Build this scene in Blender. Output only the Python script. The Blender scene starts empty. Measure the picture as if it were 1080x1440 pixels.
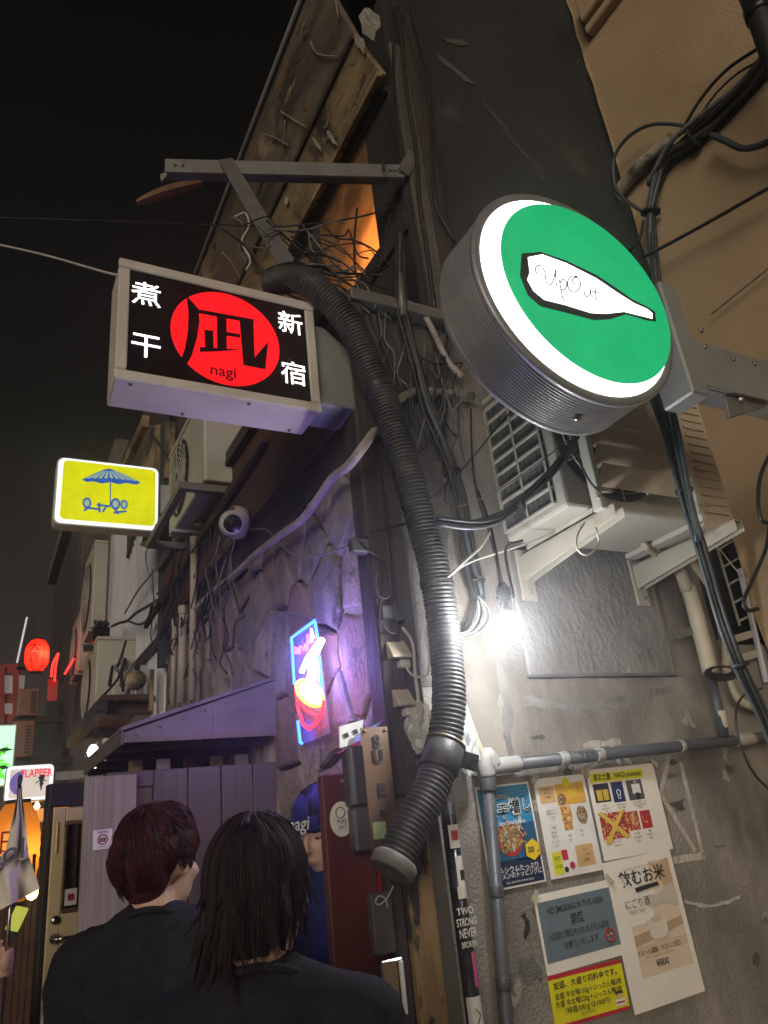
import bpy, bmesh, math, random
from mathutils import Vector, Matrix, noise
random.seed(7)
scene = bpy.context.scene
COL = scene.collection
# ------------------------------------------------------------------ camera
# world axes: X runs along the poster wall to the right, Y runs up the alley, Z is up; camera at eye height
RX = Vector((0.88466343, 0.09249432, 0.45696326))
RY = Vector((-0.45442188, 0.39025218, 0.80075214))
RZ = Vector((-0.10426588, -0.91605024, 0.38727327))
CAM = Vector((0, 0, 1.6))
cd = bpy.data.cameras.new('camera'); cam = bpy.data.objects.new('camera', cd); COL.objects.link(cam)
right = Vector((RX[0], RY[0], RZ[0])); down = Vector((RX[1], RY[1], RZ[1])); fwd = Vector((RX[2], RY[2], RZ[2]))
m = Matrix.Identity(4)
for i in range(3):
    m[i][0] = right[i]; m[i][1] = -down[i]; m[i][2] = -fwd[i]; m[i][3] = CAM[i]
cam.matrix_world = m
cd.sensor_fit = 'VERTICAL'; cd.sensor_height = 36; cd.sensor_width = 27; cd.lens = 26.0
cd.clip_start = 0.02; cd.clip_end = 2000
scene.camera = cam
# ------------------------------------------------------------------ world: light-polluted night sky
w = bpy.data.worlds.new('World'); scene.world = w; w.use_nodes = True
nt = w.node_tree; nt.nodes.clear()
out = nt.nodes.new('ShaderNodeOutputWorld'); bg = nt.nodes.new('ShaderNodeBackground')
sky = nt.nodes.new('ShaderNodeTexSky'); sky.sky_type = 'NISHITA'; sky.sun_disc = False
SUN_DIR = Vector((-0.62, -0.74, 0.15)).normalized()          # towards the (weak) light behind the camera
sky.sun_elevation = math.asin(SUN_DIR.z); sky.sun_rotation = math.atan2(SUN_DIR.x, SUN_DIR.y)
bg.inputs['Strength'].default_value = 0.00012
nt.links.new(sky.outputs[0], bg.inputs[0])
tc = nt.nodes.new('ShaderNodeTexCoord'); sx = nt.nodes.new('ShaderNodeSeparateXYZ')
nt.links.new(tc.outputs['Generated'], sx.inputs[0])
rp = nt.nodes.new('ShaderNodeValToRGB'); nt.links.new(sx.outputs['Z'], rp.inputs[0])
e = rp.color_ramp.elements
e[0].position = 0.0; e[0].color = (0.060, 0.045, 0.036, 1)
e[1].position = 0.85; e[1].color = (0.0016, 0.0016, 0.0013, 1)
k = e.new(0.30); k.color = (0.026, 0.021, 0.017, 1)
k = e.new(0.50); k.color = (0.0060, 0.0054, 0.0046, 1)
bg2 = nt.nodes.new('ShaderNodeBackground'); nt.links.new(rp.outputs[0], bg2.inputs[0]); bg2.inputs[1].default_value = 1
ad = nt.nodes.new('ShaderNodeAddShader'); nt.links.new(bg.outputs[0], ad.inputs[0]); nt.links.new(bg2.outputs[0], ad.inputs[1])
nt.links.new(ad.outputs[0], out.inputs[0])
# ------------------------------------------------------------------ sun (the town's stray light, weak and wide)
sd = bpy.data.lights.new('sun', 'SUN'); sd.energy = 1.5; sd.angle = math.radians(35); sd.color = (1.0, 0.86, 0.68)
so = bpy.data.objects.new('sun', sd); COL.objects.link(so)
so.rotation_euler = SUN_DIR.to_track_quat('Z', 'Y').to_euler()
# ------------------------------------------------------------------ exposure
scene.view_settings.view_transform = 'Standard'; scene.view_settings.look = 'None'
scene.view_settings.exposure = 0.2; scene.view_settings.gamma = 1.0
scene.view_settings.use_curve_mapping = False
try:
    scene.cycles.max_bounces = 8; scene.cycles.diffuse_bounces = 3; scene.cycles.glossy_bounces = 3
    scene.cycles.transmission_bounces = 4; scene.cycles.sample_clamp_indirect = 4.0; scene.cycles.caustics_reflective = False
    scene.cycles.caustics_refractive = False
except Exception: pass

# ================================================================== helpers
def ray(u, v):
    d = Vector((u - 540, v - 720, 1040.0))
    return Vector((RX.dot(d), RY.dot(d), RZ.dot(d)))
def _hit(u, v, ax, val):
    d = ray(u, v); return CAM + d * ((val - CAM[ax]) / d[ax])
def px(u, v, X): return _hit(u, v, 0, X)
def py(u, v, Y): return _hit(u, v, 1, Y)
def pz(u, v, Z): return _hit(u, v, 2, Z)

def thing(name, label, cat, loc=(0, 0, 0), rz=0, group=None):
    o = bpy.data.objects.new(name, None); COL.objects.link(o)
    o.empty_display_size = 0.1
    o.location = loc; o.rotation_euler = (0, 0, rz); o['label'] = label; o['category'] = cat
    if group: o['group'] = group
    return o
def tag(o, label, cat, group=None):
    o['label'] = label; o['category'] = cat
    if group: o['group'] = group
    return o

class MB:
    def __init__(s): s.v = []; s.f = []; s.sm = []
    def add(s, vs, fs, smooth=False):
        b = len(s.v); s.v += [tuple(p) for p in vs]
        for f in fs: s.f.append([i + b for i in f]); s.sm.append(smooth)
        return s
    def box(s, x0, x1, y0, y1, z0, z1):
        vs = [(x, y, z) for z in (z0, z1) for y in (y0, y1) for x in (x0, x1)]
        return s.add(vs, [(0, 2, 3, 1), (4, 5, 7, 6), (0, 1, 5, 4), (2, 6, 7, 3), (0, 4, 6, 2), (1, 3, 7, 5)])
    def obox(s, c, ax, ay, az):
        c, ax, ay, az = Vector(c), Vector(ax), Vector(ay), Vector(az)
        if ax.cross(ay).dot(az) < 0: az = -az
        vs = [c + ax * i + ay * j + az * k for k in (-1, 1) for j in (-1, 1) for i in (-1, 1)]
        return s.add(vs, [(0, 2, 3, 1), (4, 5, 7, 6), (0, 1, 5, 4), (2, 6, 7, 3), (0, 4, 6, 2), (1, 3, 7, 5)])
    def bar(s, a, b, wd, ht, up=(0, 0, 1)):
        a, b = Vector(a), Vector(b); d = (b - a)
        up = Vector(up); sd_ = d.cross(up)
        if sd_.length < 1e-6: sd_ = d.cross(Vector((1, 0, 0)))
        sd_.normalize(); u2 = sd_.cross(d).normalized()
        return s.obox((a + b) / 2, d / 2, sd_ * wd / 2, u2 * ht / 2)
    def prism(s, poly, ext):
        p = [Vector(q) for q in poly]; ext = Vector(ext); n = len(p)
        nrm = Vector((0, 0, 0))
        for i in range(n): nrm += (p[i] - p[0]).cross(p[(i + 1) % n] - p[0])
        if nrm.dot(ext) > 0: p.reverse()
        vs = p + [q + ext for q in p]
        fs = [tuple(range(n)), tuple(range(2 * n - 1, n - 1, -1))]
        fs += [(j, i, i + n, j + n) for i in range(n) for j in [(i + 1) % n]]
        return s.add(vs, fs)
    def tube(s, pts, r, seg=8, cap=True, smooth=True, closed=False):
        pts = [Vector(p) for p in pts]; n = len(pts)
        rs = r if isinstance(r, (list, tuple)) else [r] * n
        tan = []
        for i in range(n):
            a = pts[i - 1] if (i > 0 or closed) else pts[i]; b = pts[(i + 1) % n] if (i < n - 1 or closed) else pts[i]
            t = b - a; tan.append(t.normalized() if t.length > 1e-9 else Vector((0, 0, 1)))
        nr = tan[0].orthogonal().normalized(); vs = []
        for i in range(n):
            nr = (nr - tan[i] * nr.dot(tan[i]))
            nr = nr.normalized() if nr.length > 1e-6 else tan[i].orthogonal().normalized()
            bn = tan[i].cross(nr)
            for k in range(seg):
                a = 2 * math.pi * k / seg
                vs.append(pts[i] + (nr * math.cos(a) + bn * math.sin(a)) * rs[i])
        fs = []
        for i in range(n if closed else n - 1):
            j = (i + 1) % n
            for k in range(seg):
                l = (k + 1) % seg
                fs.append((i * seg + k, i * seg + l, j * seg + l, j * seg + k))
        s.add(vs, fs, smooth)
        if cap and not closed:
            b = len(s.v) - len(vs)
            s.f.append([b + k for k in range(seg - 1, -1, -1)]); s.sm.append(False)
            s.f.append([b + (n - 1) * seg + k for k in range(seg)]); s.sm.append(False)
        return s
    def lathe(s, prof, org, axis=(0, 0, 1), seg=24, smooth=True):
        ax = Vector(axis).normalized(); org = Vector(org); n1 = ax.orthogonal().normalized(); n2 = ax.cross(n1)
        vs = []
        for r, h in prof:
            for k in range(seg):
                a = 2 * math.pi * k / seg
                vs.append(org + ax * h + (n1 * math.cos(a) + n2 * math.sin(a)) * max(r, 1e-5))
        fs = [(i * seg + k, i * seg + (k + 1) % seg, (i + 1) * seg + (k + 1) % seg, (i + 1) * seg + k)
              for i in range(len(prof) - 1) for k in range(seg)]
        return s.add(vs, fs, smooth)
    def ell(s, c, r, M3=None, seg=14, rings=9):
        c = Vector(c); vs = []; fs = []
        for i in range(rings + 1):
            t = math.pi * i / rings
            for k in range(seg):
                a = 2 * math.pi * k / seg
                p = Vector((r[0] * math.sin(t) * math.cos(a), r[1] * math.sin(t) * math.sin(a), -r[2] * math.cos(t)))
                if M3: p = M3 @ p
                vs.append(c + p)
        for i in range(rings):
            for k in range(seg):
                fs.append((i * seg + k, i * seg + (k + 1) % seg, (i + 1) * seg + (k + 1) % seg, (i + 1) * seg + k))
        return s.add(vs, fs, True)
    def cap(s, a, b, ra, rb, seg=12):
        a, b = Vector(a), Vector(b); d = (b - a).normalized()
        pts = []; rs = []
        for t in (-1, -.85, -.5): pts.append(a + d * ra * t); rs.append(max(.02 * ra, ra * math.sqrt(max(0, 1 - t * t))))
        pts.append(a); rs.append(ra); pts.append(b); rs.append(rb)
        for t in (.5, .85, 1): pts.append(b + d * rb * t); rs.append(max(.02 * rb, rb * math.sqrt(max(0, 1 - t * t))))
        return s.tube(pts, rs, seg)
    def mesh(s, name):
        me = bpy.data.meshes.new(name); me.from_pydata(s.v, [], s.f)
        me.polygons.foreach_set('use_smooth', s.sm); me.update(); return me
    def build(s, name, mat, parent=None, bevel=0, seg=1, mats=None):
        me = s.mesh(name)
        if bevel:
            bm = bmesh.new(); bm.from_mesh(me)
            bmesh.ops.remove_doubles(bm, verts=bm.verts, dist=1e-6)
            ed = [e for e in bm.edges if len(e.link_faces) == 2 and e.calc_face_angle(0) > .5]
            bmesh.ops.bevel(bm, geom=ed, offset=bevel, segments=seg, affect='EDGES', profile=.5, clamp_overlap=True)
            bm.to_mesh(me); bm.free()
        me.materials.append(mat)
        o = bpy.data.objects.new(name, me); COL.objects.link(o)
        if parent: o.parent = parent
        return o
def put(name, me, mat, parent=None):
    me.materials.clear(); me.materials.append(mat)
    o = bpy.data.objects.new(name, me); COL.objects.link(o)
    if parent: o.parent = parent
    return o
def smoothpath(pts, sub=6):
    p = [Vector(q) for q in pts]
    if len(p) < 3: 
        return [p[0].lerp(p[-1], i / sub) for i in range(sub + 1)]
    p = [p[0] * 2 - p[1]] + p + [p[-1] * 2 - p[-2]]; o = []
    for i in range(1, len(p) - 2):
        for k in range(sub):
            t = k / sub; a, b, c, d = p[i - 1], p[i], p[i + 1], p[i + 2]
            o.append(.5 * ((2 * b) + (c - a) * t + (2 * a - 5 * b + 4 * c - d) * t * t + (3 * b - a - 3 * c + d) * t ** 3))
    o.append(p[-2]); return o

# ------------------------------------------------------------------ materials
MATS = {}
def pm(name, c1, c2=None, scale=6, rough=.6, metal=0, bump=0, bscale=None, stretch=(1, 1, 1), detail=6, dirt=None, dscale=2.0, dthr=.5,
       spec=.5, rvar=.12, trans=0, coat=0, voro=False, lo=.35, hi=.65, dstretch=(1, 1, 1), dsoft=.12):
    if name in MATS: return MATS[name]
    mt = bpy.data.materials.new(name); mt.use_nodes = True; n = mt.node_tree.nodes; l = mt.node_tree.links
    b = n['Principled BSDF']; b.inputs['Roughness'].default_value = rough; b.inputs['Metallic'].default_value = metal
    b.inputs['Specular IOR Level'].default_value = spec
    if coat: b.inputs['Coat Weight'].default_value = coat
    if trans: b.inputs['Transmission Weight'].default_value = trans
    c1 = (*c1, 1)
    if c2 is None: c2 = tuple(x * .72 for x in c1[:3])
    c2 = (*c2, 1)
    t = n.new('ShaderNodeTexCoord'); mp = n.new('ShaderNodeMapping'); mp.inputs['Scale'].default_value = stretch
    l.new(t.outputs['Object'], mp.inputs[0])
    nz = n.new('ShaderNodeTexNoise'); nz.inputs['Scale'].default_value = scale; nz.inputs['Detail'].default_value = detail
    l.new(mp.outputs[0], nz.inputs['Vector'])
    r = n.new('ShaderNodeValToRGB'); r.color_ramp.elements[0].position = lo; r.color_ramp.elements[1].position = hi
    r.color_ramp.elements[0].color = c1; r.color_ramp.elements[1].color = c2
    l.new(nz.outputs['Fac'], r.inputs[0]); last = r.outputs[0]
    if dirt:
        mp2 = n.new('ShaderNodeMapping'); mp2.inputs['Scale'].default_value = dstretch; l.new(t.outputs['Object'], mp2.inputs[0])
        dz = n.new('ShaderNodeTexNoise'); dz.inputs['Scale'].default_value = dscale; dz.inputs['Detail'].default_value = 9; dz.inputs['Roughness'].default_value = .65
        l.new(mp2.outputs[0], dz.inputs['Vector'])
        dr = n.new('ShaderNodeValToRGB'); dr.color_ramp.elements[0].position = dthr; dr.color_ramp.elements[1].position = dthr + dsoft
        l.new(dz.outputs['Fac'], dr.inputs[0])
        mx = n.new('ShaderNodeMixRGB'); l.new(dr.outputs[0], mx.inputs[0]); l.new(last, mx.inputs[1]); mx.inputs[2].default_value = (*dirt, 1); last = mx.outputs[0]
    l.new(last, b.inputs['Base Color'])
    if rvar:
        mr = n.new('ShaderNodeMapRange'); mr.inputs[3].default_value = max(.03, rough - rvar); mr.inputs[4].default_value = min(1, rough + rvar)
        l.new(nz.outputs['Fac'], mr.inputs[0]); l.new(mr.outputs[0], b.inputs['Roughness'])
    if bump:
        if voro:
            bz = n.new('ShaderNodeTexVoronoi'); bz.inputs['Scale'].default_value = bscale or scale * 4; ho = bz.outputs['Distance']
        else:
            bz = n.new('ShaderNodeTexNoise'); bz.inputs['Scale'].default_value = bscale or scale * 4; bz.inputs['Detail'].default_value = 5; ho = bz.outputs['Fac']
        l.new(mp.outputs[0], bz.inputs['Vector'])
        bp = n.new('ShaderNodeBump'); bp.inputs['Strength'].default_value = min(1, bump); bp.inputs['Distance'].default_value = .012 * max(1, bump)
        l.new(ho, bp.inputs['Height']); l.new(bp.outputs[0], b.inputs['Normal'])
    MATS[name] = mt; return mt
def em(name, col, s, base=None, grime=0):
    if name in MATS: return MATS[name]
    mt = bpy.data.materials.new(name); mt.use_nodes = True; b = mt.node_tree.nodes['Principled BSDF']
    b.inputs['Base Color'].default_value = (*(base or col), 1); b.inputs['Roughness'].default_value = .35
    b.inputs['Emission Color'].default_value = (*col, 1); b.inputs['Emission Strength'].default_value = s
    if grime:
        n = mt.node_tree.nodes; l = mt.node_tree.links; t = n.new('ShaderNodeTexCoord'); nz = n.new('ShaderNodeTexNoise'); nz.inputs['Scale'].default_value = 7; nz.inputs['Detail'].default_value = 9; nz.inputs['Roughness'].default_value = .7
        l.new(t.outputs['Object'], nz.inputs['Vector']); mr = n.new('ShaderNodeMapRange'); mr.inputs[1].default_value = .35; mr.inputs[2].default_value = .68; mr.inputs[3].default_value = s; mr.inputs[4].default_value = s * (1 - grime); l.new(nz.outputs['Fac'], mr.inputs[0]); l.new(mr.outputs[0], b.inputs['Emission Strength'])
    MATS[name] = mt; return mt
def translucent(name, col, gloss=.12, mix=.0, noise_c=None, scale=6, rough=.25):
    if name in MATS: return MATS[name]
    mt = bpy.data.materials.new(name); mt.use_nodes = True; n = mt.node_tree.nodes; l = mt.node_tree.links; n.clear()
    o = n.new('ShaderNodeOutputMaterial'); tr = n.new('ShaderNodeBsdfTranslucent'); df = n.new('ShaderNodeBsdfDiffuse'); gl = n.new('ShaderNodeBsdfGlossy')
    gl.inputs['Roughness'].default_value = rough
    tr.inputs[0].default_value = (*col, 1); df.inputs[0].default_value = (*col, 1)
    if noise_c:
        t = n.new('ShaderNodeTexCoord'); nz = n.new('ShaderNodeTexNoise'); nz.inputs['Scale'].default_value = scale; nz.inputs['Detail'].default_value = 8
        l.new(t.outputs['Object'], nz.inputs['Vector']); r = n.new('ShaderNodeValToRGB')
        r.color_ramp.elements[0].position = .4; r.color_ramp.elements[1].position = .62
        r.color_ramp.elements[0].color = (*col, 1); r.color_ramp.elements[1].color = (*noise_c, 1)
        l.new(nz.outputs['Fac'], r.inputs[0]); l.new(r.outputs[0], tr.inputs[0]); l.new(r.outputs[0], df.inputs[0])
    a = n.new('ShaderNodeMixShader'); a.inputs[0].default_value = mix; l.new(tr.outputs[0], a.inputs[1]); l.new(df.outputs[0], a.inputs[2])
    b = n.new('ShaderNodeMixShader'); b.inputs[0].default_value = gloss; l.new(a.outputs[0], b.inputs[1]); l.new(gl.outputs[0], b.inputs[2])
    l.new(b.outputs[0], o.inputs[0]); MATS[name] = mt; return mt
def glassy(name, col, alpha=.35, rough=.08):
    """thin clear plastic / glass sheet: mostly see-through with a sheen"""
    if name in MATS: return MATS[name]
    mt = bpy.data.materials.new(name); mt.use_nodes = True; n = mt.node_tree.nodes; l = mt.node_tree.links; n.clear()
    o = n.new('ShaderNodeOutputMaterial'); tp = n.new('ShaderNodeBsdfTransparent'); tp.inputs[0].default_value = (*col, 1)
    pb = n.new('ShaderNodeBsdfPrincipled'); pb.inputs['Base Color'].default_value = (*col, 1); pb.inputs['Roughness'].default_value = rough
    mx = n.new('ShaderNodeMixShader'); mx.inputs[0].default_value = alpha
    l.new(tp.outputs[0], mx.inputs[1]); l.new(pb.outputs[0], mx.inputs[2]); l.new(mx.outputs[0], o.inputs[0])
    MATS[name] = mt; return mt
G = lambda v: (v, v, v)
concrete = pm('wall_plaster', (.33, .30, .26), (.19, .175, .15), 3.6, .92, bump=.55, bscale=120, stretch=(1, 1, .8), dirt=(.085, .08, .072), dscale=2.2, dthr=.50, dstretch=(1.2, 1, .55), detail=12, dsoft=.22)
patchmat = pm('patch_panel', (.25, .245, .235), (.17, .165, .155), 5, .75, bump=.6, bscale=48, stretch=(1, 1, .62), detail=9, dirt=(.12, .115, .11), dscale=3, dthr=.55)
blackwall = pm('black_paint_wall', (.016, .0165, .0165), (.032, .031, .029), 2.2, .8, bump=.5, bscale=14, dirt=(.075, .07, .062), dscale=2.4, dthr=.62, stretch=(1, 1, .5))
tanwall = pm('tan_render', (.50, .365, .23), (.42, .30, .18), 1.6, .88, bump=.3, bscale=60, dirt=(.26, .165, .085), dscale=1.3, dthr=.55, dsoft=.3)
tanedge = pm('tan_render_edge', (.62, .47, .28), (.5, .33, .18), 14, .9, bump=.9, bscale=60)
mortar = pm('dark_mortar', (.030, .026, .026), (.055, .05, .05), 9, .95, bump=.9, bscale=40)
stonemats = [pm('stone_%s' % n_, a, b, 9, .85, bump=.8, bscale=55, stretch=(1, 1.2, .8), dirt=(.05, .045, .045), dscale=7, dthr=.57)
             for n_, a, b in (('buff', (.30, .25, .22), (.19, .155, .14)), ('grey', (.26, .24, .245), (.15, .14, .14)), ('rust', (.27, .19, .16), (.16, .12, .105)), ('pale', (.38, .34, .31), (.23, .20, .18)))]
wood_brown = pm('brown_stained_wood', (.105, .050, .032), (.055, .028, .020), 5, .62, bump=.5, bscale=26, stretch=(5, .5, 5), dirt=(.026, .018, .016), dscale=5, dthr=.58)
wood_dark = pm('blackened_wood', (.030, .024, .021), (.055, .042, .034), 6, .75, bump=.5, bscale=24, stretch=(4, 4, .5))
wood_post = pm('old_bare_timber', (.30, .19, .085), (.17, .10, .045), 5, .75, bump=.7, bscale=22, stretch=(5, 5, .45), dirt=(.022, .018, .015), dscale=6.5, dthr=.52, dstretch=(1.6, 1.6, .6), dsoft=.05)
wood_tan = pm('weathered_tan_board', (.40, .30, .17), (.21, .155, .09), 4, .7, bump=.5, bscale=22, stretch=(3, .6, 3), dirt=(.05, .042, .034), dscale=3.0, dthr=.49, dsoft=.12)
board_dark = pm('dark_fascia_board', (.060, .051, .043), (.17, .13, .095), 3.5, .75, bump=.5, bscale=20, stretch=(3, .5, 3), dirt=(.34, .25, .165), dscale=2.6, dthr=.55, dstretch=(1, .7, 1))
whitepeel = pm('peeled_white_paint', (.52, .49, .44), (.36, .33, .29), 18, .85, bump=.7, bscale=50)
rustsheet = pm('rusted_sheet', (.26, .13, .055), (.14, .07, .035), 7, .6, metal=.3, bump=.4)
galv = pm('galvanised_steel', (.26, .255, .25), (.19, .185, .18), 12, .5, metal=.55, bump=.15, dirt=(.20, .17, .14), dscale=6, dthr=.62)
greybox = pm('grey_painted_steel', (.30, .31, .31), (.24, .25, .25), 7, .5, metal=.2, bump=.1, dirt=(.17, .15, .13), dscale=6, dthr=.62)
alu = pm('aged_aluminium', (.60, .58, .54), (.48, .46, .42), 9, .42, metal=.45, bump=.1, dirt=(.25, .22, .18), dscale=5, dthr=.62)
signwhite = pm('sign_case_white', (.66, .62, .56), (.54, .50, .45), 5, .5, bump=.12, dirt=(.30, .26, .22), dscale=4.5, dthr=.62, dsoft=.25)
ribmetal = pm('ribbed_grey_metal', (.30, .305, .315), (.23, .235, .245), 10, .42, metal=.4, bump=.1)
black = pm('black_rubber', G(.014), G(.026), 20, .5, bump=.1)
blackgloss = pm('black_plastic', G(.010), G(.018), 20, .28)
hosemat = pm('black_corrugated_plastic', (.036, .037, .038), (.055, .055, .055), 25, .52, bump=.1, dirt=(.085, .08, .075), dscale=9, dthr=.6)
pvcgrey = pm('grey_pvc', (.085, .09, .10), (.06, .064, .07), 8, .45, bump=.08, dirt=(.30, .29, .27), dscale=9, dthr=.64)
pvcbeige = pm('beige_duct_plastic', (.50, .45, .34), (.42, .37, .27), 7, .55, bump=.1, dirt=(.24, .2, .15), dscale=5, dthr=.6)
acmat = pm('ac_casing', (.50, .49, .43), (.43, .41, .355), 3, .55, bump=.05, dirt=(.33, .29, .23), dscale=4, dthr=.6, dsoft=.25)
acbrown = pm('ac_louvre_tan', (.54, .45, .33), (.47, .38, .27), 4, .55, bump=.06, dirt=(.24, .19, .14), dscale=4, dthr=.62)
acdark = pm('ac_inside_dark', G(.02), G(.035), 10, .7)
coil = pm('ac_coil', (.16, .17, .16), (.07, .075, .075), 60, .6, metal=.4, bump=.3, stretch=(1, 1, .2))
steelbeige = pm('beige_bracket_steel', (.42, .40, .33), (.35, .325, .265), 6, .5, bump=.1, dirt=(.26, .19, .13), dscale=8, dthr=.6)
cablewhite = pm('white_cable', (.55, .53, .48), (.42, .40, .35), 20, .5)
cablegrey = pm('grey_cable', (.20, .20, .20), (.13, .13, .13), 20, .5)
cableblue = pm('slate_cable', (.07, .085, .10), (.05, .06, .075), 20, .45)
cream = pm('cream_painted_door', (.68, .55, .34), (.60, .48, .29), 4, .5, bump=.08, dirt=(.36, .27, .16), dscale=3, dthr=.62)
purplepanel = pm('violet_grey_laminate', (.34, .31, .27), (.24, .215, .185), 7, .45, bump=.1, bscale=50, stretch=(22, 1, .12), dirt=(.15, .13, .11), dscale=5, dthr=.56, dsoft=.3)
purpledark = pm('dark_violet_laminate', (.115, .10, .085), (.08, .07, .06), 7, .45, bump=.1, bscale=50, stretch=(22, 1, .12), dirt=(.05, .045, .04), dscale=4, dthr=.52, dsoft=.25)
corrwhite = pm('white_corrugated_sheet', (.50, .51, .55), (.40, .41, .45), 3, .5, metal=.1, bump=.05, stretch=(1, 1, .3), dirt=(.24, .21, .2), dscale=2.6, dthr=.6, dsoft=.25)
reddoor = pm('red_brown_lacquer', (.125, .030, .022), (.09, .022, .018), 4, .35, bump=.05, stretch=(6, 6, .4))
redpaint = pm('crimson_paint', (.42, .02, .06), (.30, .015, .045), 4, .3)
paper = pm('poster_paper', (.80, .76, .69), (.74, .70, .63), 9, .7, bump=.06, bscale=8)
ink = pm('print_ink', G(.02), G(.03), 30, .6)
skin = pm('skin', (.56, .36, .27), (.50, .31, .23), 12, .5, bump=.08, bscale=160)
teeblack = pm('black_cotton', (.015, .0155, .019), (.022, .0225, .027), 30, .95, bump=.25, bscale=320, spec=.2)
farwall = pm('far_wall_brown', (.16, .125, .11), (.11, .085, .075), 2, .85, bump=.3, dirt=(.07, .055, .05), dscale=1.6, dthr=.55)
fardark = pm('far_wall_dark', (.070, .058, .055), (.045, .038, .038), 2, .85, bump=.3)
ground_m = pm('alley_paving', (.10, .095, .09), (.07, .066, .062), 3, .8, bump=.4, bscale=60)
chrome = pm('brushed_metal', (.55, .53, .50), (.45, .43, .41), 14, .25, metal=1.0)
copper = pm('coppery_plate', (.62, .44, .33), (.50, .36, .28), 5, .30, metal=.9, bump=.15, bscale=12, stretch=(1, 1, .4), dirt=(.35, .31, .3), dscale=6, dthr=.6)
bagmat = glassy('clear_bag', (.85, .86, .84), .42, .18)
def paint(name, c, rough=.5): return pm(name, c, tuple(x * .86 for x in c), 14, rough, rvar=.05)

# ------------------------------------------------------------------ text
def text(s, org, xd, yd, size, mat, parent=None, align='LEFT', bold=0, shear=0, ext=0, sx_=1.0, name='lettering', valign='TOP_BASELINE', fitw=None):
    cu = bpy.data.curves.new('t', 'FONT'); cu.body = s; cu.size = 1.0; cu.align_x = align; cu.align_y = valign
    cu.offset = bold; cu.shear = shear; cu.extrude = ext; cu.resolution_u = 3
    o = bpy.data.objects.new('t', cu); COL.objects.link(o)
    bpy.context.view_layer.update()
    me = bpy.data.meshes.new_from_object(o.evaluated_get(bpy.context.evaluated_depsgraph_get()))
    bpy.data.objects.remove(o); bpy.data.curves.remove(cu)
    if fitw and len(me.vertices):
        xs_ = [v.co.x for v in me.vertices]; sx_ = fitw / max(1e-6, (max(xs_) - min(xs_)) * size)
    xd = Vector(xd).normalized(); yd = Vector(yd).normalized(); zd = xd.cross(yd)
    M = Matrix.Identity(4)
    for i in range(3): M[i][0] = xd[i] * size * sx_; M[i][1] = yd[i] * size; M[i][2] = zd[i] * size; M[i][3] = Vector(org)[i]
    me.transform(M); me.name = name
    return put(name, me, mat, parent)

class Sheet:
    """flat printed sheet in 3-D: corner TL, unit axes, size; prints are thin layers on it"""
    def __init__(s, TL, TR, BL, name=None, label=None, cat=None, mat=None, thick=.0015, parent=None, root=True, group=None):
        s.o = Vector(TL); ex = Vector(TR) - s.o; ey = Vector(BL) - s.o
        s.w = ex.length; s.h = ey.length; s.ex = ex.normalized(); ey = ey - s.ex * ey.dot(s.ex); s.ey = ey.normalized()
        s.n = s.ey.cross(s.ex).normalized()
        if s.n.dot(CAM - s.o) < 0: s.n = -s.n
        if root:
            s.root = thing(name, label, cat, s.o + ey, 0, group); s.root_off = Vector(s.root.location)
        else: s.root = parent; s.root_off = Vector((0, 0, 0))
        if mat: s.poly([(0, 0), (1, 0), (1, 1), (0, 1)], mat, 'sheet', 0, thick)
    def p(s, u, v, l=0): return s.o + s.ex * (u * s.w) + s.ey * (v * s.h) + s.n * l - s.root_off
    def poly(s, uv, mat, name='print', layer=1, thick=.0007):
        mb = MB(); base = .0015 + (layer - 1) * .0008 if layer else 0
        mb.prism([s.p(u, v, base) for u, v in uv], s.n * thick)
        return mb.build(name, mat, s.root)
    def rect(s, u0, v0, u1, v1, mat, name='print', layer=1): return s.poly([(u0, v0), (u1, v0), (u1, v1), (u0, v1)], mat, name, layer)
    def disc(s, u, v, r, mat, name='print', layer=1, seg=24, sxr=1):
        return s.poly([(u + sxr * r * math.cos(2 * math.pi * i / seg) / s.w * s.h, v + r * math.sin(2 * math.pi * i / seg)) for i in range(seg)], mat, name, layer)
    def ring(s, u, v, r, t, mat, name='print', layer=2, seg=28):
        mb = MB(); mb.tube([s.p(u + r * math.cos(2 * math.pi * i / seg) * s.h / s.w, v + r * math.sin(2 * math.pi * i / seg), .0025 + layer * .0006) for i in range(seg)], t * s.h, 5, closed=True)
        return mb.build(name, mat, s.root)
    def txt(s, t, u, v, h, mat=None, layer=3, align='LEFT', fit=None, **k):
        if fit: k['fitw'] = fit * s.w
        return text(t, s.p(u, v, .0015 + layer * .0008), s.ex, -s.ey, h * s.h, mat or ink, s.root, align, valign='CENTER', **k)
def cable(name, label, pts, r, mat, cat='cable', sub=6, seg=6, parent=None, group=None):
    o = MB().tube(smoothpath(pts, sub), r, seg).build(name, mat, parent)
    if not parent: tag(o, label, cat, group)
    return o

# ================================================================== SETTING
g = MB(); g.add([(-60, -60, 0), (60, -60, 0), (60, 120, 0), (-60, 120, 0)], [(0, 1, 2, 3)])
go = g.build('ground', ground_m); go['kind'] = 'structure'
# ------------------------------------------------------------------ corner bar building
XC, XU, YW = 1.069, 1.45, 2.0
bar = thing('corner_bar_building', 'narrow two storey bar with stained plaster gable wall and stone clad alley front', 'building', (0, 0, 0))
wl = MB().box(XC, 2.62, YW, YW + .30, 0, 3.45).build('gable_wall', concrete, bar)
MB().box(2.62, 4.4, YW + .002, YW + .30, 0, 2.13).build('gable_wall', concrete, bar)
MB().box(2.62, 4.4, YW + .27, YW + .40, 2.13, 3.45).build('recess_wall', wood_dark, bar)
MB().box(XU, 4.4, YW, YW + .30, 3.452, 9.5).build('upper_gable_wall', blackwall, bar)
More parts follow.
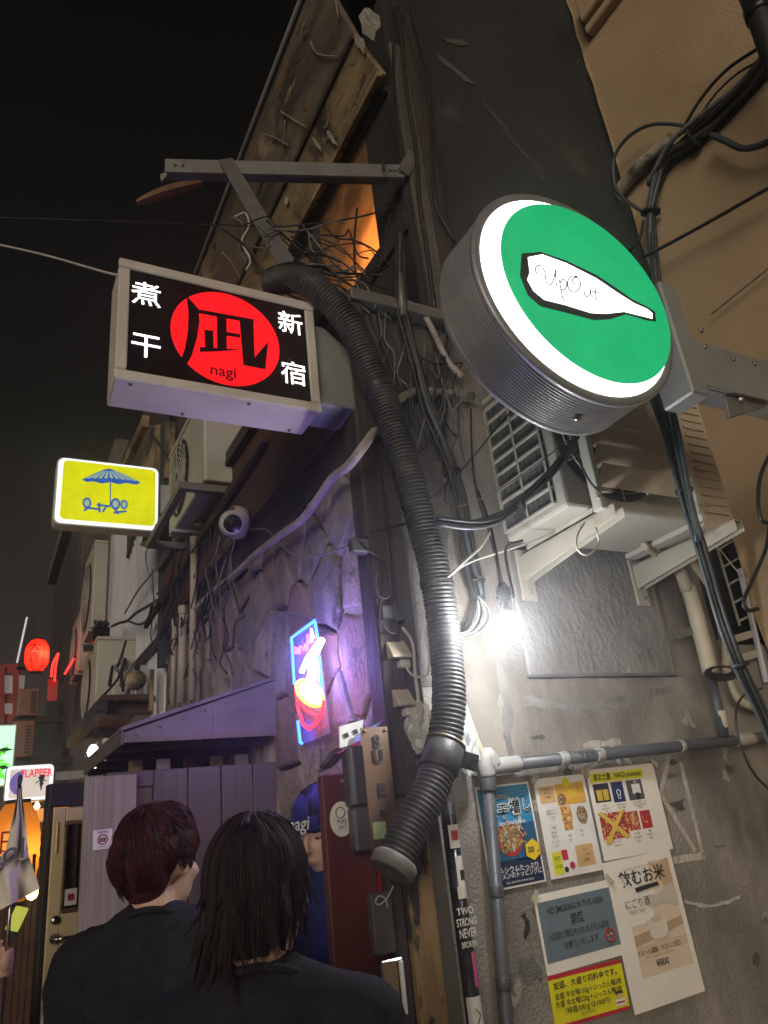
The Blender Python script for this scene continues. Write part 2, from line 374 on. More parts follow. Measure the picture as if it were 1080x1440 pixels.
# pale plaster scars on the upper gable
for (u, v, wd, ht, a) in ((578, 88, .10, .22, .2), (640, 100, .28, .06, -.5), (700, 170, .30, .025, -.9), (735, 215, .34, .02, -.8), (640, 60, .2, .05, .4), (760, 250, .2, .012, -.9)):
    c = py(u, v, YW); ex = Vector((math.cos(a), 0, math.sin(a))); ez = Vector((-math.sin(a), 0, math.cos(a)))
    pts = []
    for i in range(12):
        t = 2 * math.pi * i / 12; rr = random.uniform(.6, 1.1)
        pts.append(c + ex * math.cos(t) * wd / 2 * rr + ez * math.sin(t) * ht / 2 * rr)
    MB().prism(pts, (0, -.006, 0)).build('plaster_scar', whitepeel if wd < .15 else pm('grey_scar', (.10, .10, .095), (.07, .07, .066), 14, .8), bar)
# patch panel on the lower gable
pa = [py(742, 948, YW), py(946, 950, YW), py(905, 770, YW), py(712, 800, YW)]
MB().box(1.627, 2.325, YW - .014, YW + .01, 2.012, 2.62).build('patch_panel', patchmat, bar, .003)
MB().box(1.62, 2.33, YW - .018, YW, 2.003, 2.012).build('panel_edge', pm('panel_edge', (.16, .155, .17), None, 8, .6), bar)
seamA = pm('pale_splash', (.38, .35, .31), (.28, .26, .23), 30, .9, bump=.5); seamB = pm('grey_splash', (.17, .165, .155), (.12, .115, .11), 30, .9, bump=.5); seamC = pm('dark_splash', (.10, .092, .085), (.07, .065, .06), 30, .9, bump=.5)
rgw = random.Random(21)
for k in range(34):
    cx_, cz_ = rgw.uniform(1.35, 2.75), rgw.uniform(.75, 2.0); wd, ht = rgw.uniform(.01, .05), rgw.uniform(.008, .06)
    pts = [(cx_ + math.cos(i * .571) * wd * rgw.uniform(.3, 1.1), YW - .0002, cz_ + math.sin(i * .571) * ht * rgw.uniform(.3, 1.1)) for i in range(11)]
    MB().prism(pts, (0, -rgw.uniform(.0006, .0012), 0)).build('plaster_scar', (seamA, seamB, seamC)[k % 3], bar)
# ridge of old cement below the panel, vertical repair seam, cracks
def smear(pts, wd, mat, th=.006, y=YW):
    th = min(th, .0016)
    mb = MB(); P = smoothpath(pts, 5); up = []; dn = []
    for i, q in enumerate(P):
        t = (P[min(i + 1, len(P) - 1)] - P[max(i - 1, 0)]).normalized(); nn = Vector((-t.z, 0, t.x)); k_ = random.uniform(.35, 1) * wd / 2
        up.append(q + nn * k_); dn.append(q - nn * random.uniform(.35, 1) * wd / 2)
    mb.prism(up + dn[::-1], (0, -th, 0)); return mb.build('plaster_repair', mat, bar)
seam = pm('grey_cement', (.27, .262, .245), (.17, .165, .15), 9, .92, bump=.6, bscale=70, detail=10)
smear([py(u, v, YW) for u, v in ((735, 985), (800, 992), (880, 985), (945, 968))], .045, seam)
smear([py(u, v, YW) for u, v in ((700, 925), (712, 990), (715, 1045), (722, 1070))], .05, seam, .004)
smear([py(u, v, YW) for u, v in ((962, 1268), (1000, 1274), (1040, 1262))], .016, whitepeel, .004)
smear([py(u, v, YW) for u, v in ((735, 1285), (742, 1300), (738, 1320))], .02, mortar, .003)
smear([py(u, v, YW) for u, v in ((820, 1048), (850, 1046), (872, 1042))], .03, whitepeel, .004)
soot = pm('sooty_plaster', (.095, .088, .078), (.055, .05, .046), 4, .9, bump=.7, bscale=50, dirt=(.16, .15, .13), dscale=4, dthr=.58)
rt = []
for i in range(27):
    z = 1.98 + (3.448 - 1.98) * i / 26; rt.append((1.33 + .16 * (i / 26) + .06 * noise.noise((z * 4, 1, 0)) + random.uniform(-.012, .012), YW - .001, z))
MB().prism([(XC + .001, YW - .001, 1.98)] + rt + [(XC + .001, YW - .001, 3.448)], (0, -.004, 0)).build('sooty_plaster', soot, bar)
# ---- stone cladding on the alley front
MB().box(XC + .012, XC + .2, YW + .302, 5.0, 0, 3.35).build('alley_wall', mortar, bar)
MB().box(XC + .012, XC + .2, YW + .03, YW + .30, 0, 2.9).build('corner_mortar', mortar, bar)
def clip(poly, a, b, c):     # keep a*y+b*z<=c
    o = []
    for i in range(len(poly)):
        p, q = poly[i], poly[(i + 1) % len(poly)]
        dp, dq = a * p[0] + b * p[1] - c, a * q[0] + b * q[1] - c
        if dp <= 0: o.append(p)
        if dp * dq < 0:
            t = dp / (dp - dq); o.append((p[0] + t * (q[0] - p[0]), p[1] + t * (q[1] - p[1])))
    return o
seeds = []; rs_ = random.Random(11)
for j in range(13):
    for i in range(13):
        seeds.append((2.02 + (i + .5 * (j % 2)) * .27 + rs_.uniform(-.10, .10), .1 + j * .225 + rs_.uniform(-.09, .09)))
nst = 0
for s_ in seeds:
    pol = [(2.035, .02), (4.98, .02), (4.98, 2.78), (2.035, 2.78)]
    for q in seeds:
        if q is s_ or abs(q[0] - s_[0]) > .9 or abs(q[1] - s_[1]) > .9: continue
        a, b = q[0] - s_[0], (q[1] - s_[1]) * .75
        c = (a * (q[0] + s_[0]) + b * (q[1] + s_[1])) / 2
        pol = clip(pol, a, b, c)
        if len(pol) < 3: break
    if len(pol) < 3: continue
    cy = sum(p[0] for p in pol) / len(pol); cz = sum(p[1] for p in pol) / len(pol)
    # rough up the outline: extra vertex on each long edge, pulled in a little
    P2 = []
    for i, p in enumerate(pol):
        q = pol[(i + 1) % len(pol)]; P2.append(p)
        ln = math.hypot(q[0] - p[0], q[1] - p[1])
        if ln > .09:
            mx_ = ((p[0] + q[0]) / 2, (p[1] + q[1]) / 2); k_ = rs_.uniform(.0, .11); P2.append((mx_[0] + (cy - mx_[0]) * k_, mx_[1] + (cz - mx_[1]) * k_))
    def ins(p, d):
        vx, vz = cy - p[0], cz - p[1]; L = math.hypot(vx, vz) or 1; k_ = min(.45, d / L); return (p[0] + vx * k_, p[1] + vz * k_)
    n_ = len(P2); dep = rs_.uniform(.012, .030); mb = MB(); vs = []; tx, tz = rs_.uniform(-.04, .04), rs_.uniform(-.03, .03)
    for d, x in ((.007, XC + .02), (.009, XC - dep * .6), (.020, XC - dep)):
        for p in P2:
            y_, z_ = ins(p, d); vs.append((x + (0 if x > XC else rs_.uniform(-.002, .002) + (y_ - cy) * tx + (z_ - cz) * tz), y_, z_))
    for d in (.075,):
        for p in P2:
            y_, z_ = ins(p, d); vs.append((XC - dep - rs_.uniform(0, .004) + (y_ - cy) * tx + (z_ - cz) * tz, y_, z_))
    vs.append((XC - dep - rs_.uniform(0, .012), cy, cz))
    fs = [(r_ * n_ + k_, r_ * n_ + (k_ + 1) % n_, (r_ + 1) * n_ + (k_ + 1) % n_, (r_ + 1) * n_ + k_) for r_ in range(3) for k_ in range(n_)]
    fs += [(3 * n_ + k_, 3 * n_ + (k_ + 1) % n_, 4 * n_) for k_ in range(n_)]
    mb.add(vs, [f[::-1] for f in fs]); mb.build('stone', rs_.choice(stonemats), bar); nst += 1
# dark strip standing in for the shadow gap above the stones, fascia planks
MB().box(XC - .02, XC + .1, YW + .04, 4.95, 2.785, 2.93).build('shadow_gap_strip', wood_dark, bar)
MB().box(1.005, XC + .06, YW + .02, 4.95, 2.93, 3.035).build('fascia_plank', wood_brown, bar, .004)
for i in range(2):
    y0, y1 = ((2.02, 3.44), (3.446, 4.95))[i]
    MB().box(1.018, XC + .06, y0, y1, 3.040, 3.21).build('fascia_plank', wood_brown, bar, .004)
    MB().box(1.022, XC + .06, y0, y1, 3.214, 3.355).build('fascia_plank', wood_brown, bar, .004)
MB().box(.985, XC + .3, YW + .02, 4.95, 3.36, 3.385).build('fascia_cap', wood_dark, bar)
# timber bearer running slantwise above the fascia (cable tray)
MB().bar(px(372, 615, .99), px(205, 880, .99), .03, .045).build('batten', wood_brown, bar, .004)
# lean-to roof between the lower front and the set-back upper front
MB().box(.99, XU + .05, YW + .004, 4.95, 3.39, 3.44).build('lean_to_roof', fardark, bar)
MB().box(XC, 1.60, YW - .07, YW + .0, 3.40, 3.45).build('ledge', galv, bar, .004)
# ---- corner post (lower bare timber, upper blackened)
a = py(571, 1280, YW - .05); b = py(614, 1280, YW - .05)
MB().box(a.x, b.x, YW - .055, YW - .003, 0, 1.62).build('corner_post', wood_post, bar, .006)
MB().box(a.x - .045, a.x - .004, YW - .05, YW + .04, 0, 1.66).build('door_jamb', wood_dark, bar, .004)
MB().box(b.x + .003, b.x + .055, YW - .03, YW - .003, 0, 1.75).build('cover_strip', pm('grey_strip', (.16, .15, .135), (.11, .10, .09), 5, .8, bump=.4), bar, .003)
MB().box(XC - .03, XC + .05, YW - .06, YW + .035, 1.67, 3.39).build('corner_post', wood_dark, bar, .006)
MB().box(XC + .054, XC + .12, YW - .03, YW - .002, 1.77, 3.38).build('cover_strip', pm('dark_strip', (.07, .065, .06), (.045, .042, .04), 5, .8, bump=.5), bar, .003)
# ---- upper front: post, window, boards converging up the alley
zt = px(531, 159, XU).z; zb = px(500, 407, XU).z
L0 = px(428.5, 0, 1.10); L1 = px(518, 12, 1.27); L2 = px(544, 98, 1.40); L3 = px(531, 159, 1.40)
def band(A, xa, B, xb, y0, y1, t, mat, name):
    a_, b_ = Vector((xa, 0, A.z)), Vector((xb, 0, B.z)); d = (b_ - a_); nn = Vector((d.z, 0, -d.x)).normalized() * t
    if nn.x < 0: nn = -nn
    pl = [Vector((xa, y0, A.z)), Vector((xb, y0, B.z)), Vector((xb, y0, B.z)) + nn, Vector((xa, y0, A.z)) + nn]
    return MB().prism(pl, (0, y1 - y0, 0)).build(name, mat, bar, .004)
band(L0, 1.10, L1, 1.27, 1.98, 7.4, .03, board_dark, 'eaves_board')
band(L1, 1.262, L2, 1.395, 1.985, 6.4, .03, wood_tan, 'fascia_board')
band(L2, 1.41, Vector((0, 0, zt - .0)), 1.44, 2.03, 6.4, .05, wood_dark, 'window_header')
MB().tube([(1.085, 1.95, L0.z + .012), (1.085, 7.4, L0.z + .012)], .014, 8).build('roof_edge_rail', pm('rail_grey', (.16, .15, .14), None, 8, .5), bar)
MB().bar((1.265, 1.99, L1.z + .004), (1.265, 6.4, L1.z + .004), .022, .035).build('cover_batten', wood_dark, bar)
MB().bar((1.372, 1.985, L2.z - .004), (1.372, 6.4, L2.z - .004), .016, .03).build('cover_batten', wood_tan, bar)
MB().box(1.08, 4.4, YW + .002, YW + .05, L0.z + .05, 9.4).build('roof_end', blackwall, bar)
MB().box(XU + .0, XU + .085, YW - .032, YW - .003, 3.45, L2.z + .25).build('upper_corner_post', pm('weathered_post', (.115, .10, .08), (.06, .052, .045), 4, .8, bump=.6, bscale=20, stretch=(4, 4, .5), dirt=(.24, .19, .13), dscale=3.5, dthr=.6, dstretch=(2, 2, .6)), bar, .006)
MB().box(XU + .088, XU + .17, YW - .02, YW - .002, 3.46, 5.4).build('post_strip', wood_dark, bar, .003)
MB().box(XU - .012, XU + .05, YW + .002, YW + .032, 3.45, zt).build('window_frame', wood_dark, bar)
MB().box(XU - .02, XU + .06, YW + .034, 6.4, zb - .10, zb).build('window_sill', wood_dark, bar)
MB().box(XU + .0, XU + .08, YW + .302, 6.4, 3.44, zb - .102).build('under_window_wall', wood_dark, bar)
ym = px(447, 360, XU).y
MB().box(XU - .015, XU + .05, ym - .03, ym + .03, zb, zt).build('mullion', wood_dark, bar)
MB().box(XU - .01, XU + .05, 3.9, 6.4, zb, zt).build('upper_wall', board_dark, bar)
pane = translucent('dirty_amber_glass', (.66, .42, .22), .06, .32, (.42, .25, .13), 7, .18)
MB().box(XU + .012, XU + .016, YW + .034, ym - .032, zb + .002, zt - .002).build('window_pane', pane, bar)
MB().box(XU + .012, XU + .016, ym + .032, 3.89, zb + .002, zt - .002).build('window_pane', pane, bar)
# lamp behind the pane
lp = px(545, 332, XU + .10)
room = MB().lathe([(.001, .04), (.02, .035), (.028, .015), (.028, -.01), (.018, -.03), (.001, -.035)], lp).build('room_lamp', em('room_lamp_glow', (1, .55, .18), 12), bar)
MB().tube([lp + Vector((0, 0, .035)), (lp.x, lp.y, zt + .1)], .004, 6).build('lamp_cord', black, bar)
ld = bpy.data.lights.new('room_lamp_light', 'POINT'); ld.energy = 20; ld.color = (1, .70, .38); ld.shadow_soft_size = .05
lo_ = bpy.data.objects.new('room_lamp_light', ld); COL.objects.link(lo_); lo_.location = lp + Vector((.0, 0, -.06)); lo_.parent = bar
# peeled white paint and torn straps on the eaves boards
def onband(u, v, A, xa, B, xb):
    # intersect pixel ray with the slanting board
    d = ray(u, v); a_ = Vector((xa, 0, A.z)); e_ = Vector((xb - xa, 0, B.z - A.z)); nn = Vector((e_.z, 0, -e_.x)).normalized()
    return CAM + d * ((a_ - CAM).dot(nn) / d.dot(nn))
nB = Vector((-(L1.z - L0.z), 0, (1.27 - 1.10))).normalized()
for pts in (((440, 60), (450, 77), (478, 80), (484, 68)), ((398, 158), (420, 172), (434, 180)), ((376, 190), (392, 196), (408, 205)), ((404, 170), (402, 210)), ((315, 355), (330, 372), (342, 395)), ((328, 305), (345, 318), (340, 350), (350, 372)), ((432, 32), (428, 50), (436, 45)), ((478, 15), (480, 30), (476, 5))):
    q = [onband(u, v, L0, 1.10, L1, 1.27) - Vector((.014, 0, 0)) for u, v in pts]
    MB().tube(smoothpath(q, 4), .0036, 5).build('torn_strap', pm('torn_grey', (.30, .265, .22), None, 20, .85), bar)
for (u, v, wd, ht) in ((520, 30, .13, .16), (508, 62, .05, .10), (468, 195, .03, .12), (448, 205, .02, .1), (404, 283, .05, .04)):
    c = onband(u, v, L1, 1.262, L2, 1.375) - Vector((.004, 0, 0)); e_ = Vector((1.375 - 1.262, 0, L2.z - L1.z)).normalized()
    pts = []
    for i in range(12):
        t = 2 * math.pi * i / 12; rr = random.uniform(.55, 1.15)
        pts.append(c + Vector((0, 1, 0)) * math.cos(t) * wd / 2 * rr + e_ * math.sin(t) * ht / 2 * rr)
    MB().prism(pts, (-.004, 0, -.002)).build('peeled_paint', whitepeel, bar)
rgp = random.Random(17)
for k in range(34):
    t = rgp.random(); yy = 2.05 + rgp.random() ** 1.5 * 2.6; onE = k % 3 != 0
    xa_, za_, xb_, zb_ = (1.10, L0.z, 1.27, L1.z) if onE else (1.262, L1.z, 1.395, L2.z)
    c = Vector((xa_ + (xb_ - xa_) * t, yy, za_ + (zb_ - za_) * t)); e_ = Vector((xb_ - xa_, 0, zb_ - za_)).normalized(); nn = Vector((e_.z, 0, -e_.x)).normalized()
    if nn.x > 0: nn = -nn
    wd, ht = rgp.uniform(.03, .26), rgp.uniform(.01, .05); pts = []
    for i in range(13):
        a_ = 2 * math.pi * i / 13; rr = rgp.uniform(.35, 1.1); q_ = e_ * max(-.9 * t * (za_ - zb_ + .2), min(.9, math.sin(a_) * ht * rr)); pts.append(c + Vector((0, math.cos(a_) * wd / 2 * rr, 0)) + e_ * math.sin(a_) * ht / 2 * rr)
    MB().prism(pts, nn * .0025).build('peeled_paint' if not onE else 'torn_strap', (pm('tan_flake', (.36, .25, .15), (.24, .165, .10), 16, .85, bump=.5), pm('rust_flake', (.20, .10, .05), (.12, .06, .035), 16, .85, bump=.5), pm('soot_flake', (.03, .026, .022), None, 16, .85), whitepeel)[rgp.choice((0, 0, 0, 1, 1, 2, 2, 3))], bar)
# open dark bay with the trim post at the far end of this building
MB().box(XU, XU + .2, YW + .3, 5.0, 3.44, 3.46).build('bay_floor', fardark, bar)
MB().box(1.00, 1.06, 4.93, 4.99, 2.7, 5.2).build('end_post', pm('teal_black_post', (.03, .045, .05), (.02, .03, .034), 6, .6), bar, .004)

# ------------------------------------------------------------------ tan rendered building on the right
tan = thing('tan_rendered_building', 'tan rendered building wall at the right edge with a ragged plaster edge', 'building', (0, 0, 0))
edge = []
for i in range(60):
    z = i * .15; edge.append((2.9, 1.985 + .012 * noise.noise((0, 0, z * 9)) + random.uniform(-.006, .006), z))
MB().prism([(2.9, -3.5, 0)] + edge + [(2.9, -3.5, 8.85)], (.12, 0, 0)).build('render_wall', tanwall, tan)
MB().prism([(x - .003, y - .0, z) for x, y, z in edge] + [(2.897, y - random.uniform(.008, .022), z) for x, y, z in reversed(edge)], (.02, .0, 0)).build('ragged_edge', tanedge, tan)
MB().box(3.03, 5, -3.5, 1.93, 0, 8.85).build('wall_core', fardark, tan)
c0, c1 = px(834, 40, 2.9), px(905, -60, 2.9)
MB().box(2.80, 2.905, c1.y - .5, c0.y, c0.z, c0.z + .22).build('string_course', tanwall, tan, .01)
MB().box(2.84, 2.905, c0.y - .75, c0.y + .02, c0.z - .06, c0.z).build('string_course', tanwall, tan, .01)

# ------------------------------------------------------------------ white corrugated house further up the alley
wh = thing('corrugated_house', 'house clad in pale vertical corrugated sheet behind the yellow sign', 'building', (0, 0, 0))
mb = MB(); n_ = 0; prof = []
y = 4.995
while y < 7.65:
    prof += [(XC, y), (XC, y + .055), (XC - .014, y + .065), (XC - .014, y + .085)]; y += .095
ZT = px(232, 592, XC).z
vs = [(x, yy, z) for z in (2.30, ZT) for x, yy in prof]; L = len(prof)
mb.add(vs, [(i + 1, i, i + L, i + 1 + L) for i in range(L - 1)]).build('corrugated_wall', corrwhite, wh)
MB().box(XC + .002, XC + 1.2, 4.996, 7.66, 0, ZT).build('wall_core', fardark, wh)
MB().box(XC - .03, XC + .02, 7.60, 7.66, 2.3, ZT).build('corner_trim', corrwhite, wh, .004)
q = px(175, 950, XC - .03)
MB().prism([px(240, 872, XC - .03), px(240, 890, XC - .03), px(172, 965, XC - .03), px(172, 950, XC - .03)], (.02, 0, 0)).build('sheet_foot_trim', wood_dark, wh)
# upper window strip and roof edge seen over the yellow sign
a = [px(u, v, XC - .02) for u, v in ((180, 700), (204, 700), (180, 782), (178, 782))]
MB().prism(a, (.012, 0, 0)).build('window', fardark, wh)
MB().bar(px(204, 700, XC - .03), px(179, 783, XC - .03), .02, .03).build('window_frame', wood_brown, wh)
MB().bar(px(205, 592, XC - .10), px(160, 690, XC - .10), .05, .10).build('eaves', wood_tan, wh)
MB().prism([px(u, v, XC - .05) for u, v in ((212, 600), (240, 592), (240, 672), (196, 672))], (.03, 0, 0)).build('upper_wall', wood_tan, wh)
MB().bar(px(214, 612, XC - .06), px(240, 648, XC - .06), .012, .02).build('brace', wood_dark, wh)
MB().bar(px(214, 600, XC - .07), px(205, 640, XC - .07), .03, .04).build('downpipe', galv, wh)

# ================================================================== SIGNS
def pp(pts, ox, oy, sc, Y): return [py(ox + u / sc, oy + v / sc, Y) for u, v in pts]
def rrect(x0, x1, z0, z1, r, Y, seg=5):
    o = []
    for cx, cz, a0 in ((x1 - r, z1 - r, 0), (x0 + r, z1 - r, 90), (x0 + r, z0 + r, 180), (x1 - r, z0 + r, 270)):
        for i in range(seg + 1):
            a = math.radians(a0 + 90 * i / seg); o.append(Vector((cx + r * math.cos(a), Y, cz + r * math.sin(a))))
    return o
redglow = em('sign_red', (1.0, .010, .016), 1.0, (.25, .0, .0), .18); whiteglow = em('sign_white', (1, .97, .93), 2.2)
signblack = pm('sign_black', G(.006), G(.009), 8, .25)
# ---- black and red box sign
ns = thing('box_sign', 'black projecting box sign with a red disc and white characters', 'sign', (.575, 2.0, 2.86))
ns_off = Vector(ns.location)
class Off:
    def __init__(s, root): s.r = root; s.o = Vector(root.location)
def bld(mb, name, mat, root, bevel=0, seg=1):
    off = Vector(root.location)
    mb.v = [tuple(Vector(p) - off) for p in mb.v]; return mb.build(name, mat, root, bevel, seg)
x0, x1, z0, z1, yf = .250, .900, 2.862, 3.306, 1.915
dep = max(.16, min(.30, pz(427, 614, z0).y - yf))
bld(MB().box(x0 + .004, x1 - .004, yf + .012, yf + dep, z0 + .004, z1 - .004), 'case', signwhite, ns, .004)
fw = .034
for a in ((x0, x1, z1 - fw, z1), (x0, x1, z0, z0 + fw)): bld(MB().box(a[0], a[1], yf - .008, yf + .011, a[2], a[3]), 'frame_rail', signwhite, ns, .004)
for a in ((x0 + .001, x0 + fw, z0 + fw + .001, z1 - fw - .001), (x1 - fw, x1 - .001, z0 + fw + .001, z1 - fw - .001)): bld(MB().box(a[0], a[1], yf - .007, yf + .011, a[2], a[3]), 'frame_stile', signwhite, ns, .004)
bld(MB().box(x0 + fw + .001, x1 - fw - .001, yf, yf + .008, z0 + fw + .001, z1 - fw - .001), 'panel', signblack, ns)
cx, cz = (x0 + x1) / 2 + .012, (z0 + z1) / 2
bld(MB().prism([(cx + .178 * math.cos(i * math.pi / 32), yf - .001, cz + .178 * math.sin(i * math.pi / 32)) for i in range(64)], (0, -.001, 0)), 'red_disc', redglow, ns)
for pl in ([(357, 205), (402, 255), (406, 300), (398, 360), (378, 430), (347, 486), (325, 470), (350, 410), (362, 340), (365, 270)], [(400, 257), (612, 295), (612, 310), (404, 271)],
           [(558, 288), (610, 297), (616, 440), (667, 380), (656, 484), (573, 468)], [(472, 272), (508, 278), (510, 411), (474, 409)], [(425, 335), (458, 338), (460, 408), (428, 408)],
           [(508, 343), (560, 352), (560, 364), (508, 356)], [(408, 400), (560, 410), (480, 416), (408, 418)]):
    bld(MB().prism(pp(pl, 130, 340, 2.7, yf - .0025 - .0002 * random.random()), (0, -.001, 0)), 'emblem_stroke', signblack, ns)
for ch, u, v in (('煮', .088, .24), ('干', .092, .75), ('新', .905, .21), ('宿', .905, .75)):
    text(ch, Vector((x0 + fw + (x1 - x0 - 2 * fw) * u, yf - .002, z1 - fw - (z1 - z0 - 2 * fw) * v)) - ns_off, (1, 0, 0), (0, 0, 1), .095, whiteglow, ns, 'CENTER', .004, valign='CENTER')
text('nagi', py(130 + 497 / 2.7, 340 + 493 / 2.7, yf - .003) - ns_off, (1, 0, 0), (0, 0, 1), .055, signblack, ns, 'CENTER', .008, valign='CENTER')
bld(MB().prism([(x1 + .002, 1.94, 2.915), (XC - .02, 1.94, 2.915), (XC - .02, 1.94, 3.16), (x1 + .05, 1.94, 3.24), (x1 + .002, 1.94, 3.24)], (0, .16, 0)), 'wall_mount', greybox, ns, .012, 2)
for i in range(4): bld(MB().lathe([(.006, 0), (.005, -.004), (.001, -.005)], (x0 + .05 + i * .18, yf + .02 + (i % 2) * .12, z0 + .003), (0, 0, 1), 10), 'screw', galv, ns)
# ---- round green sign
gs = thing('round_sign', 'round lit green sign with a white bottle, on an arm from the tan wall', 'sign', (1.9, 1.2, 2.8))
gc = Vector((1.283, 1.1, 2.818)); R_ = .332
prof = [(R_ - .03, .001), (R_ - .022, -.004), (R_ - .012, -.006), (R_ - .002, -.002), (R_, .006), (R_ - .004, .010)]
for i in range(15): h = .014 + i * .009; prof += [(R_ - .004, h), (R_ - .0075, h + .002), (R_ - .0075, h + .0045), (R_ - .004, h + .0065)]
prof += [(R_ - .003, .155), (R_ - .003, .16), (R_ - .02, .162), (.001, .162)]
bld(MB().lathe(prof, gc, (0, 1, 0), 96), 'drum', ribmetal, gs)
wface = em('round_sign_white', (1, 1, .98), 3.2); gface = em('round_sign_green', (.0, .42, .15), 1.0, (0, .06, .02), .22)
bld(MB().lathe([(R_ - .021, .004), (R_ - .022, -.002), (R_ - .08, -.006), (.001, -.008)], gc, (0, 1, 0), 96), 'white_face', wface, gs)
gcen = Vector((1.320, gc.y - .0095, 2.836))
bld(MB().prism([gcen + Vector((.284 * math.cos(i * math.pi / 48), 0, .284 * math.sin(i * math.pi / 48))) for i in range(96)], (0, -.001, 0)), 'green_disc', gface, gs)
bo = [(300, 240), (360, 235), (440, 262), (540, 310), (600, 350), (650, 385), (700, 410), (722, 425), (725, 455), (700, 452), (630, 432), (580, 448), (530, 451), (440, 427), (360, 407), (320, 372), (295, 310)]
bi = [(320, 252), (365, 243), (440, 270), (535, 318), (600, 362), (655, 397), (698, 416), (714, 430), (714, 446), (690, 440), (625, 424), (570, 430), (520, 428), (440, 403), (372, 386), (338, 358), (318, 322), (326, 300)]
bld(MB().prism(pp(bo, 600, 250, 2.25, gcen.y - .0016), (0, -.001, 0)), 'bottle_outline', signblack, gs)
bld(MB().prism(pp(bi, 600, 250, 2.25, gcen.y - .0030), (0, -.001, 0)), 'bottle', em('bottle_white', (1, 1, 1), 2.0), gs)
tl = py(600 + 345 / 2.25, 250 + 330 / 2.25, gcen.y - .0045); tr = py(600 + 545 / 2.25, 250 + 385 / 2.25, gcen.y - .0045)
sg = pm('script_grey', (.20, .20, .22), None, 9, .5)
for pts in ([(350, 306), (343, 290), (352, 278), (366, 282), (374, 302), (377, 325), (386, 340), (397, 333), (404, 310), (407, 290), (408, 315), (410, 338), (416, 344)],
            [(419, 322), (424, 350), (430, 380), (434, 388)], [(421, 334), (431, 322), (441, 328), (442, 344), (433, 355), (424, 352)],
            [(476, 312), (458, 312), (446, 328), (449, 350), (463, 362), (480, 354), (487, 336), (479, 318), (466, 316), (460, 330), (470, 336)],
            [(497, 348), (499, 368), (507, 376), (516, 368), (519, 352), (520, 370), (526, 378)], [(536, 344), (533, 366), (534, 384), (543, 388)], [(523, 360), (534, 362), (547, 362)]):
    bld(MB().tube(smoothpath(pp(pts, 600, 250, 2.25, gcen.y - .0042), 4), .0019, 5), 'script_stroke', sg, gs)
bld(MB().lathe([(.012, 0), (.010, -.004), (.001, -.005)], (gc.x - .02, gc.y + .08, gc.z - R_ + .002), (0, 0, 1), 12), 'drain_cap', chrome, gs)
b0, b1 = py(925, 400, 1.13), py(982, 520, 1.13)
bx0, bx1 = b0.x + .01, b1.x + .02; bz0, bz1 = py(950, 545, 1.13).z, py(940, 398, 1.13).z
bld(MB().box(bx0, bx1, 1.13, 1.24, bz0, bz1), 'junction_box', greybox, gs, .006)
az0, az1 = bz0 + .05, bz0 + .21
bld(MB().box(bx1 + .002, 2.895, 1.145, 1.16, az0, az1), 'arm_web', greybox, gs, .002)
bld(MB().box(bx1 + .002, 2.895, 1.162, 1.235, az0, az0 + .012), 'arm_flange', greybox, gs, .002)
bld(MB().box(bx1 + .002, 2.895, 1.162, 1.235, az1 - .012, az1), 'arm_flange', greybox, gs, .002)
for u, v in ((985, 465), (990, 488), (1030, 505), (1060, 512)):
    bld(MB().lathe([(.009, 0), (.009, .004), (.005, .008), (.001, .008)], py(u, v, 1.146), (0, -1, 0), 8, False), 'bolt', galv, gs)
pl = [py(u, v, 1.165) for u, v in ((1018, 545), (1070, 558), (1076, 572), (1026, 588))]
bld(MB().prism(pl, (0, .012, 0)), 'clamp_plate', galv, gs, .002)
bld(MB().lathe([(.012, 0), (.012, .006), (.006, .012), (.001, .012)], py(1040, 562, 1.164), (0, -1, 0), 8, False), 'bolt', chrome, gs)
# ---- yellow parasol sign
ys = thing('parasol_sign', 'small lit yellow box sign with a blue beach parasol drawing', 'sign', (.62, 4.7, 3.57))
ya, yb, yc, yd_ = .288, .942, 3.555, 4.035
bld(MB().prism(rrect(ya, yb, yc, yd_, .045, 4.71), (0, .11, 0)), 'case', signwhite, ys, .004)
bld(MB().prism(rrect(ya + .01, yb - .01, yc + .01, yd_ - .01, .04, 4.705), (0, .004, 0)), 'white_border', em('border_white', (.85, .95, 1), .95), ys)
yg = em('sign_yellow', (.62, .62, .002), 1.1, (.15, .15, .0), .25)
bld(MB().prism(rrect(ya + .038, yb - .028, yc + .035, yd_ - .025, .03, 4.702), (0, .0015, 0)), 'yellow_panel', yg, ys)
blu = em('sign_blue_print', (.015, .11, .50), .5); palev = em('sign_pale_print', (.30, .42, .28), .75)
PY_ = 4.700
bld(MB().prism(pp([(415, 412), (470, 385), (530, 360), (552, 356), (600, 372), (660, 400), (712, 426), (690, 438), (640, 428), (600, 436), (560, 424), (515, 432), (470, 420), (440, 424)], 0, 560, 3.6, PY_), (0, .001, 0)), 'parasol', blu, ys)
for k in range(9):
    t = k / 8; a = (445 + 240 * t, 404 + 14 * t - 8 * (1 - abs(2 * t - 1))); b = (552 + (a[0] - 552) * .25, 368)
    bld(MB().prism(pp([(a[0] - 8, a[1]), (a[0] + 9, a[1] + 2), (b[0] + 2, b[1]), (b[0] - 2, b[1])], 0, 560, 3.6, PY_ - .002), (0, .001, 0)), 'parasol_rib', palev, ys)
bld(MB().prism(pp([(556, 426), (562, 426), (562, 545), (556, 545)], 0, 560, 3.6, PY_), (0, .001, 0)), 'parasol_pole', blu, ys)
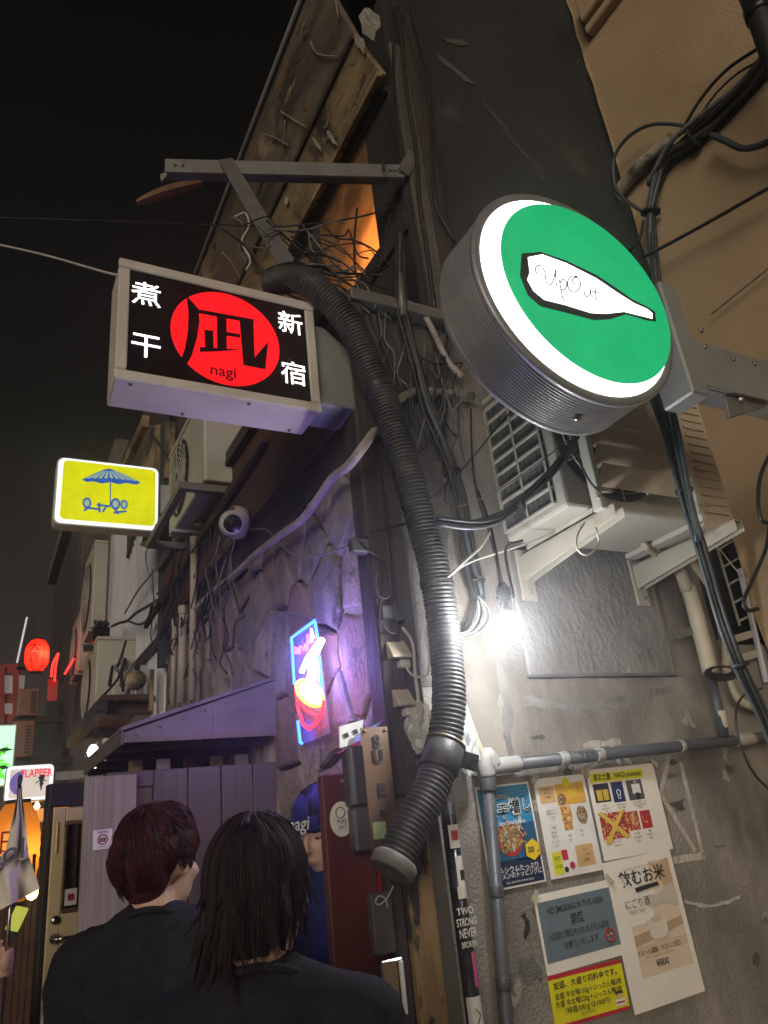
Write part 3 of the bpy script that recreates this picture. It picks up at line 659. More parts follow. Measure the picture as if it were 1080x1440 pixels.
for (cx_, cy_, rr) in ((440, 530, 28), (585, 535, 30), (628, 538, 24)):
    for r2, mt_, dy in ((rr, blu, 0), (rr * .62, palev, -.002)):
        bld(MB().prism(pp([(cx_ + r2 * .8 * math.cos(i * .3927), cy_ + r2 * math.sin(i * .3927)) for i in range(16)], 0, 560, 3.6, PY_ + dy), (0, .001, 0)), 'chair_back', mt_, ys)
for a in (((440, 555), (500, 562)), ((500, 530), (505, 578)), ((490, 540), (560, 548)), ((540, 545), (520, 575)), ((575, 580), (640, 572)), ((425, 570), (450, 550)), ((580, 560), (600, 585))):
    p, q = pp(a, 0, 560, 3.6, PY_); bld(MB().bar(p, q, .008, .012), 'chair_leg', blu, ys)
bld(MB().box(yb + .001, XC - .02, 4.73, 4.79, 3.70, 3.92), 'wall_mount', corrwhite, ys, .004)
# ---- neon sign (ramen bowl) in front of the stones, parallel to the alley front
nz_ = thing('neon_sign', 'neon sign with blue frame, red bowl and white noodles on the stone wall', 'sign', tuple(px(436, 1040, .985)))
XN = .985
def npx(pts, ox=380, oy=840, sc=3.6, X=XN): return [px(ox + u / sc, oy + v / sc, X) for u, v in pts]
bld(MB().prism(npx([(100, 195), (228, 108), (295, 690), (150, 752)], X=XN + .022), (.006, 0, 0)), 'clear_plate', glassy('neon_plate', (.75, .75, .9), .25), nz_)
nblue = em('neon_blue', (.02, .09, 1.0), 9); nred = em('neon_red', (1, .02, .03), 4); nwhite = em('neon_white', (1, .80, .50), 4); npink = em('neon_pink', (1, .06, .22), 7); nyel = em('neon_amber', (1, .36, .04), 4)
bld(MB().tube(npx([(122, 440), (108, 205), (225, 118), (240, 200)]), .0055, 8), 'blue_tube', nblue, nz_)
bld(MB().tube(npx([(245, 290), (262, 460)]), .0055, 8), 'blue_tube', nblue, nz_)
bld(MB().tube(npx([(140, 625), (152, 735), (160, 738)]), .0055, 8), 'blue_tube', nblue, nz_)
def bowl(n, cx_, cy_, a, b, t0, t1, rot=.45):
    o = []
    for i in range(n + 1):
        t = t0 + (t1 - t0) * i / n; x, y_ = a * math.cos(t), b * math.sin(t); o.append((cx_ + x * math.cos(rot) - y_ * math.sin(rot), cy_ + x * math.sin(rot) + y_ * math.cos(rot)))
    return o
bld(MB().tube(npx(bowl(26, 200, 485, 82, 50, 0, 2 * math.pi, .75)), .0055, 8), 'bowl_rim', nyel, nz_)
bld(MB().prism(npx(bowl(22, 200, 485, 68, 38, 0, 2 * math.pi, .75), X=XN + .004), (.004, 0, 0)), 'noodles', em('neon_noodles', (1, .85, .62), 2.0), nz_)
bld(MB().tube(npx([(130, 470), (140, 560), (165, 640), (195, 668), (230, 640), (262, 580), (272, 520)]), .0055, 8), 'bowl_tube', nred, nz_)
bld(MB().tube(npx([(140, 520), (180, 570), (230, 598), (255, 600)]), .005, 8), 'bowl_tube', nred, nz_)
bld(MB().tube(npx([(200, 420), (212, 340), (240, 260), (262, 215)]), .012, 8), 'chopstick_tube', nwhite, nz_)
bld(MB().tube(npx([(160, 375), (190, 310), (235, 245), (255, 215)]), .010, 8), 'chopstick_tube', nwhite, nz_)
bld(MB().tube(npx([(218, 420), (222, 370), (205, 330)]), .009, 8), 'chopstick_tube', nwhite, nz_)
for k, a in enumerate((((130, 285), (128, 255), (142, 262), (142, 285)), ((152, 285), (150, 250), (165, 255)), ((168, 270), (178, 240), (185, 268)), ((188, 262), (190, 190), (200, 235), (208, 165)), ((212, 225), (208, 160), (220, 205)))):
    bld(MB().tube(npx(a), .0042, 6), 'letter_tube', (npink, nwhite)[k > 3], nz_)
cable('neon_sign_lead', 'thin grey lead running left from the neon sign along the stones', npx([(225, 120), (180, 95), (90, 80), (20, 85), (-60, 130)], X=1.0), .004, cablegrey)
# the neon's spill (the tubes are a lit lamp)
for nm, cc, en, uv in (('neon_spill_blue', (.34, .26, 1.0), 8.0, (430, 930)), ('neon_spill_red', (1, .25, .35), .5, (440, 990))):
    ld = bpy.data.lights.new(nm, 'POINT'); ld.energy = en; ld.color = cc; ld.shadow_soft_size = .08
    lo_ = bpy.data.objects.new(nm, ld); COL.objects.link(lo_); lo_.location = px(*uv, XN - .05) - Vector(nz_.location); lo_.parent = nz_

# ================================================================== GABLE FITTINGS
# ---- bare bulb
bc = py(717, 885, 1.66)
bl = thing('light_bulb', 'bare lit bulb hanging in a black socket against the plaster wall', 'lamp', tuple(bc))
bld(MB().lathe([(.001, -.040), (.018, -.037), (.030, -.024), (.034, -.006), (.031, .012), (.021, .028), (.015, .040), (.014, .052)], bc, (0, 0, 1), 20), 'bulb', em('bulb_glow', (.97, .98, 1.0), 300), bl)
bld(MB().lathe([(.015, .048), (.020, .050), (.021, .095), (.024, .097), (.024, .118), (.016, .128), (.010, .140), (.001, .142)], bc, (0, 0, 1), 16), 'socket', blackgloss, bl)
bld(MB().tube(smoothpath([bc + Vector((0, 0, .135)), py(702, 800, 1.66), py(690, 740, 1.70), py(672, 690, 1.80)]), .0045, 6), 'cord', black, bl)
bld(MB().tube(smoothpath([bc + Vector((.008, 0, .13)), py(722, 840, 1.655), py(714, 800, 1.66), py(712, 770, 1.66), py(735, 760, 1.60)]), .004, 6), 'cord', black, bl)
# ---- AC outdoor unit (generic)
def ac_unit(name, label, loc, rz, W=.78, D=.28, H=.54, fan=True, sidegrille=True, cover=False):
    t = thing(name, label, 'air conditioner', loc, rz)
    MB().box(-W / 2, W / 2, .006, D, .02, H - .03).build('casing', acmat, t, .012, 2)
    MB().box(-W / 2 - .004, W / 2 + .004, 0, D + .004, H - .03, H).build('lid', acmat, t, .008, 2)
    for sx2 in (-1, 1): MB().box(sx2 * (W / 2 - .12) - .03, sx2 * (W / 2 - .12) + .03, -.01, D + .01, 0, .02).build('foot', acmat, t, .003)
    fx = -W * .16; fz = H * .5; fr = H * .40
    if fan:
        MB().lathe([(fr, 0), (fr - .01, .004), (.001, .004)], (fx, .004, fz), (0, -1, 0), 32).build('fan_opening', acdark, t)
        for k in range(7):
            r_ = fr * (k + 1.2) / 8; MB().tube([(fx + r_ * math.cos(i * math.pi / 16), -.012, fz + r_ * math.sin(i * math.pi / 16)) for i in range(32)], .0025, 4, closed=True).build('grille_ring', acmat, t)
        for k in range(12):
            a = k * math.pi / 6; MB().bar((fx + .03 * math.cos(a), -.013, fz + .03 * math.sin(a)), (fx + fr * math.cos(a), -.010, fz + fr * math.sin(a)), .004, .004).build('grille_spoke', acmat, t)
        for k in range(3):
            a = k * 2.094; b_ = MB(); b_.prism([(fx + .04 * math.cos(a), -.003, fz + .04 * math.sin(a)), (fx + fr * .9 * math.cos(a - .35), -.003, fz + fr * .9 * math.sin(a - .35)), (fx + fr * .9 * math.cos(a + .35), -.006, fz + fr * .9 * math.sin(a + .35))], (0, -.002, 0)); b_.build('fan_blade', cablegrey, t)
    if sidegrille:
        X = -W / 2
        MB().box(X - .004, X, .05, D - .02, .05, H - .06).build('coil', coil, t)
        for k in range(10):
            z = .05 + (H - .11) * k / 9; MB().box(X - .014, X - .005, .045, D - .015, z - .004, z + .004).build('side_slat', acmat, t)
        for k in range(3):
            y_ = .05 + (D - .07) * k / 2; MB().box(X - .016, X - .0145, y_ - .005, y_ + .005, .045, H - .06).build('side_rib', acmat, t)
    return t
ACX, ACY, ACZ = 1.583, 1.60, 2.445
ac = ac_unit('air_conditioner', 'beige outdoor unit with tan louvre cover on the gable behind the green sign', (ACX + .36, ACY, ACZ), 0, .72, .33, .60)
AO = Vector(ac.location)
for k in range(7):
    z = ACZ + .10 + k * .072
    mb = MB(); x_a, x_b = ACX + .09, ACX + .50
    mb.prism([(x_a, ACY - .052, z - .026), (x_a, ACY - .098, z + .034), (x_a, ACY - .094, z + .037), (x_a, ACY - .048, z - .023)], (x_b - x_a, 0, 0))
    bld(mb, 'louvre_slat', acbrown, ac)
for xx in (ACX + .065, ACX + .515): bld(MB().box(xx - .012, xx + .012, ACY - .085, ACY - .045, ACZ - .02, ACZ + .62), 'louvre_post', acmat, ac, .003)
for xx in (ACX + .03, ACX + .48):
    bld(MB().box(xx, xx + .07, ACY - .10, ACY - .088, ACZ + .03, ACZ + .045), 'post_clip', steelbeige, ac, .002)
    bld(MB().box(xx, xx + .014, ACY - .10, ACY - .088, ACZ + .005, ACZ + .029), 'post_clip', steelbeige, ac, .002)
bld(MB().box(ACX + .55, ACX + .725, ACY - .05, ACY - .002, ACZ - .02, ACZ + .60), 'service_panel', acbrown, ac, .006)
for k in range(16): bld(MB().box(ACX + .59, ACX + .70, ACY - .056, ACY - .051, ACZ + .03 + k * .034, ACZ + .038 + k * .034), 'panel_rib', acbrown, ac)
def bracket(xa, label):
    t = thing('wall_bracket', label, 'bracket', (xa, 2.0, 2.38))
    bld(MB().box(xa - .020, xa + .020, 1.49, 1.971, 2.428, 2.432), 'arm_top', steelbeige, t)
    for s_ in (-.020, .017): bld(MB().prism([(xa + s_, 1.49, 2.427), (xa + s_, 1.971, 2.427), (xa + s_, 1.971, 2.335), (xa + s_, 1.90, 2.345), (xa + s_, 1.49, 2.392)], (.003, 0, 0)), 'arm_side', steelbeige, t, .001)
    bld(MB().box(xa - .032, xa + .032, 1.972, 1.9845, 2.27, 2.46), 'wall_plate', steelbeige, t, .003)
    for z in (2.30, 2.44): bld(MB().lathe([(.009, 0), (.009, .005), (.004, .009), (.001, .009)], (xa, 1.971, z), (0, -1, 0), 6, False), 'bolt', galv, t)
    return t
bracket(1.68, 'beige steel bracket under the left end of the gable air conditioner')
bracket(2.235, 'beige steel bracket under the right end of the gable air conditioner')
# ---- corrugated hose
hp = [(372, 402, 1.99), (405, 392, 1.93), (445, 404, 1.86), (487, 448, 1.84), (525, 530, 1.84), (562, 630, 1.84), (592, 730, 1.84), (614, 820, 1.84), (627, 910, 1.84), (630, 990, 1.83), (622, 1060, 1.83), (603, 1115, 1.82), (578, 1165, 1.82), (556, 1212, 1.82)]
path = smoothpath([py(*q) for q in hp], 60)
# resample evenly
ds = [0]
for i in range(1, len(path)): ds.append(ds[-1] + (path[i] - path[i - 1]).length)
def along(s):
    import bisect
    i = min(max(bisect.bisect(ds, s) - 1, 0), len(path) - 2); t = (s - ds[i]) / max(1e-9, ds[i + 1] - ds[i]); return path[i].lerp(path[i + 1], min(max(t, 0), 1))
hs = thing('corrugated_hose', 'thick black corrugated hose snaking down the corner of the bar', 'hose', tuple(path[-1]))
pts, rr = [], []; s = 0; pitch = .0128
while s < ds[-1]:
    for dx, r_ in ((0, .0435), (.0026, .0500), (.0068, .0500), (.0094, .0435)):
        pts.append(along(min(s + dx, ds[-1])) + Vector((noise.noise((s * 5, 0, 0)), noise.noise((0, s * 5, 0)), 0)) * .009); rr.append(r_ * (1 + .03 * noise.noise((s * 9, 3, 0)) + (.0 if dx in (0, .0094) else random.uniform(-.02, .02))))
    s += pitch
bld(MB().tube(pts, rr, 26), 'hose', hosemat, hs)
jn = along(ds[-1] * .868); tn = (along(ds[-1] * .868 + .03) - along(ds[-1] * .868 - .03)).normalized()
bld(MB().tube([jn - tn * .055, jn - tn * .05, jn + tn * .02, jn + tn * .025], [.05, .056, .056, .05], 26), 'coupling', hosemat, hs)
bld(MB().tube([jn - tn * .062, jn - tn * .056], .058, 26), 'clamp_band', pm('dull_clamp', (.32, .29, .22), None, 12, .4, metal=.6), hs)
bld(MB().obox(jn + Vector((.085, -.01, -.0)), (.032, 0, -.01), (0, .006, 0), (.008, 0, .022)), 'lug', blackgloss, hs, .003)
for f_ in (.30, .62):
    q_ = along(ds[-1] * f_); t_ = (along(ds[-1] * f_ + .02) - along(ds[-1] * f_ - .02)).normalized()
    bld(MB().tube([q_ - t_ * .016, q_ - t_ * .012, q_ + t_ * .012, q_ + t_ * .016], [.050, .0525, .0525, .050], 20), 'tape_wrap', black, hs)
en = path[-1]; tn = (path[-1] - path[-8]).normalized()
bld(MB().tube([en - tn * .01, en - tn * .002, en + tn * .022, en + tn * .028], [.053, .060, .060, .055], 26), 'end_fitting', pm('grey_fitting', (.20, .195, .175), (.14, .135, .12), 14, .6, dirt=(.5, .48, .43), dscale=20, dthr=.6), hs)
# ---- PVC pipes
def pipe(name, label, pts, r, mat, fittings=(), fm=None, marks=()):
    t = thing(name, label, 'pipe', tuple(pts[-1]))
    bld(MB().tube(pts, r, 18), 'pipe', mat, t)
    for (p, q, k_) in fittings:
        P, Q = Vector(p), Vector(q); d = (Q - P).normalized()
        bld(MB().tube([P, P + d * .003, Q - d * .003, Q], [r * (k_ - .06), r * k_, r * k_, r * (k_ - .06)], 18), 'socket', fm or mat, t)
    return t
ha, hb = py(690, 1078, 1.945), py(1100, 1034, 1.945)
fl = lambda t_: ha.lerp(hb, t_)
h1 = pipe('horizontal_pvc_pipe', 'grey plastic pipe running level across the plaster wall above the posters', [fl(-.01), hb + (hb - ha) * .35], .0195, pvcgrey, [(fl(.0), fl(.075), 1.28), (fl(.19), fl(.215), 1.16), (fl(.30), fl(.325), 1.16), (fl(.585), fl(.60), 1.16), (fl(.80), fl(.87), 1.22)], pm('pale_socket', (.40, .40, .38), None, 9, .5))
tx_ = fl(.24); text('ワカサマ', tx_ + Vector((0, -.0205, .004)) - Vector(h1.location), (hb - ha), (0, 0, 1), .024, ink, h1, 'LEFT', valign='CENTER')
va, vb = py(685, 1088, 1.945), py(714, 1460, 1.945); vdir = (vb - va).normalized()
pipe('vertical_pvc_pipe', 'grey plastic pipe dropping down the wall in front of the blue poster', [va, va + vdir * 1.72], .0185, pvcgrey, [(va + vdir * .005, va + vdir * .05, 1.30), (va + vdir * .30, va + vdir * .33, 1.12), (va + vdir * .52, va + vdir * .55, 1.15)])
el = thing('pipe_elbow', 'pale plastic elbow joining the wall pipes beside the hose', 'pipe', tuple(va))
bld(MB().tube(smoothpath([va + Vector((0, 0, -.01)), va + Vector((-.002, 0, .03)), va + Vector((.012, 0, .052)), fl(.01)], 5), .026, 16), 'elbow', pm('pale_socket', (.40, .40, .38)), el)
bld(MB().tube(smoothpath([va + Vector((0, 0, .03)), py(672, 1050, 1.945), py(655, 1005, 1.95), py(640, 960, 1.95)], 6), .014, 12), 'riser', pvcbeige, el)
pipe('short_riser_pipe', 'short dark grey riser pipe meeting the level pipe near the right edge', [py(1000, 950, 1.94), py(1018, 1036, 1.945)], .019, pvcgrey, [(py(1012, 1000, 1.942), py(1017, 1024, 1.945), 1.22)], pvcbeige)
# sticker pipe
sa, sb = py(628, 1128, 1.925), py(668, 1440, 1.925); sdir = (sb - sa).normalized()
sp = thing('sticker_pipe', 'black downpipe covered in stickers beside the timber post', 'pipe', tuple(sa + sdir * 1.78))
bld(MB().tube([sa, sa + sdir * 1.75], .0215, 18), 'pipe', blackgloss, sp)
stm = [paint('sticker_%d' % i, c) for i, c in enumerate(((.72, .70, .66), (.66, .62, .55), (.70, .10, .30), (.62, .60, .20), (.55, .56, .58), (.70, .66, .36)))]
def sticker(a, b, w0, w1, mat, R=.0225, name='sticker'):
    mb = MB(); vs = []; nn = 8; base = sa
    ux = Vector((1, 0, 0)); uy = Vector((0, -1, 0))
    for s_ in (a, b):
        for k in range(nn + 1):
            an = w0 + (w1 - w0) * k / nn; vs.append(sa + sdir * s_ + (ux * math.sin(an) + uy * math.cos(an)) * R)
    mb.add(vs, [(k + nn + 1, k + nn + 2, k + 1, k) for k in range(nn)], True); return bld(mb, name, mat, sp)
for a, b, w0, w1, mi in ((.06, .12, -.8, 1.0, 0), (.14, .215, -.4, 1.2, 0), (.215, .245, -.6, 1.0, 1), (.37, .45, .1, 1.3, 2), (.47, .575, -1.3, 1.0, 0), (.585, .655, -1.3, 1.2, 4), (.665, .74, -1.3, 1.3, 5), (.745, .86, -1.4, 1.3, 3)):
    sticker(a, b, w0, w1, stm[mi])
sticker(.595, .645, -.9, .7, paint('sticker_pinkprint', (.55, .2, .25)), .0230); sticker(.075, .10, -.5, .5, paint('sticker_redprint', (.5, .08, .06)), .0230); sticker(.175, .20, .0, .9, ink, .0230)
for k, s_ in enumerate(('TWO', 'STRONG', 'NEVER', 'BROKEN')):
    text(s_, sa + sdir * (.275 + k * .026) + Vector((.001, -.0224, 0)) - Vector(sp.location), (1, 0, 0), -sdir, (.024, .026, .03, .02)[k], stm[0], sp, 'CENTER', .01, sx_=.62 if k else .9, valign='CENTER')
bld(MB().tube(smoothpath([sa + sdir * s_ + Vector((x_, -.0232, 0)) for s_, x_ in ((.495, -.008), (.51, .006), (.53, -.004), (.55, .012))], 4), .0012, 4), 'marker_scrawl', ink, sp)
# beige trunking + second pipe on the right
bt = thing('beige_trunking', 'fat beige refrigerant trunking dropping from the air conditioner', 'pipe', tuple(py(1000, 945, 1.93)))
bp_ = smoothpath([py(u, v, y_) for u, v, y_ in ((905, 768, 1.80), (935, 790, 1.88), (962, 815, 1.92), (975, 850, 1.93), (985, 890, 1.93), (1000, 948, 1.93))], 6)
bld(MB().tube(bp_[:13], .012, 14), 'copper_lagging', pvcbeige, bt)
bld(MB().tube(bp_[10:], [.018] * 4 + [.03] * (len(bp_) - 14), 18), 'trunking', pvcbeige, bt)
bld(MB().tube(smoothpath([py(948, 778, 1.86), py(956, 800, 1.9), py(966, 830, 1.925)], 5), .024, 14), 'trunking', pvcbeige, bt)
bld(MB().bar(py(952, 893, 1.945), py(985, 884, 1.945), .006, .03), 'strap', galv, bt)
pipe('beige_drain_pipe', 'slim beige pipe curving down behind the black cable bundle', smoothpath([py(u, v, y_) for u, v, y_ in ((958, 770, 1.78), (985, 805, 1.85), (1012, 850, 1.9), (1020, 900, 1.93), (1022, 945, 1.94), (1040, 985, 1.95), (1085, 1000, 1.95))], 6), .016, pvcbeige)
# white wire rack and channel at the right edge
wr = thing('wire_rack', 'white wire ladder rack beside the ragged tan wall edge', 'rack', tuple(py(1050, 880, 1.99)))
rl = [(py(1008, 768, 1.99), py(1040, 880, 1.99)), (py(1034, 752, 1.99), py(1064, 868, 1.99))]
for a, b in rl: bld(MB().tube([a, b], .006, 8), 'rail', steelbeige, wr)
for k in range(5):
    t = .05 + k * .225; bld(MB().tube([rl[0][0].lerp(rl[0][1], t), rl[1][0].lerp(rl[1][1], t)], .005, 8), 'rung', steelbeige, wr)
ch = thing('slotted_channel', 'pale slotted steel channel fixed right of the beige trunking', 'bracket', tuple(py(1028, 940, 1.985)))
bld(MB().bar(py(1012, 905, 1.985), py(1062, 890, 1.985), .02, .03), 'channel', steelbeige, ch, .002)
bld(MB().bar(py(1015, 935, 1.985), py(1066, 918, 1.985), .02, .03), 'channel', steelbeige, ch, .002)
bld(MB().bar(py(1010, 860, 1.975), py(1026, 950, 1.975), .012, .035, (0, 1, 0)), 'upright', steelbeige, ch, .002)
bld(MB().bar(py(1040, 800, 1.97), py(1078, 960, 1.97), .015, .02, (0, 1, 0)), 'upright', corrwhite, ch, .002)

# ---- steel frame arm with brace over the alley
fr = thing('steel_sign_frame', 'empty galvanised steel arm with a diagonal brace jutting over the alley', 'bracket', tuple(px(575, 240, XU)))
A = py(568, 241, 1.975); zf = A.z; B = pz(232, 233, zf)
d = (B - A).normalized()
bld(MB().bar(A - d * .0, B, .006, .075), 'channel_web', galv, fr, .001)
sdv = d.cross(Vector((0, 0, 1))).normalized()
if sdv.dot(CAM - A) > 0: sdv = -sdv
for dz in (-.036, .036): bld(MB().obox((A + B) / 2 + sdv * .022 + Vector((0, 0, dz)), (B - A) / 2, sdv * .019, Vector((0, 0, .003))), 'channel_flange', galv, fr, .001)
bld(MB().bar(A + Vector((-.01, -.01, -.02)), py(581, 216, 1.97), .008, .055), 'end_plate', galv, fr, .001)
C_ = A.lerp(B, .755); D_ = py(394, 356, 2.03)
D_ = pz(402, 372, 3.46)
bld(MB().bar(C_ + Vector((0, 0, .035)) - sdv * .008, D_ - sdv * .008, .062, .006, sdv), 'brace', galv, fr, .001)
for t_ in (.04, .06, .93, .96): bld(MB().lathe([(.008, 0), (.008, .005), (.004, .008), (.001, .008)], A.lerp(B, t_) - sdv * .004, -sdv, 6, False), 'bolt', galv, fr)
bld(MB().prism([B + Vector((0, 0, -.036)), B + d * .02 + Vector((0, 0, -.05)), B + d * .015 + Vector((0, 0, -.09)), B - d * .01 + Vector((0, 0, -.05))], sdv * .01), 'bent_lip', galv, fr)
# dangling curved timber / gutter scrap, hung by a wire from the arm
s0, s1 = pz(193, 284, zf - .22), pz(284, 257, zf - .12)
gut = thing('hanging_gutter_scrap', 'short curved brown gutter scrap hanging below the tip of the steel arm', 'scrap', tuple(s0))
mb = MB(); vs = []
for i in range(9):
    t = i / 8; c = s0.lerp(s1, t) + Vector((0, 0, .012 * math.sin(t * math.pi))); hw = .030 * (1 - .55 * abs(2 * t - 1) ** 2) ; 
    ax_ = (s1 - s0).normalized(); sd2 = ax_.cross(Vector((0, 0, 1))).normalized()
    for k in range(5): an = math.pi * (k / 4 - .5); vs.append(c + sd2 * math.sin(an) * hw + Vector((0, 0, -1)) * math.cos(an) * hw)
    for k in range(5): an = math.pi * (.5 - k / 4); vs.append(c + sd2 * math.sin(an) * hw * .85 + Vector((0, 0, -1)) * math.cos(an) * hw * .8 + Vector((0, 0, .003)))
mb.add(vs, [(i * 10 + k, i * 10 + (k + 1) % 10, i * 10 + 10 + (k + 1) % 10, i * 10 + 10 + k) for i in range(8) for k in range(10)] + [tuple(range(10)), tuple(range(89, 79, -1))])
bld(mb, 'gutter', rustsheet, gut)
bld(MB().tube([s1, B + Vector((0, 0, -.03))], .0015, 5), 'hanging_wire', black, gut)

# ================================================================== POSTERS
YP = YW - .006
def poster(name, label, TL, TR, BL, mat, cat='poster'):
    return Sheet(py(*TL, YP), py(*TR, YP), py(*BL, YP), name, label, cat, mat)
foodmats = [pm('food_print_%d' % i, a, b, 160, .5, lo=.42, hi=.58, dirt=c, dscale=110, dthr=.53, dsoft=.05) for i, (a, b, c) in enumerate((
    ((.62, .34, .08), (.35, .10, .03), (.80, .62, .25)), ((.30, .17, .08), (.12, .06, .03), (.60, .42, .22)), ((.50, .05, .04), (.25, .03, .02), (.75, .50, .30)), ((.12, .08, .05), (.30, .20, .10), (.55, .45, .3))))]
# blue dried-sardine poster
s = poster('ramen_poster', 'blue poster of a noodle bowl marked 200 behind the vertical pipe', (667, 1108), (742, 1099), (684, 1256), paper)
skyb = paint('poster_blue', (.03, .24, .46)); navy = paint('poster_navy', (.015, .03, .07)); pwhite = paint('poster_white', (.80, .80, .78))
s.rect(.03, .02, .97, .98, skyb, layer=1); s.rect(.03, .74, .97, .98, navy, layer=2)
s.poly([(.03, .45), (.97, .40), (.97, .75), (.03, .75)], paint('poster_deepblue', (.02, .10, .20)), layer=2)
for k in range(3): s.ring(.42, .33, .20 + k * .012, .003, (pwhite, paint('poster_gold', (.62, .45, .10)), pwhite)[k], layer=2)
for k in range(9): s.poly([(.03, .08 + k * .035), (.03, .085 + k * .035), (.97, .05 + k * .035), (.97, .045 + k * .035)], paint('poster_line', (.16, .42, .62)), layer=2)
s.disc(.47, .545, .165, paint('bowl_red', (.45, .03, .03)), layer=3); s.disc(.47, .53, .140, foodmats[3], 'noodle_print', 4); s.disc(.36, .62, .06, foodmats[1], 'noodle_print', 5)
rq = random.Random(5)
for k in range(26):
    u, v, a = .5 + rq.uniform(-.24, .24), .50 + rq.uniform(-.12, .10), rq.uniform(.4, 2.2); L_ = rq.uniform(.05, .10)
    dx, dy = math.cos(a) * L_, math.sin(a) * L_ * .6
    s.poly([(u, v), (u + dx, v + dy), (u + dx + .022, v + dy - .006), (u + .022, v - .006)], foodmats[0], 'fish_print', 5 + k % 3)
tt = dict(bold=.03)
for ch, u, v, h_ in (('煮', .20, .26, .15), ('干', .42, .27, .15), ('増', .64, .245, .16), ('し', .86, .235, .13)):
    s.txt(ch, u, v, h_, pwhite, 8, 'CENTER', bold=.07, sx_=.95); s.txt(ch, u, v, h_, ink, 9, 'CENTER', bold=.015, sx_=.95)
s.txt('Extra Dried Sardines', .55, .385, .058, pwhite, 8, 'CENTER', bold=.012, sx_=.72)
hx = [(.72, .62), (.86, .57), (.96, .62), (.98, .72), (.84, .78), (.71, .73)]
s.poly([(u + (u - .845) * .08, v + (v - .675) * .08) for u, v in hx], ink, layer=6); s.poly(hx, paint('tag_yellow', (.78, .55, .03)), layer=7)
s.txt('200', .80, .675, .075, ink, 9, 'CENTER', bold=.02, sx_=.75); s.txt('円', .93, .70, .035, ink, 9, 'CENTER')
s.txt('カルシウムたっぷり', .50, .83, .065, pwhite, 5, 'CENTER', fit=.80, bold=.01); s.txt('ラーメンのトッピングに', .50, .885, .065, pwhite, 5, 'CENTER', fit=.88, bold=.01)
s.txt('High in calcium, Perfect for Ramen Topping', .52, .945, .032, pwhite, 5, 'CENTER', sx_=.62)
# menu sheet
s = poster('menu_sheet', 'laminated menu sheet with noodle photos and a yellow tag between two posters', (749, 1096), (820, 1088), (771, 1238), paint('sheet_white', (.78, .76, .72)))
pt = paint('menu_tan', (.66, .42, .20)); mo = paint('menu_orange', (.70, .40, .06))
s.rect(.06, .09, .36, .26, pt); s.rect(.38, .08, .94, .30, mo); s.disc(.47, .24, .06, foodmats[1], layer=2); s.rect(.62, .13, .80, .24, paint('menu_beer', (.70, .45, .05)), layer=2)
s.rect(.40, .31, .60, .46, foodmats[0], layer=2); s.disc(.80, .42, .095, foodmats[3], layer=2, sxr=.8); s.rect(.42, .47, .58, .55, foodmats[0], layer=2); s.rect(.08, .75, .26, .97, paint('menu_yellow', (.72, .70, .04))); s.rect(.27, .74, .38, .84, paint('menu_red', (.55, .03, .06)))
s.disc(.31, .93, .028, ink, layer=2); s.disc(.43, .90, .035, paint('menu_crimson', (.5, .03, .10)), layer=2); s.rect(.54, .72, .88, .93, pt)
s.disc(.60, .07, .055, em_y if False else paint('clip_yellow', (.75, .68, .02)), 'yellow_tag', 4)
for k, (t_, u, v, h_) in enumerate((('この度から', .21, .12, .026), ('オススメ', .21, .16, .034), ('やきめし', .21, .20, .030), ('煮干ラーメン', .22, .34, .026), ('特製煮干ラーメン', .22, .37, .024), ('￥1,200', .22, .41, .026), ('つけ麺', .20, .51, .028), ('味玉 150', .20, .56, .026), ('海苔 100', .20, .60, .026), ('白飯', .48, .61, .026), ('大盛', .48, .66, .026), ('追加', .72, .58, .026), ('SET', .72, .63, .026), ('BEER', .17, .81, .05), ('￥700', .17, .89, .05), ('こだわり', .71, .77, .028), ('ラーメン煮干', .71, .82, .028), ('お品書き', .71, .87, .03), ('チャーシュー', .20, .65, .024), ('メンマ', .20, .69, .024))):
    s.txt(t_, u, v, h_, ink if 'BEER' not in t_ and '700' not in t_ else paint('ink_green', (.05, .2, .03)), 4, 'CENTER', sx_=.8)
# souvenir sheet
s = poster('souvenir_sheet', 'white souvenir sheet with a yellow heading and six product photos', (823, 1083), (917, 1073), (845, 1212), paper)
s.rect(.04, .05, .81, .155, paint('head_yellow', (.80, .76, .02))); s.txt('凪お土産', .08, .10, .085, ink, 3, bold=.02, fit=.24); s.txt('NAGI souvenir', .38, .10, .085, ink, 3, bold=.02, fit=.40)
dn = paint('photo_dark', (.03, .03, .04)); gold = paint('photo_gold', (.62, .46, .06)); nv = paint('photo_navy', (.02, .035, .13))
s.rect(.05, .17, .27, .38, dn); s.rect(.08, .24, .155, .36, gold, layer=2); s.rect(.17, .24, .245, .36, gold, layer=2)
s.rect(.305, .17, .475, .40, nv); s.ring(.39, .29, .03, .004, pwhite, layer=2); s.ring(.39, .34, .022, .004, pwhite, layer=2)
s.rect(.53, .17, .76, .40, paint('photo_grey', (.10, .10, .10))); s.rect(.60, .22, .72, .33, pwhite, layer=2); s.disc(.66, .20, .025, paint('photo_face', (.4, .3, .25)), layer=3); s.rect(.63, .32, .69, .40, dn, layer=3)
s.rect(.05, .50, .42, .79, foodmats[2]); s.rect(.42, .52, .60, .73, foodmats[2]); s.rect(.47, .56, .55, .66, foodmats[0], layer=2); s.rect(.63, .53, .78, .73, paint('photo_red', (.50, .03, .04))); s.disc(.70, .62, .05, foodmats[2], layer=2)
ty = paint('tape_yellow', (.72, .52, .08)); s.poly([(.03, .49), (.09, .48), (.42, .78), (.36, .80)], ty, 'yellow_tape', 4); s.poly([(.36, .49), (.42, .48), (.12, .83), (.05, .82)], ty, 'yellow_tape', 5)
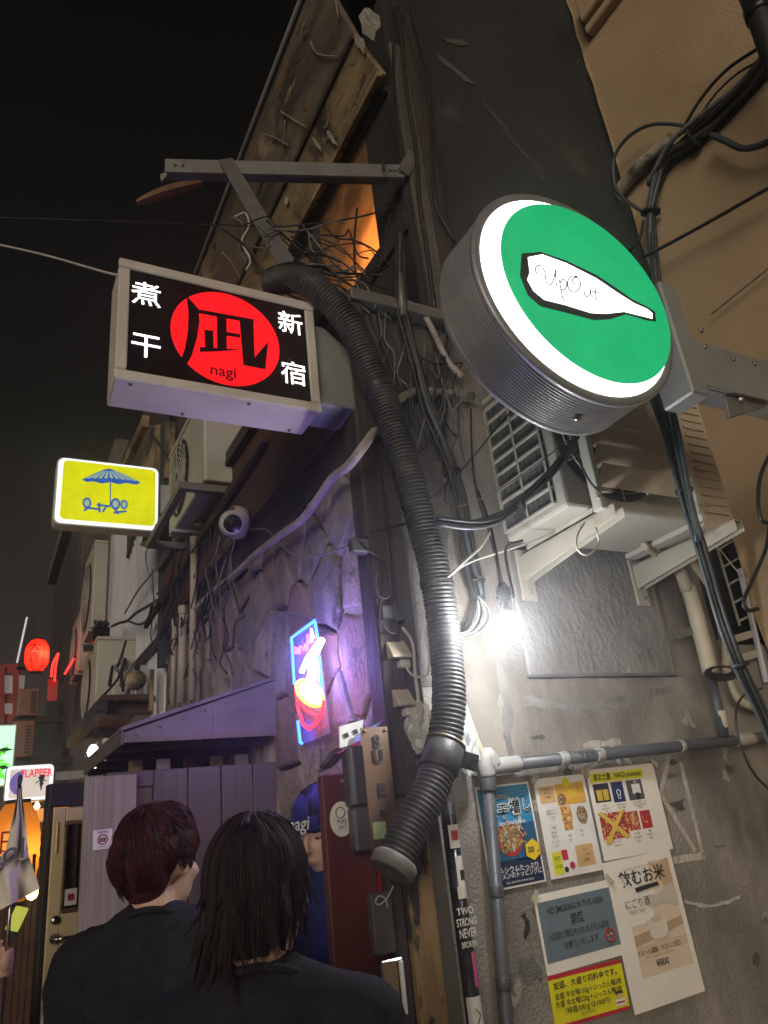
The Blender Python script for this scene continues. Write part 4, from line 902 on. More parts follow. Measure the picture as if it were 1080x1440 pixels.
for t_, u, v in (('お守り', .16, .42), ('Noren Charm', .16, .45), ('500', .16, .48), ('手拭い Towel', .39, .43), ('Sport ¥2000', .39, .465), ('T-シャツ 凪オリジナル', .66, .43), ('Tee Shirts and T-shirt', .66, .46), ('¥3,500', .66, .49), ('生ラーメン', .22, .82), ('SOLD OUT', .22, .86), ('カップ麺', .52, .77), ('CUP NOODLES', .52, .81), ('¥1,000', .52, .85), ('袋麺', .71, .76), ('RED Cabin', .71, .80), ('¥500', .71, .84)):
    s.txt(t_, u, v, .028, ink, 3, 'CENTER', sx_=.8)
# sake sheet
s = poster('sake_poster', 'tall beige poster of milky sake being poured, priced 800', (846, 1214), (941, 1194), (889, 1429), paper)
bei = [pm('sake_print_%d' % i, c, tuple(x * .9 for x in c), 5, .6) for i, c in enumerate(((.62, .50, .36), (.52, .37, .22), (.70, .58, .44), (.56, .52, .44), (.72, .66, .56), (.46, .34, .22)))]
s.rect(.20, .46, .93, .80, bei[2]); s.poly([(.62, .055), (.93, .055), (.93, .46), (.55, .46), (.62, .30)], bei[2], layer=1); s.poly([(.68, .08), (.93, .055), (.93, .28), (.80, .28)], bei[1], layer=2)
s.poly([(.20, .53), (.93, .47), (.93, .53), (.20, .60)], bei[5], layer=2); s.rect(.20, .60, .93, .66, bei[0], layer=2)
s.poly([(.50, .285), (.54, .275), (.66, .295), (.78, .25), (.93, .235), (.93, .40), (.80, .375), (.68, .35), (.56, .365), (.51, .36)], bei[3], 'flask_print', 3)
s.poly([(.53, .36), (.555, .36), (.56, .45), (.545, .45)], bei[4], 'sake_print', 4)
s.poly([(.41, .445), (.70, .445), (.68, .555), (.64, .58), (.47, .58), (.43, .555)], bei[4], 'cup_print', 5); s.disc(.555, .447, .024, bei[0], 'cup_rim_print', 6, sxr=2.3)
s.txt('Creamy style with milk rice brew  飲酒', .47, .075, .026, bei[5], 4, 'CENTER', sx_=.8, shear=.2)
s.txt('飲むお米', .50, .15, .115, ink, 4, 'CENTER', bold=.018, fit=.66)
s.poly([(.36, .215), (.50, .208), (.70, .205), (.71, .232), (.55, .238), (.37, .247)], ink, 'censor_bar', 4)
s.txt('にごり酒', .17, .32, .070, ink, 4, fit=.34); s.txt('Nigori Sake', .21, .368, .040, bei[5], 4, sx_=.9)
s.txt('とろ～り濃醇、やさしい甘口', .50, .645, .042, ink, 6, 'CENTER', fit=.60); s.txt('Rich, Creamy & Gently Sweet', .50, .68, .026, bei[5], 6, 'CENTER'); s.txt('¥800', .50, .735, .065, ink, 6, 'CENTER', bold=.01)
# no smoking sheet
s = poster('no_smoking_sheet', 'blue-grey no smoking notice on pale paper', (749, 1260), (854, 1237), (770, 1373), paper)
s.rect(.03, .10, .99, .86, paint('notice_blue', (.145, .20, .235)))
s.txt('NO SMOKING IN THIS AREA', .50, .235, .115, ink, 3, 'CENTER', fit=.74, bold=.012); s.txt('禁煙', .49, .40, .15, ink, 3, 'CENTER', bold=.012, fit=.17); s.txt('入店前に喫煙をされる方の入店を', .49, .56, .105, ink, 3, 'CENTER', fit=.80, bold=.008); s.txt('お断りいたします', .49, .70, .105, ink, 3, 'CENTER', fit=.44, bold=.008)
nr_ = paint('no_red', (.45, .03, .04)); s.ring(.87, .71, .085, .012, nr_); s.poly([(.815, .65), (.83, .635), (.925, .77), (.91, .785)], nr_, layer=3); s.rect(.84, .69, .90, .71, paint('cig', (.7, .7, .68)), layer=2)
# yellow size notice
s = poster('portion_notice', 'yellow noodle portion notice with a red top stripe at the bottom', (769, 1373), (872, 1348), (784, 1448), paint('notice_yellow', (.78, .72, .02)))
s.rect(0, 0, 1, .085, paint('notice_red', (.50, .03, .05)), layer=1); s.rect(.0, .93, 1, 1.0, paint('notice_red', (.5, .03, .05)), layer=1)
s.txt('並盛、大盛り同料金です。', .50, .22, .15, ink, 3, 'CENTER', bold=.015, fit=.86); s.txt('並盛 中太麺150g＋いったん麺3枚', .50, .42, .13, ink, 3, 'CENTER', bold=.012, fit=.90); s.txt('大盛 中太麺220g＋いったん麺3枚', .49, .57, .13, ink, 3, 'CENTER', bold=.012, fit=.90)
s.txt('（特盛300ｇは100円）', .45, .72, .13, ink, 3, 'CENTER', bold=.012, fit=.60); s.txt('おかわりできます', .44, .84, .07, ink, 3, 'CENTER', sx_=.7)
s.disc(.88, .68, .06, paint('face_print', (.7, .5, .38)), layer=3); s.poly([(.83, .66), (.84, .60), (.92, .60), (.94, .66), (.88, .64)], ink, layer=4); s.rect(.82, .75, .95, .88, pwhite, layer=3); s.rect(.83, .80, .94, .83, nr_, layer=4)
def corner_tape(TL, TR, BL, lab):
    a_, b_, c_ = py(*TL, YP), py(*TR, YP), py(*BL, YP); ex = (b_ - a_).normalized(); ez = Vector((0, 0, 1))
    o_ = thing('sticky_tape', lab, 'tape', tuple(a_))
    for q_, sg_ in ((a_, 1), (b_, -1)):
        d_ = (ex * sg_ * .8 - ez * -.6).normalized() if False else (ex * sg_ + ez).normalized(); n_ = Vector((-d_.z, 0, d_.x))
        bld(MB().prism([q_ + d_ * x_ + n_ * y_ + Vector((0, -.0105, 0)) for x_, y_ in ((-.018, -.008), (.02, -.0085), (.019, .008), (-.017, .0085))], (0, -.0003, 0)), 'tape_piece', glassy('clear_tape', (.8, .76, .66), .35, .25), o_)
corner_tape((749, 1096), (820, 1088), (771, 1238), 'yellowed clear tape on the top corners of the menu sheet')
corner_tape((823, 1083), (917, 1073), (845, 1212), 'yellowed clear tape on the top corners of the souvenir sheet')
corner_tape((749, 1260), (854, 1237), (770, 1373), 'yellowed clear tape on the top corners of the no smoking notice')
# tape outline left from an old poster
tp = thing('tape_outline', 'torn white tape outline left on the plaster beside the souvenir sheet', 'tape', tuple(py(985, 1212, YW)))
for a, b, wd in (((941, 1062), (929, 1118), .016), ((930, 1118), (978, 1197), .017), ((957, 1072), (990, 1208), .017), ((946, 1210), (991, 1203), .022), ((868, 1066), (873, 1076), .016), ((878, 1064), (888, 1074), .016)):
    p, q = py(*a, YW - .001), py(*b, YW - .001); bld(MB().bar(p, q, .0012, wd, (q - p).cross(Vector((0, -1, 0)))), 'tape_strip', whitepeel, tp)
# ================================================================== ENTRANCE CORNER
# red-brown open door leaf and things fixed to it
YD = YW - .02
d0, d1 = py(452, 1090, YD), py(518, 1090, YD)
rd = thing('red_brown_door', 'red brown wooden door leaf standing open at the corner', 'door', (d0.x, YD, 0))
bld(MB().box(d0.x, d1.x, YD, YD + .035, .05, d0.z), 'leaf', reddoor, rd, .004)
bld(MB().box(d1.x + .003, a.x if False else d1.x + .075, YD + .01, YD + .035, .05, py(540, 1200, YD).z), 'red_panel', redpaint, rd, .003)
for z in (d0.z - .02,): bld(MB().lathe([(.006, 0), (.004, .004), (.001, .005)], (d0.x + .06, YD - .001, z), (0, -1, 0), 8), 'screw', galv, rd)
rs = Sheet(py(462, 1128, YD - .002), py(495, 1126, YD - .002), py(465, 1178, YD - .002), parent=rd, root=False); rs.root_off = Vector(rd.location)
rs.disc(.5, .5, .5, paint('sticker_round_white', (.75, .72, .70)), 'round_sticker', 1, sxr=.78); rs.ring(.45, .32, .15, .012, ink); rs.txt('PURE', .5, .58, .17, ink, 3, 'CENTER', sx_=.8); rs.txt('MALT', .5, .74, .12, ink, 3, 'CENTER', sx_=.8)
# dark electric box behind the plate
eb = thing('dark_switch_box', 'dark slim box mounted on the red door beside the metal plate', 'box', tuple(py(500, 1195, YD)))
p, q = py(484, 1060, YD - .03), py(510, 1195, YD - .03)
bld(MB().box(p.x, p.x + .085, YD - .055, YD - .005, py(495, 1135, YD).z, py(495, 1052, YD).z), 'case', pm('dark_slate', (.07, .07, .08), None, 8, .45), eb, .006)
bld(MB().box(p.x + .005, p.x + .09, YD - .05, YD - .005, py(500, 1198, YD).z, py(495, 1136, YD).z), 'lower_case', pm('dark_slate2', (.10, .095, .105), None, 8, .5), eb, .006)
# coppery plate with letters S U E
TLp, TRp, BLp = py(506, 1024, 1.915), py(543, 1022, 1.915), py(522, 1200, 1.915)
pl_ = Sheet(TLp, TRp, BLp, 'letter_plate', 'shiny coppery metal plate with black letters at the corner', 'sign', copper, .006)
plw = lambda u, v: pl_.p(u, v)
for ch, v in (('S', .13), ('U', .255), ('E', .53)):
    pl_.txt(ch, .52, v, .145, ink, 8, 'CENTER', bold=.045, sx_=.95, ext=.05)
pl_.rect(.38, .68, .62, .73, ink, 'black_patch', 8); pl_.rect(.08, .77, .55, .90, paint('green_note', (.30, .38, .22)), 'green_note', 8)
for u, v in ((.12, .03), (.9, .03), (.12, .97)): bld(MB().lathe([(.005, 0), (.004, .004), (.001, .005)], pl_.p(u, v, .007) + pl_.root_off, pl_.n, 8), 'screw', chrome, pl_.root)
# leaflets above it
lf = thing('folded_leaflets', 'white, blue and pink folded leaflets tucked above the metal plate', 'leaflet', tuple(py(490, 1055, 1.95)))
bld(MB().prism([py(u, v, 1.97) for u, v in ((477, 1022), (511, 1012), (510, 1030), (493, 1048), (478, 1052))], (0, .004, 0)), 'white_leaflet', pwhite, lf)
bld(MB().prism([py(u, v, 1.955) for u, v in ((502, 1033), (538, 1013), (524, 1030), (506, 1046), (494, 1052))], (0, .003, 0)), 'blue_leaflet', paint('leaflet_blue', (.22, .25, .75)), lf)
bld(MB().prism([py(u, v, 1.948) for u, v in ((473, 1060), (508, 1040), (502, 1052))], (0, .003, 0)), 'pink_leaflet', paint('leaflet_pink', (.70, .10, .22)), lf)
for u, v in ((487, 1034), (500, 1029)): bld(MB().obox(py(u, v, 1.967), (.006, 0, .002), (0, .001, 0), (-.002, 0, .006)), 'print', ink, lf)
# two weatherproof sockets
def socket(label, u0, v0, u1, v1, Y):
    A_, B_ = py(u0, v0, Y), py(u1, v1, Y); t = thing('outlet_cover', label, 'outlet', tuple(Vector((A_.x, YW, B_.z))), group=None)
    x0_, x1_, z0_, z1_ = A_.x, B_.x, B_.z, A_.z; h = z1_ - z0_
    bld(MB().box(x0_, x1_, Y + .02, Y + .03, z0_ - .01, z1_ + .01), 'back_plate', pvcbeige, t, .003)
    bld(MB().prism([(x0_ + .006, Y + .019, z1_), (x0_ + .006, Y - .012, z1_ - .02), (x0_ + .006, Y - .045, z0_ + h * .42), (x0_ + .006, Y - .045, z0_ + h * .36), (x0_ + .006, Y + .019, z0_ + h * .36)], (x1_ - x0_ - .012, 0, 0)), 'hood', pvcbeige, t, .006, 2)
    bld(MB().box(x0_ + .012, x1_ - .012, Y - .0, Y + .019, z0_ + .004, z0_ + h * .35), 'face', pm('outlet_face', (.36, .33, .28), None, 9, .5), t, .003)
    xm = (x0_ + x1_) / 2
    bld(MB().box(xm - .004, xm + .032, Y - .035, Y - .001, z0_ + .012, z0_ + h * .33), 'plug', cablewhite, t, .006, 2)
    for dx in (-.02, -.004): bld(MB().lathe([(.003, 0), (.003, .002), (.001, .002)], (xm + dx, Y - .001, z0_ + .02), (0, -1, 0), 8), 'hole', ink, t)
    bld(MB().lathe([(.004, 0), (.001, .003)], (xm - .0, Y - .008, z1_ - .012), (0, -1, .4), 8), 'screw', galv, t)
    return t
socket('upper grey weatherproof outlet with a white plug left of the hose', 537, 895, 575, 948, 1.95)
socket('lower grey weatherproof outlet half covered by a plastic bag', 545, 962, 580, 1015, 1.95)
cable('outlet_lead', 'white lead looping from the plug of the upper outlet', [py(u, v, 1.90) for u, v in ((570, 935), (578, 948), (592, 952), (602, 944), (603, 915), (598, 890), (606, 880))], .004, cablewhite)
cable('outlet_conduit_lead', 'white cable dropping past both outlets beside the hose', [py(u, v, 1.93) for u, v in ((566, 882), (580, 905), (584, 950), (588, 985), (582, 1000), (590, 1012))], .005, cablewhite)
# crumpled clear plastic bag
def crumple(name, label, c, r, seed):
    rg = random.Random(seed); mb = MB(); seg, rings = 22, 14; vs = []
    for i in range(rings + 1):
        t = math.pi * i / rings
        for k in range(seg):
            a_ = 2 * math.pi * k / seg; dv = Vector((math.sin(t) * math.cos(a_), math.sin(t) * math.sin(a_), -math.cos(t)))
            nn = noise.noise(dv * 3.1 + Vector((seed, 0, 0))) * .38 + noise.noise(dv * 8 + Vector((0, seed, 0))) * .22
            vs.append(Vector(c) + Vector((dv.x * r[0], dv.y * r[1], dv.z * r[2])) * (1 + nn))
    mb.add(vs, [(i * seg + k, i * seg + (k + 1) % seg, (i + 1) * seg + (k + 1) % seg, (i + 1) * seg + k) for i in range(rings) for k in range(seg)], False)
    o = mb.build(name, bagmat); tag(o, label, 'plastic bag'); return o
crumple('plastic_bag', 'crumpled clear plastic bag stuffed left of the hose under the outlets', py(590, 1022, 1.93), (.045, .03, .07), 3)
crumple('plastic_bag', 'crumpled clear plastic bag hanging right of the hose above the pipe elbow', py(655, 1050, 1.92), (.04, .03, .08), 9)
# silver box near the bottom of the door jamb
sv = thing('silver_intercom', 'silver slim box with a pale edge low on the door jamb', 'box', tuple(py(550, 1420, 1.93)))
p = py(536, 1352, 1.90); q = py(565, 1432, 1.90)
bld(MB().box(p.x, p.x + .062, 1.90, 1.945, q.z, p.z), 'case', chrome, sv, .004)
bld(MB().box(p.x + .045, p.x + .058, 1.893, 1.8995, q.z + .006, p.z - .006), 'edge_strip', pwhite, sv, .002)
bld(MB().box(p.x - .005, p.x + .055, 1.915, 1.945, p.z + .01, p.z + .15), 'upper_box', pm('dark_slate2', (.10, .095, .105)), sv, .004)
cable('string_loop', 'thin white string loop hanging below the end of the hose', [py(u, v, 1.90) for u, v in ((553, 1246), (545, 1262), (534, 1272), (528, 1268), (533, 1260), (542, 1264), (545, 1276))], .002, cablewhite)
# ---- turret camera
tcx = px(338, 738, .97)
cc_ = thing('security_camera', 'white turret security camera on the brown fascia', 'camera', tuple(tcx))
bld(MB().lathe([(.075, .05), (.078, .02), (.070, -.01), (.045, -.03), (.001, -.03)], tcx + Vector((0, -.02, 0)), (-1, 0, 0), 24), 'base', signwhite, cc_)
bc2 = tcx + Vector((-.045, -.03, -.01)); ld_ = (CAM - bc2).normalized()
bld(MB().ell(bc2, (.062, .062, .062), None, 20, 12), 'ball', signwhite, cc_)
bld(MB().lathe([(.048, .040), (.050, .060), (.046, .066), (.040, .062), (.001, .058)], bc2, ld_, 22), 'lens_ring', signwhite, cc_)
bld(MB().lathe([(.041, .0655), (.025, .070), (.001, .071)], bc2, ld_, 22), 'lens_window', blackgloss, cc_)
bld(MB().lathe([(.012, .0715), (.010, .074), (.001, .074)], bc2, ld_, 14), 'lens', pm('lens_glass', (.03, .03, .05), None, 5, .08), cc_)
cable('camera_lead', 'grey lead looping from the security camera to the right along the stones', [px(u, v, 1.0) for u, v in ((352, 745), (375, 745), (395, 765), (410, 778), (440, 782), (470, 775), (490, 768))], .004, cablegrey)
cable('camera_loop', 'black cable loop hanging round the security camera', [px(u, v, .98) for u, v in ((330, 718), (312, 722), (303, 750), (312, 778), (335, 785), (350, 770))], .004, black)
# ================================================================== VESTIBULE AND AWNING
YV = 2.93
vs_ = thing('entrance_screen', 'violet grey laminate entrance screen under the awning', 'partition', (.7, YV, 0))
pa, pb, pc = py(120, 1093, YV - .03), py(193, 1085, YV - .03), py(392, 1071, YV)
bld(MB().box(pa.x, pb.x, YV - .03, YV - .004, .02, pa.z), 'pale_panel', purplepanel, vs_, .003)
xs = [pb.x - .12, pb.x + .10, pb.x + .30, pc.x + .02]
wz0, wz1 = py(190, 1285, YV).z, py(190, 1108, YV).z; wx1 = py(211, 1110, YV).x
bld(MB().box(pb.x - .1, wx1 + .012, YV, YV + .03, wz1 + .002, pc.z), 'dark_panel', purpledark, vs_, .003)
bld(MB().box(pb.x - .1, wx1 + .012, YV, YV + .03, .02, wz0), 'dark_panel', purpledark, vs_, .003)
for i in range(4):
    xa_ = wx1 + .014 + (pc.x + .02 - wx1 - .014) * i / 4; xb_ = wx1 + .014 + (pc.x + .02 - wx1 - .014) * (i + 1) / 4 - .004
    bld(MB().box(xa_, xb_, YV, YV + .03, .02, pc.z - .0), 'dark_panel', purpledark, vs_, .003)
bld(MB().box(pb.x - .095, wx1 + .01, YV + .012, YV + .018, wz0 + .002, wz1), 'glass', pm('dim_mirror', (.5, .45, .38), (.35, .3, .25), 6, .12, metal=.8), vs_)
bld(MB().box(pb.x - .06, pb.x + .0, YV + .004, YV + .010, wz1 - .09, wz1 - .03), 'notice', pm('brown_notice', (.2, .16, .11), None, 9, .5), vs_)
st = Sheet(py(131, 1168, YV - .033), py(158, 1165, YV - .033), py(130, 1196, YV - .033), 'no_photo_sticker', 'small white no photography sticker on the pale screen', 'sticker', pwhite)
st.txt('WARNING', .5, .13, .16, paint('sticker_violet', (.25, .16, .42)), 3, 'CENTER', sx_=.75, bold=.02); st.txt('NO PHOTO', .5, .88, .11, paint('sticker_violet', (.25, .16, .42)), 3, 'CENTER', sx_=.9); st.ring(.5, .5, .24, .032, nr_); st.rect(.36, .42, .64, .62, ink, layer=2); st.ring(.5, .52, .06, .012, pwhite)
aw = thing('lean_to_awning', 'dark lean-to awning roof catching violet light over the entrance screen', 'awning', (.8, 2.9, 1.9))
YA = 2.88
A0, A1, A2, A3 = py(175, 1030, YA), py(388, 957, YA), py(388, 1033, YA), py(175, 1043, YA)
awm = pm('awning_sheet', (.17, .16, .165), (.10, .095, .10), 4, .55, bump=.25, bscale=14, detail=9, dirt=(.055, .05, .05), dscale=4, dthr=.52, dsoft=.2)
bld(MB().prism([A0, A1, A2, A3], (0, .012, 0)), 'side_cheek', awm, aw)
for k in range(7):
    t_ = (k + .5) / 7; q_ = A0.lerp(A1, t_) + Vector((0, -.001, -.022)); bld(MB().lathe([(.006, 0), (.005, .003), (.001, .004)], q_, (0, -1, 0), 8), 'rivet', galv, aw)
q_ = A0.lerp(A1, .55); bld(MB().prism([q_ + Vector((0, 0, -.004)), q_ + Vector((.018, 0, .002)), Vector((q_.x + .018, YA, A2.z + .004)), Vector((q_.x, YA, A2.z + .004))], (0, -.004, 0)), 'lap_seam', awm, aw)
bld(MB().prism([A3 + Vector((-.004, 0, -.004)), A2 + Vector((0, 0, -.004)), A2 + Vector((0, 0, .014)), A3 + Vector((-.004, 0, .014))], (0, -.006, 0)), 'edge_strip', pm('awning_fascia', (.17, .13, .12), (.12, .09, .085), 6, .6), aw)
yfar = px(122, 1072, A0.x).y
bld(MB().prism([A0 + Vector((-.012, 0, .006)), A1 + Vector((0, 0, .006)), A1 + Vector((0, 0, .02)), A0 + Vector((-.012, 0, .02))], (0, yfar - YA, 0)), 'roof_sheet', awm, aw)
bld(MB().prism([A0 + Vector((-.012, .0, .004)), A3 + Vector((-.012, 0, -.01)), A3 + Vector((-.002, 0, -.01)), A0 + Vector((-.002, 0, .004))], (0, yfar - YA, 0)), 'front_fascia', pm('awning_fascia', (.17, .13, .12), (.12, .09, .085), 6, .6), aw)
for k in range(4): bld(MB().box(A0.x, A1.x, YA + .12 + k * .28, YA + .15 + k * .28, A3.z - .02, A3.z + .01), 'rafter', wood_dark, aw)
for k in range(5):
    x_ = A0.x + .08 + k * .11; bld(MB().box(x_, x_ + .05, YA + .35, YA + .38, 1.80, A3.z - .03), 'stud', (wood_tan, corrwhite, wood_brown)[k % 3], aw)
# cream door
YC = 3.30
cdv = (Vector((1, .22, 0))).normalized()
cr = thing('cream_door', 'cream painted door with a lattice window left of the screen', 'door', tuple(py(60, 1440, YC)))
TLc = py(72, 1138, YC); zc1 = TLc.z
org = Vector((TLc.x, YC, 0)); nx = Vector((cdv.y, -cdv.x, 0))
def dbox(u0, u1, z0_, z1_, t0, t1, name, mat, bev=.003):
    c = org + cdv * ((u0 + u1) / 2) + nx * ((t0 + t1) / 2) + Vector((0, 0, (z0_ + z1_) / 2))
    return bld(MB().obox(c, cdv * (u1 - u0) / 2, nx * (t1 - t0) / 2, Vector((0, 0, (z1_ - z0_) / 2))), name, mat, cr, bev)
wz1_, wz0_ = py(85, 1157, YC).z, py(85, 1283, YC).z; wu0, wu1 = .045, .30
dbox(0, wu0, .02, zc1, 0, .035, 'stile', cream); dbox(wu1, .62, .02, zc1, 0, .035, 'stile', cream); dbox(wu0 + .001, wu1 - .001, wz1_, zc1 - .001, 0, .034, 'top_rail', cream); dbox(wu0 + .001, wu1 - .001, .021, wz0_, 0, .034, 'panel', cream)
dbox(wu0 + .002, wu1 - .002, wz0_ + .002, wz1_ - .002, .004, .008, 'window_glass', pm('dark_window', (.06, .045, .03), (.09, .06, .035), 4, .15), 0)
for k in range(7): dbox(wu0 + .015 + k * .033, wu0 + .022 + k * .033, wz0_ + .002, wz1_ - .002, .010, .018, 'lattice_bar', wood_brown, 0)
for u0, u1, a_, b_ in ((wu0, wu1, wz1_ - .012, wz1_ + .004), (wu0, wu1, wz0_ - .004, wz0_ + .012)): dbox(u0, u1, a_, b_, .0355, .042, 'window_bead', pm('bead_brown', (.16, .10, .05), None, 8, .5))
for u0 in (wu0 - .004, wu1 - .008): dbox(u0, u0 + .012, wz0_ + .013, wz1_ - .013, .0355, .042, 'window_bead', pm('bead_brown', (.16, .10, .05)))
dbox(wu0 + .012, wu0 + .055, wz0_ + .02, wz0_ + .075, .036, .038, 'small_notice', pwhite, 0); dbox(wu0 + .022, wu0 + .045, wz0_ + .036, wz0_ + .058, .0385, .0395, 'notice_print', nr_, 0)
hz = py(60, 1322, YC).z
hp_ = org + cdv * .028 + nx * .036 + Vector((0, 0, hz)); bld(MB().lathe([(.018, 0), (.016, .012), (.008, .016), (.008, .04), (.001, .04)], hp_, nx, 14), 'handle_rose', chrome, cr); bld(MB().tube([hp_ + nx * .035, hp_ + nx * .04 + cdv * .02, hp_ + nx * .038 + cdv * .085], .0065, 8), 'handle', chrome, cr)
bld(MB().lathe([(.016, 0), (.014, .008), (.001, .009)], hp_ + Vector((0, 0, .06)), nx, 14), 'lock', chrome, cr)
dbox(.03, .11, hz - .085, hz - .055, .036, .04, 'letter_slot', pm('slot_brass', (.35, .28, .17), None, 8, .4, metal=.6)); dbox(.012, .020, zc1 - .16, zc1 - .05, .036, .042, 'closer_strip', cream)
dbox(-.022, -.002, 0, zc1 + .01, -.02, .03, 'frame', wood_dark); dbox(-.02, .62, zc1 + .006, py(90, 1102, YC).z, -.02, .04, 'lintel', pm('dark_lintel', (.03, .025, .03), None, 6, .6))

# ================================================================== CABLES
def bundle(name, label, pts, n, spread, r, mats, seed, cat='cable bundle', ties=()):
    rg = random.Random(seed); t = thing(name, label, cat, tuple(pts[-1]))
    base = smoothpath(pts, 6)
    for k in range(n):
        ph = rg.uniform(0, 6.28); of = Vector((rg.gauss(0, spread), rg.gauss(0, spread * .6), rg.gauss(0, spread))); wv = rg.uniform(.3, 1) * spread
        q = [p + of + Vector((math.sin(i * .35 + ph), math.cos(i * .27 + ph), math.sin(i * .31 + ph * 2))) * wv * .6 for i, p in enumerate(base)]
        bld(MB().tube(q, r * rg.uniform(.65, 1.3), 6), 'strand', rg.choice(mats), t)
    for f_ in ties:
        i = int(f_ * (len(base) - 2)); d_ = (base[i + 1] - base[i]).normalized()
        bld(MB().tube([base[i] - d_ * .006, base[i] + d_ * .006], spread * 2.2 + r, 10), 'cable_tie', black, t)
    return t
P_ = lambda Y, *uv: [py(u, v, Y) for u, v in uv]
X_ = lambda X, *uv: [px(u, v, X) for u, v in uv]
bundle('cable_bundle', 'thick black cable bundle running down the gable left of the round sign', P_(1.95, (560, 330), (563, 403), (569, 452), (584, 509), (602, 576), (625, 633), (646, 698), (660, 775), (673, 838)), 9, .012, .007, [black, black, cableblue, cablegrey], 1, ties=(.72, .99))
cl = thing('cable_tails', 'looped cable tails splaying from the bundle beside the bulb', 'cable bundle', tuple(py(670, 880, 1.93)))
rg = random.Random(4)
for k in range(8):
    w_ = k * 3.2
    bld(MB().tube(smoothpath(P_(1.93 - .004 * k, (672, 838), (668 + w_ * .9, 858), (664 + w_, 872 + w_ * .2), (655 + w_ * .6, 886 + w_ * .3), (642, 889 + k * 1.4), (632, 884 + k)), 6), rg.uniform(.0022, .004), 6), 'tail', (black, cablegrey, cablewhite)[k % 3], cl)
bundle('cable_bundle', 'black cable bundle sagging under the round sign to the hose', P_(1.56, (826, 602), (774, 666), (735, 706), (700, 733), (660, 741), (612, 737)), 6, .008, .006, [black, black, cableblue], 2, ties=(.45,))
bundle('cable_bundle', 'black cable bundle dropping from the sign arm past the beige trunking', P_(1.42, (915, 540), (940, 610), (962, 690), (985, 762), (1015, 865), (1040, 935), (1075, 1010), (1095, 1060)), 9, .010, .006, [black, black, cableblue, black], 3, ties=(.3, .75))
bundle('cable_bundle', 'slate green flat cables hanging from the junction box of the round sign', P_(1.38, (938, 555), (952, 610), (966, 680), (984, 760)), 4, .010, .006, [cableblue, pm('teal_cable', (.03, .06, .06), None, 20, .45)], 8)
bundle('cable_bundle', 'old cable bundle climbing the tan wall to the top right corner', X_(2.84, (1100, 66), (1066, 100), (1020, 148), (969, 196), (935, 225), (915, 262)), 11, .022, .014, [black, black, cablegrey, pm('dusty_cable', (.10, .085, .07), None, 20, .7)], 5, ties=(.6,))
bundle('cable_bundle', 'black cable cluster dropping on the tan wall behind the round sign', X_(2.83, (925, 235), (915, 298), (918, 350), (924, 410)), 6, .018, .012, [black, cableblue, black], 6, ties=(.4,))
for label, pts, r_, mt_ in (
    ('grey cable loop standing out on the tan wall', X_(2.80, (969, 178), (935, 174), (907, 178), (880, 196), (863, 225), (866, 265), (885, 285), (907, 300)), .010, cableblue),
    ('slate blue cable sagging to the right edge of the tan wall', X_(2.80, (1000, 190), (1020, 198), (1046, 209), (1080, 200), (1110, 180)), .016, cableblue),
    ('straight black cable slanting up the tan wall to the right', X_(2.80, (905, 362), (990, 316), (1085, 262)), .009, black),
    ('thin faint cable on the tan wall above the sign arm', X_(2.86, (1000, 442), (1040, 410), (1085, 374)), .004, cablegrey),
    ('black cable arching off the tan wall bundle at the top right', X_(2.80, (955, 190), (985, 140), (1020, 100), (1060, 72), (1100, 50)), .009, black),
    ('second black cable beside the arching one at the top right', X_(2.80, (965, 195), (1000, 140), (1035, 105), (1075, 82)), .006, black),
    ('black cable tail leaving the cluster towards the lower left', X_(2.80, (905, 310), (898, 340), (885, 352), (868, 372)), .009, black)):
    cable('wall_cable', label, pts, r_, mt_)
wp = thing('peeling_conduit', 'white peeling conduit end bending down the tan wall', 'pipe', tuple(px(874, 330, 2.84)))
bld(MB().tube(smoothpath(X_(2.85, (945, 195), (900, 235), (872, 268), (864, 292), (870, 318), (874, 338)), 6), .035, 12), 'conduit', pm('peeling_white', (.46, .42, .36), (.30, .26, .21), 8, .8, bump=.5, dirt=(.07, .06, .05), dscale=7, dthr=.52), wp)
bld(MB().tube(X_(2.85, (866, 298), (871, 316)), .042, 12), 'collar', whitepeel, wp)
dk = thing('overhead_black_pipe', 'thick black pipe crossing the top right corner', 'pipe', tuple(px(1100, 90, 2.6)))
bld(MB().tube(X_(2.6, (1048, -30), (1068, 20), (1082, 60), (1110, 140)), .05, 14), 'pipe', black, dk); bld(MB().tube(X_(2.6, (1064, 10), (1069, 24)), .056, 14), 'collar', blackgloss, dk)
